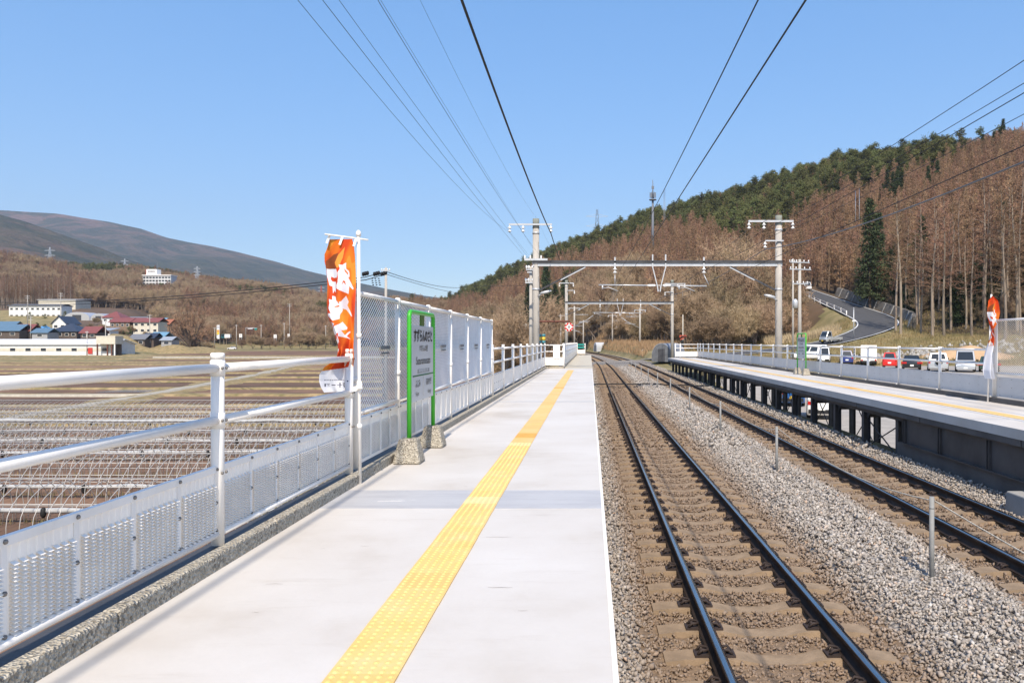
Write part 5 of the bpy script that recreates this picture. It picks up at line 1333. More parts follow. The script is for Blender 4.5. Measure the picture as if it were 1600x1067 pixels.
car("box", "white box truck parked left of the red hatchback", "truck", lot(1357, 93.5), -0.32, WHITE)
car("hatch", "dark blue car parked left of the white box truck", "car", lot(1322, 94.5), -0.25, paint("blue", (0.015, 0.03, 0.16)))
car("kei", "small white van facing the railing, right of the green name board", "van", lot(1288, 97), math.pi - 0.34, WHITE)
car("van", "white wagon seen side on just right of the green name board", "van", lot(1264, 102), math.pi / 2, WHITE)
car("sedan", "dark green car half hidden behind the small orange banner", "car", lot(1545, 75), -0.45, paint("dark_green", (0.03, 0.06, 0.045)))
def low(px, Y): x = (px - 922) / 1250 * Y; return (x, Y, gz(x, Y) + 0.02)
car("kei", "white van seen through the steel legs under the right platform", "van", low(1283, 42), -0.26, WHITE)
car("kei", "blue van with a yellow plate seen through the legs under the right platform", "van", low(1238, 50), -0.24, paint("mid_blue", (0.02, 0.10, 0.30)), PLATEY)
x, Y, z = at(1298, 119, 532); car("pickup", "small silver truck on the road below the forest", "truck", (x, Y, float(road_dist(np.array([x]), np.array([Y]))[1][0]) + 0.04), math.pi - 1.05, SILVER, PLATEY)
k = int(np.argmin(np.abs(ROADD[:, 1] - 196))); car("van", "white van high on the forest road by the guardrail", "van", (ROADD[k, 0] + .8, ROADD[k, 1], ROADD[k, 2] + 0.04), math.pi - 0.1, WHITE)
x, Y, z = at(363, 395, 553); car("sedan", "white car on the far field road left of the banner", "car", (x, Y, gz(x, Y)), math.pi / 2, WHITE)

# ---------------------------------------------------------------- small structures along the line
def tunnel_hut(px0, px1, Y, yb, depth, h, label, m_, end_m, name="tunnel_hut", rotz=0.0):
    x0, _, z = at(px0, Y, yb); x1 = at(px1, Y, yb)[0]; w = (x1 - x0) / 2; r = thing(name, label, "shed", ((x0 + x1) / 2, Y, z), rotz)
    m = MB(); n = 12; prof = [(-w, 0)] + [(-w * math.cos(math.pi * k / n), h * 0.35 + h * 0.65 * math.sin(math.pi * k / n)) for k in range(n + 1)] + [(w, 0)]
    m.prism(prof, 'y', 0, depth); 
    for k in range(6): m.prism([(a * 1.01, b * 1.008 + 0.004) for a, b in prof], 'y', depth * k / 5.2 + 0.05, depth * k / 5.2 + 0.14)
    m.build("cover", m_, r); m = MB(); m.prism([(a * 0.985, b * 0.98) for a, b in prof], 'y', -0.03, -0.005); e = m.build("end_wall", end_m, r)
    m = MB(); m.box((0, -0.05, h * 0.36), (w * 0.7, 0.03, h * 0.68)); m.build("door", MATS["dark_steel"], r); return r
tunnel_hut(1018, 1049, 95, 565, 9, 2.2, "grey blue tunnel hut beside the right track before the platform end", mat("hut_grey", (0.26, 0.28, 0.32), 0.5, 0.12, 1.5), mat("hut_dark", (0.12, 0.125, 0.135), 0.7, 0.3, 2), rotz=-0.3)
tunnel_hut(924, 936, 200, 549, 15, 2.3, "white film greenhouse beyond the tip of the left platform", mat("film_white", (0.50, 0.52, 0.55), 0.35, 0.06, 1), mat("film_white2", (0.34, 0.36, 0.39), 0.4), "greenhouse", rotz=-1.15)
x, Y, z = at(995, 140, 557); r = thing("relay_box", "small white relay box on legs by the curve of the right track", "box", (x, Y, z))
m = MB(); m.box((0, 0, 0.45), (1.0, 0.6, 0.5)); m.box((0, 0, 0.73), (1.15, 0.75, 0.06)); b = m.build("cabinet", WHITE, r); m = MB(); [m.box((s * 0.4, 0, 0.1), (0.12, 0.5, 0.2)) for s in (-1, 1)]; m.build("leg", MATS["concrete"], r)
x, Y, z = at(1006, 125, 560); r = thing("marker_board", "yellow marker post beside a white framed board near the grey tunnel hut", "sign", (x, Y, z))
m = MB(); m.tube([(0, 0, -0.4), (0, 0, 0.75)], 0.09, 8); m.build("yellow_post", mat("yellow_paint", (0.75, 0.45, 0.02), 0.5), r)
m = MB(); m.tube([(-0.25, 0.1, -0.4), (-0.25, 0.1, 1.3), (0.0, 0.1, 1.5), (0.3, 0.1, 1.3), (0.3, 0.1, -0.4)], 0.06, 8); m.build("frame", MATS["white_paint"], r)
m = MB(); m.box((0.05, 0.1, 1.0), (0.45, 0.03, 0.5)); m.build("board", mat("teal", (0.02, 0.22, 0.19), 0.5), r)
x, Y, z = at(1297, 28, 547); r = thing("notice_plate", "small white plate with dark lettering on the back of the right railing", "sign", (RX + 0.03, 29.2, 1.0))
m = MB(); m.box((0, 0, 0), (0.012, 0.17, 0.42)); m.build("plate", MATS["white_paint"], r)
m = MB(); [m.box((-0.008, 0.0, z_), (0.004, 0.10, 0.06)) for z_ in (0.14, 0.05, -0.05, -0.14)]; m.build("printed_mark", INK, r)
# antenna mast and pylons on the hills
x, Y = at(1020, 330, 0)[0], 330; zb = gz(x, Y); zt = at(1020, Y, 281)[2]
r = thing("antenna_mast", "tall grey antenna mast rising from the wooded hill", "mast", (x, Y, zb))
m = MB(); m.tube([(0, 0, 0), (0, 0, zt - zb - 8)], [0.7, 0.4], 10); m.tube([(0, 0, zt - zb - 8), (0, 0, zt - zb)], [0.3, 0.12], 8); m.build("mast_tube", mat("mast_grey", (0.16, 0.17, 0.19), 0.6), r)
m = MB(); h = zt - zb; m.lathe([(0.5, h - 8.6), (1.5, h - 8.4), (1.5, h - 8.0), (0.5, h - 7.9)], n=12)
for k in range(6): a = k * math.pi / 3; m.box((1.1 * math.cos(a), 1.1 * math.sin(a), h - 6.3), (0.35, 0.35, 2.2))
m.box((0, 0, h - 3.2), (1.0, 0.3, 1.2)); m.build("antenna", MATS["mast_grey"], r)
def pylon(px, Y, ytop, label, mt="galvanised", w=0.12, ybase=None):
    x, _, zt = at(px, Y, ytop); zb = gz(x, Y) if Y < 1250 else at(px, Y, ybase)[2]; h = zt - zb
    r = thing("pylon", label, "pylon", (x, Y, zb)); b = h * w; s = max(0.16, Y * 0.00030)
    m = MB(); cs = [(-1, -1), (1, -1), (1, 1), (-1, 1)]
    def hw(z): return b * max(0.0, 1 - z / h) ** 1.3 + h * 0.010
    zs = [h * k / 9 for k in range(10)]
    for a, c in cs:
        for z0, z1 in zip(zs[:-1], zs[1:]): m.bar((a * hw(z0), c * hw(z0), z0), (a * hw(z1), c * hw(z1), z1), s)
    for z0, z1 in zip(zs[:-1], zs[1:]):
        for i in range(4):
            a, c = cs[i]; a2, c2 = cs[(i + 1) % 4]; m.bar((a * hw(z0), c * hw(z0), z0), (a2 * hw(z1), c2 * hw(z1), z1), s * 0.7); m.bar((a2 * hw(z0), c2 * hw(z0), z0), (a * hw(z1), c * hw(z1), z1), s * 0.7)
    m.build("lattice_tower", MATS[mt] if isinstance(mt, str) else mt, r)
    m = MB()
    for f in (0.62, 0.76, 0.90):
        for sg in (-1, 1): m.bar((0, 0, h * f + h * .03), (sg * h * 0.16, 0, h * f), s); m.bar((0, 0, h * f - h * .01), (sg * h * 0.16, 0, h * f), s)
    m.build("crossarm", MATS["galvanised"], r); return r
pylon(308, 760, 416, "grey lattice pylon right of the hilltop hotel")
pylon(933, 640, 327, "grey lattice pylon on the crest above the gantries", mt="mast_grey")
pylon(502, 900, 446, "red and white lattice pylon just left of the banner", mt=mat("pylon_red", (0.45, 0.10, 0.07), 0.6))
pylon(78, 1150, 386, "pale lattice pylon on the wooded slope at far left", w=0.1)
pylon(195, 1150, 404, "small pale lattice pylon left of the hilltop hotel", w=0.1)
# ---------------------------------------------------------------- valley fields
def field_Y(px, y):
    Y = 60.0
    for _ in range(40):
        x = (px - 922) / 1250 * Y; z = float(-6.6 + 0.011 * min(Y, 420)); Y = 1250 * (EYE - z) / (y - 534)
    return Y
def strip(name, path, w, h, m_, lab=None, cat=None, kind="structure", n=1):
    """low ridge or sheet following the field"""
    p = np.array([(x, y, -6.6 + 0.011 * y) for x, y in path]); d = []
    for a, b in zip(p[:-1], p[1:]):
        k = max(1, int(np.linalg.norm(b - a) / 3)); d += [a + (b - a) * i / k for i in range(k)]
    d.append(p[-1]); p = np.array(d); tg = np.gradient(p[:, :2], axis=0); tg /= np.linalg.norm(tg, axis=1, keepdims=True); nn = np.stack([-tg[:, 1], tg[:, 0]], 1)
    wv = w * (1 + 0.25 * rng.normal(size=(len(p), 1))); rows = []
    for f, hh in ((-1, -0.25), (-0.55, h), (0.55, h), (1, -0.25)):
        rows.append(np.concatenate([p[:, :2] + nn * wv * f / 2, p[:, 2:] + hh + 0.04 * rng.normal(size=(len(p), 1)) * (hh > 0)], 1))
    V = np.concatenate(rows); N_ = len(p); i = np.arange(N_ - 1)
    F = np.concatenate([np.stack([k * N_ + i, k * N_ + i + 1, (k + 1) * N_ + i + 1, (k + 1) * N_ + i], 1) for k in range(3)])
    o = np_mesh(name, V, F, m_); return tag(o, lab, cat, kind=kind)
def px_line(px0, px1, y, dy=0): return [((px0 - 922) / 1250 * field_Y(px0, y), field_Y(px0, y)), ((px1 - 922) / 1250 * field_Y(px1, y + dy), field_Y(px1, y + dy))]
def sheet(name, y0, y1, px0, px1, m_, lift):
    Ya, Yc = field_Y(px0, y0), field_Y(px0, y1); n = 24; V = []; F = []
    for i in range(n + 1):
        for Y in (Ya, Yc):
            X = (px0 - 922) / 1250 * Yc * 0.98 + i / n * ((px1 - px0) / 1250 * Yc); V.append((X, Y, -6.6 + 0.011 * Y + lift))
    for i in range(n): F.append((2 * i, 2 * i + 1, 2 * i + 3, 2 * i + 2))
    tag(np_mesh(name, V, F, m_), kind="structure")
bands = [(571, 577, "soil_pale"), (578, 583, "soil"), (584, 590, "soil_dark"), (591, 596, "soil"), (598, 607, "soil_dark"), (609, 617, "soil"), (622, 634, "soil_dark"), (637, 645, "soil"), (647, 656, "soil_dark")]
for k, (ya, yb, mt) in enumerate(bands): sheet("paddy_field", ya, yb, -300, 640, MATS[mt], 0.03)
for k, (y, w) in enumerate([(556.5, 9), (561, 7), (566, 9), (570, 5), (577.5, 3.0), (583.5, 3.2), (590.5, 3.0), (597, 2.6), (608, 2.0), (618, 2.6), (635.5, 1.7), (646, 1.6), (657, 1.5), (664, 1.6)]):
    strip("grass_bank", px_line(-300, 600, y, rng.uniform(-.3, .3)), w, 0.28, MATS["straw"])
strip("field_path", px_line(-300, 234, 619.5), 1.0, 0.34, MATS["path_gravel"])
dp = [(-51, 58), (-54, 84), (-58, 120), (-62.5, 150), (-68, 178), (-76, 225)]
strip("grass_bank", dp, 7.0, 0.26, MATS["straw"]); strip("field_path", dp, 2.4, 0.36, MATS["path_gravel"])
strip("field_path", px_line(240, 620, 559), 2.2, 0.4, MATS["path_gravel"])
sheet("puddle", 608.5, 613.5, 130, 245, mat("puddle_water", (0.13, 0.14, 0.17), 0.12, spec=0.6), 0.06)
sheet("puddle", 596, 597.5, 265, 320, MATS["puddle_water"], 0.06)

# bare hoop frames of plastic tunnels
hoop_me = None
HM = mat("hoop_pipe", (0.46, 0.44, 0.41), 0.4, 0.1, 2, metal=0.2)
rows_ = [(31.5, -44, -9.5, 2.3), (36.8, -46, -10.5, 2.5), (42.2, -48, -11.5, 2.3), (48, -52, -12.5, 2.2), (53.5, -54, -13, 2.2), (59, -56, -14, 2.2), (65, -58, -15, 2.1), (71, -58, -16, 2.1)]
labs = ["nearest row of bare hoop frames in the field below the railing", "second row of bare hoop frames, with black knots along its side strip", "third row of bare hoop frames from the railing", "fourth row of bare hoop frames from the railing",
        "fifth row of bare hoop frames, under rolled grey film", "sixth row of bare hoop frames from the railing", "second farthest row of bare hoop frames", "farthest row of bare hoop frames before the open soil"]
for (Y, xa, xb, h), lab in zip(rows_, labs):
    z = -6.6 + 0.011 * Y; r = thing("hoop_frame", lab, "greenhouse frame", ((xa + xb) / 2, Y, z), rng.uniform(-0.012, 0.012), "bare greenhouse frames in the field")
    L_ = xb - xa; W = 2.2; n = int(L_ / 0.48)
    if hoop_me is None:
        m = MB(); m.tube([(0, -W, -0.3)] + [(0, -W * math.cos(a), 0.9 + 1.45 * math.sin(a) * 1.0) for a in np.linspace(0, math.pi, 13)] + [(0, W, -0.3)], 0.0155, 5); hp = m.build("hoop", HM, r); hoop_me = hp.data; COL.objects.unlink(hp); bpy.data.objects.remove(hp)
    for k in range(n):
        o = bpy.data.objects.new("hoop", hoop_me); COL.objects.link(o); o.parent = r; o.location = (-L_ / 2 + L_ * k / (n - 1), 0, 0); o.scale = (1, 1, h / 2.35); o.rotation_euler = (0, random.uniform(-.03, .03), random.uniform(-.03, .03))
    for yy, zz, rr in ((0, h, 0.022), (-W * 0.8, h * 0.72, 0.018), (W * 0.8, h * 0.72, 0.018), (-W, 0.55, 0.018), (W, 0.55, 0.018)):
        m = MB(); m.tube([(-L_ / 2, yy, zz), (L_ / 2, yy, zz)], rr, 5); m.build("purlin", HM, r)
    if lab.startswith(("nearest", "second row", "fourth", "fifth", "sixth", "second far")):
        m = MB(); yy = W * 0.9 if not lab.startswith("nearest") else W; zz = 0.62
        m.tube([(-L_ / 2 + L_ * k / 30, yy, zz + random.uniform(-.05, .05)) for k in range(31)], [random.uniform(.06, .13) for _ in range(31)], 7)
        if lab.startswith("fifth"): m.tube([(-L_ / 2 + L_ * k / 30, 0, h - 0.02 + random.uniform(-.05, .05)) for k in range(31)], [random.uniform(.06, .14) for _ in range(31)], 7)
        m.build("rolled_film", mat("film_grey", (0.40, 0.40, 0.39), 0.4, 0.15, 4), r)
        m = MB()
        for k in range(9): m.lathe([(0.05, -0.32), (0.12, -0.2), (0.10, 0.05), (0.04, 0.12)], (-L_ / 2 + 2 + L_ * k / 9 + random.uniform(-.4, .4), yy - 0.1, zz), 7)
        m.build("tie_knot", MATS["black_rubber"], r)
blades("field_grass", 9000, lambda n: rng.uniform(-50, -12, n), lambda n: rng.choice([33.9, 39.5, 45, 50.8, 56.3, 62, 68], n) + rng.normal(0, 0.25, n), 0.06, 0.3, 0.05, MATS["dry_grass_blade"])

# ---------------------------------------------------------------- the hamlet
ROOF = {"blue": (0.10, 0.17, 0.24), "red": (0.21, 0.065, 0.052), "navy": (0.035, 0.045, 0.07), "grey": (0.17, 0.17, 0.18), "white": (0.72, 0.73, 0.75), "sky": (0.15, 0.29, 0.40), "rust": (0.36, 0.13, 0.06), "steel": (0.30, 0.33, 0.37)}
WALL = {"white": (0.68, 0.68, 0.66), "cream": (0.62, 0.57, 0.46), "dark": (0.11, 0.085, 0.07), "grey": (0.33, 0.33, 0.33), "brown": (0.22, 0.15, 0.10)}
WIN = mat("window_glass", (0.03, 0.035, 0.042), 0.12, spec=0.6)
def house(px0, px1, Y, yb, wall_h, roof, wall, label, depth=8.0, kind="gable", rise=1.6, rotz=0.0, floors=1, wins=3, cat="house", name="house", sink=1.5):
    x0, _, z = at(px0, Y, yb); x1 = at(px1, Y, yb)[0]; w = x1 - x0; r = thing(name, label, cat, ((x0 + x1) / 2, Y, z), rotz)
    wm = mat("wall_" + wall, WALL[wall], 0.85, 0.08, 0.8); rm = mat("roof_" + roof, ROOF[roof], 0.45, 0.08, 0.5, spec=0.4)
    m = MB(); m.box2((-w / 2, 0, -sink), (w / 2, depth, wall_h))
    if kind == "gable_x": m.prism([(0, wall_h), (depth, wall_h), (depth / 2, wall_h + rise)], 'x', -w / 2, w / 2)
    if kind == "gable_y": m.prism([(-w / 2, wall_h), (w / 2, wall_h), (0, wall_h + rise)], 'y', 0, depth)
    m.build("wall", wm, r)
    o = 0.6; t = 0.18; m = MB()
    if kind in ("gable", "gable_x"):
        m.prism([(-o, wall_h - o * rise / (depth / 2)), (depth / 2, wall_h + rise), (depth + o, wall_h - o * rise / (depth / 2)), (depth + o, wall_h - o * rise / (depth / 2) + t), (depth / 2, wall_h + rise + t), (-o, wall_h - o * rise / (depth / 2) + t)], 'x', -w / 2 - o, w / 2 + o)
    elif kind == "gable_y":
        m.prism([(-w / 2 - o, wall_h - o * rise / (w / 2)), (0, wall_h + rise), (w / 2 + o, wall_h - o * rise / (w / 2)), (w / 2 + o, wall_h - o * rise / (w / 2) + t), (0, wall_h + rise + t), (-w / 2 - o, wall_h - o * rise / (w / 2) + t)], 'y', -o, depth + o)
    elif kind == "hip":
        a = [(-w / 2 - o, -o), (w / 2 + o, -o), (w / 2 + o, depth + o), (-w / 2 - o, depth + o)]; zt = wall_h + rise; rr = min(w / 2 - 0.3, depth / 2)
        vs = [(x, y, wall_h - 0.1) for x, y in a] + [(-w / 2 + rr, depth / 2, zt), (w / 2 - rr, depth / 2, zt)] + [(x, y, wall_h - 0.25) for x, y in a]
        m.add(vs, [(0, 1, 5, 4), (1, 2, 5), (2, 3, 4, 5), (3, 0, 4), (6, 7, 1, 0), (7, 8, 2, 1), (8, 9, 3, 2), (9, 6, 0, 3), (9, 8, 7, 6)])
    else: m.prism([(-o, wall_h), (depth + o, wall_h + rise * 0.6), (depth + o, wall_h + rise * 0.6 + t), (-o, wall_h + t)], 'x', -w / 2 - o, w / 2 + o)
    m.build("roof", rm, r)
    for f in range(floors):
        zc = wall_h * (f + 0.55) / floors
        for k in range(wins):
            xc = -w / 2 + w * (k + 0.5) / wins; ww = min(1.9, w / wins * 0.5); hh = min(1.1, wall_h / floors * 0.4)
            m = MB(); m.box((xc, -0.03, zc), (ww + 0.16, 0.08, hh + 0.16)); g = m.build("window", MATS["white_panel"], r); m = MB(); m.box((xc, -0.06, zc), (ww, 0.06, hh)); m.build("pane", WIN, g)
    return r
r = house(-40, 176, 285, 556, 4.2, "white", "white", "long low white building with a pale metal roof in front of the hamlet", 14, "gable_x", 1.7, 0.0, 1, 9, "workshop", "long_building")
m = MB(); w = 216 / 1250 * 285; m.box((0, -0.02, 2.3), (w * 0.96, 0.06, 1.1)); m.build("cream_band", mat("wall_cream", WALL["cream"], 0.85, 0.08, 0.8), r)
m = MB(); m.box((w * 0.34, -0.2, 1.9), (1.6, 0.1, 2.2)); m.build("red_door", mat("door_red", (0.50, 0.05, 0.035), 0.6), r)
x0, _, z = at(150, 282, 551); x1 = at(180, 282, 551)[0]; w = x1 - x0
r = thing("carport", "open carport with a cream sign wall at the right end of the long white building", "carport", ((x0 + x1) / 2, 282, z))
m = MB(); m.box2((-w / 2, 0, 3.1), (w / 2, 5, 5.8)); m.build("sign_wall", mat("wall_cream", WALL["cream"], 0.85, 0.08, 0.8), r)
m = MB(); m.box2((-w / 2 - .1, -.1, 5.8), (w / 2 + .1, 5.1, 5.95)); m.build("roof", MATS["white_panel"], r)
for xx, c in ((-w / 2 + .3, "rust_steel"), (0.5, "rust_steel"), (2.0, "rust_steel"), (w / 2 - .3, "white_paint")):
    m = MB(); m.box2((xx - .18, 0.1, -1.5), (xx + .18, 0.5, 3.099)); m.build("post", MATS[c], r)
m = MB(); m.box2((-w / 2 + .6, 4.8, -1.5), (w / 2 - .6, 4.99, 3.09)); m.build("back_wall", mat("wall_dark", WALL["dark"], 0.85, 0.08, 0.8), r)
house(-12, 30, 330, 528, 3.2, "blue", "dark", "blue roofed house at the left picture edge, nearest the long building", 9, "gable", 2.4, wins=2)
house(-10, 18, 350, 522, 3.0, "blue", "dark", "blue roofed house behind the nearest blue roof at the left edge", 9, "gable", 2.6, wins=2)
house(22, 46, 335, 528, 3.2, "red", "dark", "maroon roofed house between two blue roofs", 8, "gable", 2.6, wins=2)
house(50, 74, 325, 529, 2.6, "blue", "grey", "small blue roofed shed left of the big navy roofed house", 7, "gable", 1.6, wins=1)
house(78, 120, 335, 529, 3.2, "navy", "dark", "broad navy hip roofed house behind the long building", 11, "hip", 3.4, wins=4)
house(82, 103, 362, 516, 3.4, "navy", "white", "white gabled house with a dark roof above the navy roofed house", 10, "gable_y", 3.0, wins=2)
house(126, 150, 325, 530, 2.8, "red", "dark", "bright red roofed house right of the navy roofed house", 8, "gable", 2.4, wins=2)
house(150, 172, 335, 529, 3.4, "steel", "white", "white storehouse with a slanted roof behind the cream block", 6, "flat", 1.8, wins=1)
house(160, 187, 395, 506, 3.4, "red", "white", "upper bright red hip roofed house left of the long grey greenhouse", 9, "hip", 3.0, wins=3)
house(172, 203, 365, 514, 3.4, "red", "brown", "long dark red roofed house below the bright red hip roof", 8, "gable", 1.8, wins=4)
house(208, 247, 365, 521, 5.4, "red", "cream", "two storey house with a wide dull red roof at the right of the hamlet", 8, "gable", 1.8, floors=2, wins=4)
house(246, 264, 380, 515, 2.8, "rust", "brown", "small rust orange roofed house at the hamlet's right end", 8, "gable", 2.2, wins=1)
house(245, 256, 402, 509, 2.4, "sky", "dark", "small sky blue roof behind the wide dull red roof", 6, "gable", 1.6, wins=1)
house(202, 226, 318, 541, 3.0, "grey", "dark", "dark grey roofed barn left of the sky blue roof", 7, "gable", 1.8, wins=2)
house(222, 240, 322, 539, 3.0, "navy", "dark", "navy roofed barn between the grey barn and the sky blue roof", 7, "gable", 1.8, wins=1)
house(235, 256, 328, 536, 2.8, "sky", "dark", "long sky blue roofed barn above the earth bank", 7, "gable", 1.7, wins=2)
house(252, 268, 320, 541, 2.6, "steel", "grey", "small slate roofed shed beside the big round bare tree", 6, "gable", 1.2, wins=1)
house(14, 96, 440, 499, 7.6, "grey", "white", "row of white two storey flats below the dark larch stand", 9, "gable", 0.9, floors=2, wins=10, cat="apartments", name="apartment_row")
house(60, 118, 462, 491, 8.4, "white", "cream", "large cream hall with a sloping white roof behind the white flats", 14, "flat", 1.6, floors=1, wins=4, cat="hall", name="hall")
tunnel_hut(100, 140, 425, 502, 12, 5.0, "left grey film greenhouse right of the white flats", mat("film_dull", (0.36, 0.39, 0.46), 0.4, 0.1, 0.3), MATS["film_grey"], "greenhouse")
tunnel_hut(141, 166, 425, 503, 12, 4.6, "right grey film greenhouse beside the upper red roof", MATS["film_dull"], MATS["film_grey"], "greenhouse")
house(186, 224, 420, 503, 1.6, "grey", "grey", "long low grey greenhouse roof above the red roofs", 8, "gable", 1.2, wins=0, cat="greenhouse", name="greenhouse")
for px0, px1, Y, yb, lab in [(0, 17, 390, 512, "blue sheeted heap at the left edge above the roofs"), (22, 31, 390, 512, "small blue sheeted heap left of the pale pole"), (62, 78, 380, 515, "blue sheet over machinery by the dark garden trees")]:
    x0, _, z = at(px0, Y, yb); x1 = at(px1, Y, yb)[0]; o = None
    n = 14; V = []; F = []
    for i in range(n + 1):
        for j in range(n + 1):
            a, b = i / n * 2 - 1, j / n * 2 - 1; V.append(((x0 + x1) / 2 + a * (x1 - x0) / 2, Y + b * 2, z - 0.6 + 2.4 * max(0, 1 - a * a) ** .5 * max(0, 1 - b * b) ** .5 * (1 + .25 * math.sin(a * 7) * math.cos(b * 5))))
    for i in range(n):
        for j in range(n): F.append((i * (n + 1) + j, (i + 1) * (n + 1) + j, (i + 1) * (n + 1) + j + 1, i * (n + 1) + j + 1))
    tag(np_mesh("tarpaulin", V, F, mat("tarp_blue", (0.06, 0.26, 0.55), 0.5, 0.3, 1), smooth=True), lab, "tarpaulin")
heap("earth_bank", -177, 325, 30, 14, 3.0, MATS["straw"], "tan grassy bank under the grey and sky blue barns", "bank", True)
# hotel on the wooded hill
x0, _, z = at(223, 800, 446); x1 = at(267, 800, 446)[0]; w = x1 - x0
r = thing("hotel", "white hotel block with a sign tower on the wooded hill", "hotel", ((x0 + x1) / 2, 800, z))
m = MB(); m.box2((-w / 2, 0, -12), (w / 2, 12, 10)); m.build("wall", mat("wall_white", WALL["white"], 0.85, 0.08, 0.8), r)
m = MB(); m.box2((-w / 2 - 0.6, -0.8, 10), (w / 2 + 0.6, 12.6, 10.8)); m.build("roof", MATS["white_panel"], r)
m = MB(); m.box2((-w / 2 + 3, 1, 10.8), (-w / 2 + 13.5, 9, 16.5)); tw = m.build("sign_tower", MATS["white_paint"], r)
m = MB(); m.box2((-w / 2 + 2.6, 0.9, 10.8), (-w / 2 + 3.0, 9, 16.5)); m.build("red_edge", MATS["door_red"], tw)
m = MB()
for k in range(5): m.box((-w / 2 + 5.5 + k * 1.35, 0.9, 14.2), (0.9, 0.1, 1.6))
m.build("lettering", mat("sign_grey", (0.22, 0.22, 0.24), 0.6), tw)
m = MB(); m.tube([(-w / 2 + 12.5, 4, 16.5), (-w / 2 + 12.5, 4, 23)], 0.25, 5); m.build("aerial", MATS["mast_grey"], tw)
for f in range(3):
    for k in range(9):
        m = MB(); m.box((-w / 2 + w * (k + .5) / 9, -0.05, 1.8 + f * 3.1), (w / 9 * 0.72, 0.12, 1.6)); m.build("window", WIN, r)
# roadside signs at the foot of the wooded slope
def road_sign(px, Y, yb, kind, label):
    x, _, z = at(px, Y, yb); zg = min(z, gz(x, Y)); r = thing("roadside_sign", label, "road sign", (x, Y, z))
    if kind == "tower":
        m = MB(); m.box((0, 0, 3.4), (1.4, 0.4, 7.0)); m.build("panel", WHITE, r)
        for z0, c, nm in ((5.8, (0.5, 0.5, 0.52), "grey_field"), (3.9, (0.75, 0.30, 0.03), "orange_field"), (2.7, (0.78, 0.52, 0.05), "yellow_field")):
            m = MB(); m.box((0, -0.22, z0), (1.2, 0.05, 1.1)); m.build(nm, mat("field_" + nm, c, 0.5), r)
    elif kind == "gantry":
        m = MB(); m.tube([(-2.5, 0, -1), (-2.5, 0, 5.2), (3.2, 0, 5.0)], 0.16, 8); m.build("post", MATS["galvanised"], r)
        m = MB(); m.box((-0.2, -0.1, 4.5), (3.0, 0.1, 0.9)); m.build("dark_board", mat("sign_dark", (0.08, 0.05, 0.06), 0.5), r); m = MB(); m.box((-0.3, -0.17, 4.75), (2.4, 0.03, 0.3)); m.build("white_line", MATS["white_paint"], r); m = MB(); m.box((2.5, -0.1, 4.5), (1.3, 0.1, 0.9)); m.build("teal_board", mat("teal", (0.02, 0.22, 0.19), 0.5), r)
    else:
        m = MB(); [m.tube([(s, 0.1, -1.5), (s, 0.1, 1.0)], 0.08, 6) for s in (-0.5, 0.5)]; m.build("leg", MATS["galvanised"], r); m = MB(); m.box((0, 0, 1.6), (1.5 if kind == "white" else 1.1, 0.1, 1.7)); m.build("panel", MATS["white_paint"], r)
        m = MB(); m.box((0, -0.07, 1.6), (0.9 if kind == "white" else .6, 0.04, 0.16)); m.box((0, -.07, 1.95), (0.7 if kind == "white" else .5, .04, .14)); m.build("printed_mark", MATS["print_grey"], r)
    return r
road_sign(341, 400, 529, "tower", "tall orange, yellow and white roadside sign right of the round bare tree")
road_sign(392, 400, 528, "gantry", "overhead traffic sign with a dark board and a teal board")
road_sign(376, 400, 529, "white", "white roadside board left of the overhead traffic sign"); road_sign(430, 400, 530, "white", "white roadside board right of the overhead traffic sign"); road_sign(451, 402, 529, "small", "small white roadside board on the grass bank nearest the banner")
x, Y, z = at(353, 400, 529); car("box", "dark teal truck beside the tall orange roadside sign", "truck", (x, Y, z), math.pi / 2, paint("teal", (0.02, 0.11, 0.12)))
strip_pts = None
# ---------------------------------------------------------------- trees
BARK = mat("larch_bark", (0.25, 0.20, 0.155), 0.95, 0.3, 1.2, stretch=(4, 4, 0.4), objrand=0.2)
TWIG = mat("larch_twig", (0.315, 0.19, 0.115), 0.95, 0.18, 0.15, objrand=0.28)
HBARK = mat("hill_bark", (0.20, 0.135, 0.092), 0.95, 0.3, 1.2, objrand=0.2)
LTWIG = mat("forest_twig", (0.23, 0.14, 0.088), 0.95, 0.3, 0.15, objrand=0.35)
TWIG2 = mat("bare_twig", (0.35, 0.25, 0.155), 0.95, 0.2, 0.2, objrand=0.25)
PINE = mat("pine_needles", (0.105, 0.110, 0.040), 0.85, 0.35, 0.35, objrand=0.5, spec=0.2)
CEDAR = mat("cedar_needles", (0.045, 0.062, 0.028), 0.85, 0.35, 0.4, objrand=0.3, spec=0.2)
DARKBARK = mat("dark_bark", (0.10, 0.075, 0.058), 0.95, 0.3, 2)
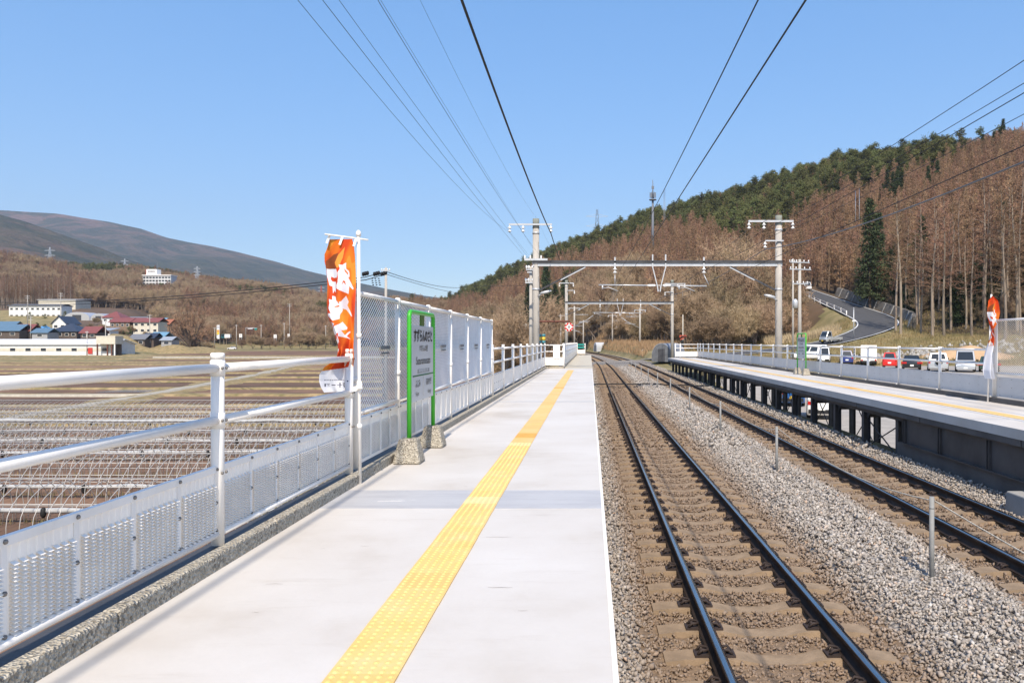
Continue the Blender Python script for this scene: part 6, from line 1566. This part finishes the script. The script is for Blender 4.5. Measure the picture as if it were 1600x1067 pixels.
class TB:
    """tree builder: crown and trunk triangles"""
    def __init__(s, seed): s.r = np.random.default_rng(seed); s.v = {0: [], 1: []}; s.f = {0: [], 1: []}
    def cone(s, k, a, b, r0, r1, n=3):
        a = np.asarray(a, float); b = np.asarray(b, float); d = b - a; L_ = np.linalg.norm(d) + 1e-9; d /= L_
        ref = np.array([0, 0, 1.]) if abs(d[2]) < .9 else np.array([1., 0, 0]); u = np.cross(d, ref); u /= np.linalg.norm(u); w = np.cross(d, u); o = len(s.v[k])
        for p, r in ((a, r0), (b, r1)):
            for j in range(n): t = 2 * math.pi * j / n; s.v[k].append(p + (u * math.cos(t) + w * math.sin(t)) * r)
        for j in range(n):
            j2 = (j + 1) % n; s.f[k] += [(o + j, o + j2, o + n + j2), (o + j, o + n + j2, o + n + j)]
    def tri(s, k, p, d, w):
        p = np.asarray(p); q = np.cross(d, s.r.normal(size=3)); q = q / (np.linalg.norm(q) + 1e-9) * w / 2; o = len(s.v[k]); s.v[k] += [p - q, p + q, p + d]; s.f[k].append((o, o + 1, o + 2))
def larch(seed, H=19.0, wtw=0.05, low=0.25, dens=1.0, R=2.7, step=1.0, limb=0.0):
    t = TB(seed); r = t.r; lean = r.normal(0, 0.012, 2)
    def ax(z): return np.array([lean[0] * z + 0.12 * math.sin(z * .4 + seed), lean[1] * z + 0.1 * math.cos(z * .3 + seed), z])
    zs = np.linspace(-0.5, H, 9)
    for a, b in zip(zs[:-1], zs[1:]): t.cone(1, ax(a), ax(b), 0.20 * (1 - max(a, 0) / H) ** .8 + .015, 0.20 * (1 - b / H) ** .8 + .015, 7)
    z = H * r.uniform(low - .03, low + .05)
    while z < H - .3:
        f = max(0, (z - H * (low - .05)) / (H * (1.05 - low))); ln = (R * (1 - f) ** .75 + .25) * r.uniform(.55, 1.15) * (0.55 + .45 * min(1, f * 3.2)); az = r.uniform(0, 6.28); up = 0.10 + .55 * f + r.normal(0, .12)
        d = np.array([math.cos(az), math.sin(az), up]); d /= np.linalg.norm(d); a = ax(z); b = a + d * ln; t.cone(1 if (f < .12 or r.uniform() < limb) else 0, a, b, 0.034, 0.008, 3)
        n = int(3 + dens * (9 + 9 * f) * ln / 2 * min(1, .3 + f * 3))
        for _ in range(n):
            q = r.uniform(.2, 1.0); p = a + d * ln * q; dd = d * .55 + r.normal(size=3) * .55 + np.array([0, 0, .30]); dd = dd / np.linalg.norm(dd) * r.uniform(.35, .95) * (.55 + .45 * (1 - f)); t.tri(0, p, dd, wtw * r.uniform(.7, 1.4))
        z += r.uniform(.10, .26) * step
    return t
def pine(seed, H=14.0):
    t = TB(seed); r = t.r; bend = r.normal(0, .05, 2)
    def ax(z): return np.array([bend[0] * z + .5 * math.sin(z * .25 + seed), bend[1] * z + .3 * math.cos(z * .3 + seed), z])
    zs = np.linspace(-.5, H * .9, 8)
    for a, b in zip(zs[:-1], zs[1:]): t.cone(1, ax(a), ax(b), .22 * (1 - max(a, 0) / H) + .03, .22 * (1 - b / H) + .03, 6)
    for _ in range(60):
        f = r.uniform(0, 1) ** .8; z = H * (.32 + .66 * f); R = (3.1 * (1 - f) ** .6 + .5) * math.sqrt(r.uniform(.08, 1)); az = r.uniform(0, 6.28); c = ax(z) + np.array([R * math.cos(az), R * math.sin(az), r.normal(0, .3)])
        t.cone(1, ax(z - .5), c, .05, .015, 3); s = r.uniform(.55, 1.15)
        for _ in range(34):
            p = c + r.normal(size=3) * np.array([.55, .55, .22]) * s; dd = r.normal(size=3) + np.array([0, 0, .5]); dd = dd / np.linalg.norm(dd) * r.uniform(.3, .6); t.tri(0, p, dd, r.uniform(.16, .32))
    return t
def cedar(seed, H=20.0):
    t = TB(seed); r = t.r
    t.cone(1, (0, 0, -.5), (0, 0, H), .26, .02, 7); z = H * .10
    while z < H - .2:
        f = z / H; R = 3.1 * (1 - f) ** .85 + .2
        for _ in range(6):
            az = r.uniform(0, 6.28); ln = R * r.uniform(.6, 1.1); d = np.array([math.cos(az), math.sin(az), -.22 + .5 * f]); a = np.array([0, 0, z]); t.cone(1, a, a + d * ln, .035, .008, 3)
            for _ in range(int(10 + 16 * ln / 3)):
                q = r.uniform(.15, 1.05) ** .7; p = a + d * ln * q + r.normal(size=3) * .22; dd = d * .5 + r.normal(size=3) * .5 + np.array([0, 0, -.15]); dd = dd / np.linalg.norm(dd) * r.uniform(.35, .75); t.tri(0, p, dd, r.uniform(.16, .34))
        z += .46
    return t
def broadleaf(seed, H=11.0, spread=1.0, multi=1, wtw=.05, dens=1.0):
    t = TB(seed); r = t.r
    def grow(a, d, ln, rad, lev):
        segs = 3; p = a
        for i in range(segs):
            d = d + r.normal(0, .12, 3) + np.array([0, 0, .05]); d /= np.linalg.norm(d); q = p + d * ln / segs; t.cone(1 if lev < 2 else 0, p, q, rad * (1 - i * .22), rad * (1 - (i + 1) * .22), 5 if lev == 0 else 3)
            if lev < 3 and (lev > 0 or i > 0):
                for _ in range(int(r.integers(2, 4) * (dens if lev == 2 else 1))):
                    s = r.normal(size=3); s -= d * s.dot(d); s /= np.linalg.norm(s); dd = d * r.uniform(.5, .9) + s * r.uniform(.5, .9) * spread + np.array([0, 0, .22]); dd /= np.linalg.norm(dd); grow(q, dd, ln * r.uniform(.5, .72), rad * .5, lev + 1)
            if lev >= 2:
                for _ in range(int(5 * dens)):
                    dd = d * .6 + r.normal(size=3) * .6 + np.array([0, 0, .2]); dd = dd / np.linalg.norm(dd) * r.uniform(.35, .95); t.tri(0, p + (q - p) * r.uniform(0, 1), dd, wtw * r.uniform(.6, 1.3))
            p = q
    for m_ in range(multi):
        d = np.array([r.normal(0, .12 if multi == 1 else .4), r.normal(0, .12 if multi == 1 else .4), 1.0]); d /= np.linalg.norm(d); grow(np.array([r.normal(0, .2) * (multi > 1), r.normal(0, .2) * (multi > 1), -.4]), d, H * .5, .20 if multi == 1 else .09, 0)
    return t
def dome(seed, H=22.0, R=11.0):
    """old broad tree: short trunk, limbs fanning into a domed crown full of fine twigs"""
    t = TB(seed); r = t.r; t.cone(1, (0, 0, -1), (0.1, 0, 4.5), .7, .5, 8)
    for _ in range(34):
        az = r.uniform(0, 6.28); el = r.uniform(.15, 1.45); q = R * r.uniform(.75, 1.05); tip = np.array([q * math.cos(az) * math.cos(el), q * math.sin(az) * math.cos(el), 5 + (H - 5) * math.sin(el) * r.uniform(.8, 1.03)])
        a = np.array([0.1, 0, r.uniform(2.8, 4.5)]); m_ = a * .55 + tip * .45 + np.array([0, 0, 1.6]) + r.normal(0, .5, 3); t.cone(1, a, m_, .26, .13, 4); t.cone(1, m_, tip, .13, .03, 3)
        for _ in range(16):
            f = r.uniform(.1, 1); b = m_ + (tip - m_) * f; d = r.normal(size=3) + np.array([0, 0, .4]) + (tip - m_) / np.linalg.norm(tip - m_) * .6; d = d / np.linalg.norm(d) * r.uniform(1.2, 2.8); t.cone(0, b, b + d, .05, .012, 3)
            for _ in range(11):
                p = b + d * r.uniform(.15, 1); dd = d / np.linalg.norm(d) * .6 + r.normal(size=3) * .6 + np.array([0, 0, .25]); t.tri(0, p, dd / np.linalg.norm(dd) * r.uniform(.5, 1.2), r.uniform(.08, .17))
    return t
def tmesh(t, k, name, m_):
    V = np.array(t.v[k], np.float32); F = np.array(t.f[k], np.int32); o = np_mesh(name, V, F, m_); me = o.data; COL.objects.unlink(o); bpy.data.objects.remove(o); return me
KINDS = {}
def kind_of(name, builder, n, crown_m, bark_m, **kw):
    KINDS[name] = []
    for i in range(n):
        t = builder(100 * len(KINDS) + i, **kw); KINDS[name].append((tmesh(t, 0, "crown", crown_m), tmesh(t, 1, "trunk", bark_m)))
kind_of("larch", larch, 5, LTWIG, BARK, limb=0.35, R=3.1, dens=1.5, low=0.34)
kind_of("hill", larch, 4, TWIG, HBARK, H=11.5, wtw=0.085, low=0.16, dens=1.7, R=2.5, step=0.85)
kind_of("pine", pine, 4, PINE, DARKBARK)
kind_of("cedar", cedar, 3, CEDAR, DARKBARK)
kind_of("broad", broadleaf, 4, TWIG2, BARK, H=11.5)
kind_of("bush", broadleaf, 3, TWIG2, BARK, H=7.5, spread=1.15, multi=5)
def plant(kind, x, y, s, label, cat, group, name, z=None):
    c, tr = KINDS[kind][random.randrange(len(KINDS[kind]))]; z = gz(x, y) if z is None else z
    r = thing(name, label, cat, (x, y, z), random.uniform(0, 6.28), group); r.scale = (s, s, s * random.uniform(.9, 1.1))
    for nm, me in (("trunk", tr), ("crown", c)):
        o = bpy.data.objects.new(nm, me); COL.objects.link(o); o.parent = r
    return r
def free(x, y): return road_dist(np.array([x]), np.array([y]))[0][0] > 5.5
# candidates over the right hill and the left slopes
def hill_points(n, tmin=0.0, tmax=1.12, u0=640, u1=1900):
    u = rng.uniform(u0, u1, n); b = np.interp(u, HU, HB); e = np.interp(u, HRU, HRY); t = rng.uniform(tmin, tmax, n); Y = b + (e - b) * t; X = (u - 922) / 1250 * Y
    keep = rng.uniform(0, 1, n) < Y / 700                       # even density on the ground
    return X[keep], Y[keep], u[keep], t[keep]
X, Y, U, T = hill_points(19000)
D, _ = road_dist(X, Y); k = (D > 6.0); X, Y, U, T = X[k], Y[k], U[k], T[k]
nz = wob(X, Y, 40, 5.0); ysc = 534 - 1250 * (ground(X, Y) + 6 - EYE) / Y
is_pine = (ysc < np.interp(U, [640, 760, 850, 900, 1000, 1050, 1100, 1150, 1210, 1300, 1400, 1500, 1600, 1900], [482, 464, 420, 402, 374, 356, 354, 378, 357, 308, 266, 234, 205, 160]) + 9 * nz) | (T > 0.97)
is_pine &= rng.uniform(0, 1, len(X)) > .07
is_pine |= (wob(X, Y, 17, 9.0) > 0.78) & (U < 1000) & (T > 0.15)
is_cedar = ~is_pine & (wob(X, Y, 14, 3.3) > 0.74) & (U > 1330)
br = ~is_pine & ~is_cedar & (U < 1010) & (T < 0.30)
order = np.argsort(Y)
ncount = {"hill": 0, "larch": 0, "pine": 0, "cedar": 0, "broad": 0}; rest = []
caps = {"hill": 150, "larch": 135, "pine": 300, "cedar": 60, "broad": 160}
TXT = {"hill": ("larch_tree", "reddish brown leafless larch on the right hill slope below the pines", "tree", "larches on the right hill slope"), "larch": ("larch_tree", "tall bare larch with a pale trunk at the forest edge above the car park", "tree", "tall larches at the forest edge"),
       "pine": ("pine_tree", "dark green pine in the pine belt along the right hill's crest", "tree", "pines of the right hillside"),
       "cedar": ("cedar_tree", "dark green conifer among the bare larches above the car park", "tree", "dark conifers among the larches"),
       "broad": ("bare_tree", "leafless grey brown tree at the foot of the right hill", "tree", "leafless trees at the hill foot")}
last = []
for i in order:
    kd = "pine" if is_pine[i] else "cedar" if is_cedar[i] else "broad" if br[i] else "larch" if (U[i] > 1330 and Y[i] < np.interp(U[i], HU, HB) + 14) else "hill"
    if kd == "larch" and Y[i] < 190 and any((X[i] - a) ** 2 + (Y[i] - b) ** 2 < 6 for a, b in last[-60:]): continue
    last.append((X[i], Y[i]))
    s = rng.uniform(.8, 1.2) * (rng.uniform(.5, .95) if kd == "pine" else 1.0)
    if kd == "hill" and U[i] > 1330: s *= float(np.interp(Y[i], [120, 150, 185, 220], [1.5, 1.15, 0.92, 0.9]))
    if kd == "cedar": s *= 0.62
    if ncount[kd] < caps[kd]:
        ncount[kd] += 1; nm, lab, cat, grp = TXT[kd]; plant(kd, float(X[i]), float(Y[i]), float(s), lab, cat, grp, nm)
    else: rest.append((X[i], Y[i], s, ["hill", "pine", "cedar", "broad", "larch"].index(kd)))
print("trees", ncount, len(rest))
# named single trees
plant("cedar", 57, 163, 1.15, "tall dark spruce beside the forest road bend", "tree", None, "spruce_tree")
plant("cedar", 60.5, 168, 0.95, "second dark spruce just right of the tall one at the road bend", "tree", None, "spruce_tree")
for px, Yt, s in ((1400, 128, 1.0), (1408, 124, 1.1), (1440, 126, .9), (1456, 122, 1.15), (1475, 121, 1.05), (1485, 127, 1.0), (1517, 118, .95), (1570, 112, 1.1), (1590, 116, 1.2)):
    x = (px - 922) / 1250 * Yt; plant("larch", x, Yt, s, TXT["larch"][1], "tree", TXT["larch"][3], "larch_tree")
# brown bush belt right of the tracks and along the bend
nb = 0
bush_lab = "tan leafless bush in the thicket behind the right platform's far end"
for px, Yt, s, kd in [(1080, 128, 1.1, "bush"), (1092, 140, 1.3, "broad"), (1105, 132, 1.2, "bush"), (1118, 145, 1.4, "broad"), (1125, 136, 1.3, "bush"), (1138, 150, 1.5, "broad"), (1150, 140, 1.3, "bush"), (1160, 152, 1.5, "broad"), (1172, 144, 1.2, "bush"), (1185, 155, 1.4, "broad"), (1195, 147, 1.2, "bush"),
                      (1205, 158, 1.3, "bush"), (1100, 158, 1.5, "broad"), (1145, 165, 1.5, "broad"), (1180, 168, 1.5, "broad"), (1070, 150, 1.2, "broad"), (1060, 165, 1.2, "bush"), (1048, 172, 1.2, "broad"), (1038, 160, 1.0, "bush"), (1025, 180, 1.2, "bush"), (1012, 170, .9, "bush"), (1003, 190, 1.2, "broad"), (990, 185, 1.0, "bush"), (978, 200, 1.2, "broad"),
                      (966, 192, .9, "bush"), (955, 215, 1.1, "broad"), (1075, 175, 1.3, "broad"), (1120, 175, 1.5, "broad"), (1160, 180, 1.4, "broad"), (1130, 124, .9, "bush"), (1155, 128, .9, "bush"), (1110, 120, .8, "bush"), (1178, 132, 1.0, "bush"), (1200, 138, .9, "bush"), (1215, 146, .9, "bush")]:
    x = (px - 922) / 1250 * Yt
    if free(x, Yt): plant(kd, x, Yt, s, bush_lab if kd == "bush" else "tan leafless tree in the thicket behind the right platform's far end", "bush" if kd == "bush" else "tree", "thicket bushes" if kd == "bush" else "thicket trees", "bare_bush" if kd == "bush" else "bare_tree")
for k in range(46):
    Yt = rng.uniform(95, 240); px = rng.uniform(770, 905); x = (px - 922) / 1250 * Yt
    if x + float(curve(Yt)) > -6: x -= 6
    plant("bush" if k % 3 else "broad", float(x), float(Yt), float(rng.uniform(.5, .95)), "leafless bush on the bank behind the far railing of the left platform", "bush", "bushes behind the left railing", "bare_bush", z=gz(x, Yt) - .2)
for px, Yt, s in ((838, 250, 1.2), (853, 262, 1.3), (868, 255, 1.1), (882, 270, 1.2), (826, 275, 1.1)):
    x = (px - 922) / 1250 * Yt; plant("cedar", x, Yt, s, "dark green conifer behind the left gantry pole", "tree", "conifers behind the gantry pole", "cedar_tree")
# left side: the big round tree and single trees of the hamlet
KINDS["round"] = []
t = dome(77); KINDS["round"].append((tmesh(t, 0, "crown", TWIG), tmesh(t, 1, "trunk", DARKBARK)))
x, Yt, z = at(300, 340, 558); plant("round", x, Yt, 1.12, "big round bare tree at the right end of the hamlet", "tree", None, "round_tree", z=z - 1)
for px, y, Yt, s in ((275, 552, 355, .8), (290, 555, 350, .9), (312, 556, 352, .9), (326, 552, 360, .8), (262, 545, 350, .6)):
    x, _, z = at(px, Yt, y); plant("bush", x, Yt, s, "grey bush under the big round bare tree", "bush", "bushes under the round tree", "bare_bush", z=z - 1)
for px, y, Yt, s in ((395, 540, 395, .9), (410, 541, 398, .8), (422, 541, 396, .7), (378, 540, 396, .6), (455, 541, 400, .9), (470, 541, 398, 1.1), (482, 540, 402, 1.2), (494, 540, 405, 1.0), (505, 541, 400, .9)):
    x, _, z = at(px, Yt, y); plant("bush", x, Yt, s, "brown bush on the road bank between the round tree and the banner", "bush", "bushes on the road bank", "bare_bush", z=z - 1)
for px, y, Yt, s in ((60, 526, 350, .35), (52, 524, 350, .3), (70, 525, 352, .3), (108, 512, 405, .3), (100, 500, 430, .3), (45, 500, 432, .25), (70, 501, 432, .25), (200, 528, 350, .3), (192, 531, 345, .25)):
    x, _, z = at(px, Yt, y); plant("pine", x, Yt, s * 1.3, "small dark garden tree among the hamlet's houses", "tree", "garden trees of the hamlet", "garden_tree", z=z - .5)
for px, y, Yt, s in ((150, 505, 400, .5), (160, 516, 370, .5), (140, 515, 380, .5), (205, 520, 365, .5), (228, 527, 345, .4), (190, 524, 350, .5), (145, 522, 350, .4)):
    x, _, z = at(px, Yt, y); plant("bush", x, Yt, s, "grey leafless shrub among the hamlet's houses", "bush", "shrubs of the hamlet", "bare_bush", z=z - .5)

# ---------------------------------------------------------------- woods past the first 300 of a kind
def joined(kd, i):
    c, tr = KINDS[kd][i]; nm = "wood_" + kd
    def arr(me):
        v = np.empty(len(me.vertices) * 3, np.float32); me.vertices.foreach_get("co", v); f = np.empty(len(me.loops), np.int32); me.loops.foreach_get("vertex_index", f); return v.reshape(-1, 3), f.reshape(-1, 3)
    v1, f1 = arr(c); v2, f2 = arr(tr); o = np_mesh(nm, np.concatenate([v1, v2]), np.concatenate([f1, f2 + len(v1)]), [c.materials[0], tr.materials[0]], idx=np.concatenate([np.zeros(len(f1), int), np.ones(len(f2), int)]))
    COL.objects.unlink(o); return o
SRC = [joined("hill", 0), joined("hill", 2), joined("pine", 0), joined("pine", 2), joined("cedar", 1), joined("broad", 1), joined("broad", 3), joined("larch", 1), joined("round", 0)]
def wood(name, pts):
    """one wood that nobody could count: trees instanced on points; pts = (x, y, z, scale, source index)"""
    pts = np.asarray(pts, float); me = bpy.data.meshes.new(name); me.vertices.add(len(pts)); me.vertices.foreach_set("co", pts[:, :3].astype(np.float32).ravel())
    for nm, tp, col in (("sc", 'FLOAT', pts[:, 3].astype(np.float32)), ("which", 'INT', pts[:, 4].astype(np.int32)), ("rot", 'FLOAT', rng.uniform(0, 6.28, len(pts)).astype(np.float32))):
        a = me.attributes.new(nm, tp, 'POINT'); a.data.foreach_set("value", col)
    o = bpy.data.objects.new(name, me); COL.objects.link(o); tag(o, kind="stuff")
    ng = bpy.data.node_groups.new(name + "_nodes", 'GeometryNodeTree'); ng.interface.new_socket("Geometry", in_out='INPUT', socket_type='NodeSocketGeometry'); ng.interface.new_socket("Geometry", in_out='OUTPUT', socket_type='NodeSocketGeometry')
    N, L = ng.nodes, ng.links; gi, go = N.new("NodeGroupInput"), N.new("NodeGroupOutput"); ins = N.new("GeometryNodeInstanceOnPoints"); jn = N.new("GeometryNodeJoinGeometry")
    for s in SRC[::-1]:
        oi = N.new("GeometryNodeObjectInfo"); oi.inputs["Object"].default_value = s; oi.inputs["As Instance"].default_value = True; L.new(oi.outputs["Geometry"], jn.inputs[0])
    L.new(gi.outputs[0], ins.inputs["Points"]); L.new(jn.outputs[0], ins.inputs["Instance"]); ins.inputs["Pick Instance"].default_value = True
    def at_(nm, tp): a = N.new("GeometryNodeInputNamedAttribute"); a.data_type = tp; a.inputs[0].default_value = nm; return a.outputs[0]
    L.new(at_("which", 'INT'), ins.inputs["Instance Index"]); cb = N.new("ShaderNodeCombineXYZ"); L.new(at_("rot", 'FLOAT'), cb.inputs[2]); L.new(cb.outputs[0], ins.inputs["Rotation"]); L.new(at_("sc", 'FLOAT'), ins.inputs["Scale"]); L.new(ins.outputs[0], go.inputs[0])
    md = o.modifiers.new("trees", 'NODES'); md.node_group = ng; return o
rest = np.array(rest); zz = ground(rest[:, 0], rest[:, 1]); wi = np.array([[0, 1], [2, 3], [4, 4], [5, 6], [7, 7]])[rest[:, 3].astype(int), rng.integers(0, 2, len(rest))]
wood("hillside_woods", np.stack([rest[:, 0], rest[:, 1], zz, rest[:, 2], wi], 1))
# dark evergreen understory at the foot of the forest edge
n = 2600; u = rng.uniform(1330, 1750, n); b = np.interp(u, HU, HB); Yu = b + rng.uniform(4, 45, n); Xu = (u - 922) / 1250 * Yu; k = (road_dist(Xu, Yu)[0] > 7) & (wob(Xu, Yu, 9, 2.2) > -.1); Xu, Yu = Xu[k], Yu[k]
wood("undergrowth", np.stack([Xu, Yu, ground(Xu, Yu), rng.uniform(.16, .42, len(Xu)), np.where(rng.uniform(0, 1, len(Xu)) < .55, 4, 5)], 1))
# left wooded slopes
n = 26000; u = rng.uniform(-260, 700, n); Yw = np.sqrt(rng.uniform(430 ** 2, 1120 ** 2, n)); Xw = (u - 922) / 1250 * Yw
start = np.interp(u, [-260, 110, 118, 205, 240, 270, 330, 700], [470, 470, 520, 520, 470, 440, 425, 420]); k = (Yw > start) & (rng.uniform(0, 1, n) < np.where(Yw < 600, 1.0, 0.62)); u, Yw, Xw = u[k], Yw[k], Xw[k]
hot = (u > 216) & (u < 280) & (Yw > 700) & (Yw < 820); u, Yw, Xw = u[~hot], Yw[~hot], Xw[~hot]
w = wob(Xw, Yw, 60, 4.0); w2 = wob(Xw, Yw, 25, 8.0)
which = np.where((w > .55) | ((Yw > 900) & (w > -.25)), rng.integers(2, 4, len(u)), np.where(w2 > .15, rng.integers(0, 2, len(u)), rng.integers(5, 7, len(u))))
which = np.where((u < 112) & (Yw < 600), 7, which); which = np.where((u > 112) & (which < 2) & (rng.uniform(0, 1, len(u)) < .35), 8, which)
sc = rng.uniform(.75, 1.15, len(u)) * np.where(which < 2, 1.15, np.where(which < 4, .75, np.where(which == 8, .48, 1.0)))
wood("valley_woods", np.stack([Xw, Yw, ground(Xw, Yw), sc, which], 1))
print("valley", len(u))

# ---------------------------------------------------------------- far mountains
def f_mount(nt, N, L, b):
    big = noise(N, L, 0.0016, 8, rough=0.62); mid = noise(N, L, 0.0055, 7, rough=0.66); fine = noise(N, L, 0.03, 6, rough=0.7)
    g = N.new("ShaderNodeNewGeometry"); sp = N.new("ShaderNodeSeparateXYZ"); L.new(g.outputs["Position"], sp.inputs[0])
    mr = N.new("ShaderNodeMapRange"); mr.inputs[1].default_value = 420; mr.inputs[2].default_value = 880; L.new(sp.outputs[2], mr.inputs[0])   # reddish brush on the tops, conifers lower down
    low = ramp(N, L, big, [(0.38, (0.050, 0.060, 0.034)), (0.52, (0.085, 0.075, 0.045)), (0.62, (0.14, 0.088, 0.062))])
    c = mix(N, L, mr.outputs[0], low, (0.19, 0.105, 0.085))
    c = mix(N, L, ramp(N, L, mid, [(0.47, (0, 0, 0)), (0.56, (0.85, 0.85, 0.85))]), c, (0.035, 0.045, 0.026))
    c = mix(N, L, ramp(N, L, fine, [(0.42, (0, 0, 0)), (0.62, (0.5, 0.5, 0.5))]), c, (0.02, 0.022, 0.016))
    L.new(c, b.inputs["Base Color"]); b.inputs["Roughness"].default_value = 1.0; b.inputs["Specular IOR Level"].default_value = 0.0
    bumpn(N, L, b, mid, 1.0, 60)
node_mat("mountain_wood", f_mount)
def mountain(name, u0, u1, Yn, Yr, sil, base_y, seed, amp):
    """slope whose crest follows the skyline profile, with gullies running down it"""
    us = np.linspace(u0, u1, 220); ts = np.linspace(0, 1.25, 90); Uu, Tt = np.meshgrid(us, ts)
    crest = (534 - np.interp(Uu, [a for a, _ in sil], [b_ for _, b_ in sil])) / 1250 * Yr + EYE
    foot = (534 - np.interp(Uu, [a for a, _ in base_y], [b_ for _, b_ in base_y])) / 1250 * Yn + EYE
    Yy = Yn + (Yr - Yn) * Tt; Xx = (Uu - 922) / 1250 * Yy
    f = np.clip(Tt, 0, 1); zz = foot + (crest - foot) * (0.45 * f + 0.55 * f * f) - np.clip(Tt - 1, 0, 1) * 900
    gul = np.sin(Xx / 190 + seed + 1.3 * np.sin(Yy / 520)) + .55 * np.sin(Xx / 83 + Yy / 300 + seed * 2) + .3 * np.sin(Xx / 37 - Yy / 170)
    zz = zz + amp * gul * np.sin(math.pi * np.clip(f, 0, 1)) ** .8
    n = len(us); i, j = np.meshgrid(np.arange(n - 1), np.arange(len(ts) - 1)); q = (j * n + i).ravel()
    tag(np_mesh(name, np.stack([Xx.ravel(), Yy.ravel(), zz.ravel()], 1), np.stack([q, q + 1, q + n + 1, q + n], 1), MATS["mountain_wood"], smooth=True), kind="structure")
mountain("mountain", -700, 1150, 2300, 5600, [(-700, 400), (-300, 345), (-100, 331), (0, 328), (50, 331), (90, 333), (130, 340), (170, 346), (220, 357), (260, 371), (300, 379), (330, 384), (370, 393), (430, 408), (480, 423), (540, 437), (600, 450), (660, 461), (720, 470), (1150, 500)], [(-700, 470), (700, 480), (1150, 520)], 0.0, 26)
mountain("foothill", -700, 760, 1350, 3000, [(-700, 340), (-150, 330), (0, 335), (40, 346), (80, 360), (120, 374), (160, 388), (200, 405), (260, 424), (340, 440), (430, 456), (560, 474), (760, 500)], [(-700, 455), (200, 455), (500, 472), (760, 505)], 2.0, 14)

# ---------------------------------------------------------------- air
hm = bpy.data.materials.new("haze_air"); hm.use_nodes = True; N = hm.node_tree.nodes; N.remove(N["Principled BSDF"])
pv = N.new("ShaderNodeVolumePrincipled"); pv.inputs["Color"].default_value = (0.72, 0.84, 1.0, 1); pv.inputs["Density"].default_value = 0.00008; pv.inputs["Anisotropy"].default_value = 0.1
hm.node_tree.links.new(pv.outputs[0], N["Material Output"].inputs["Volume"])
m = MB(); m.box2((-9000, -60, -120), (4000, 7600, 1300)); hz = m.build("haze", hm); tag(hz, kind="stuff")
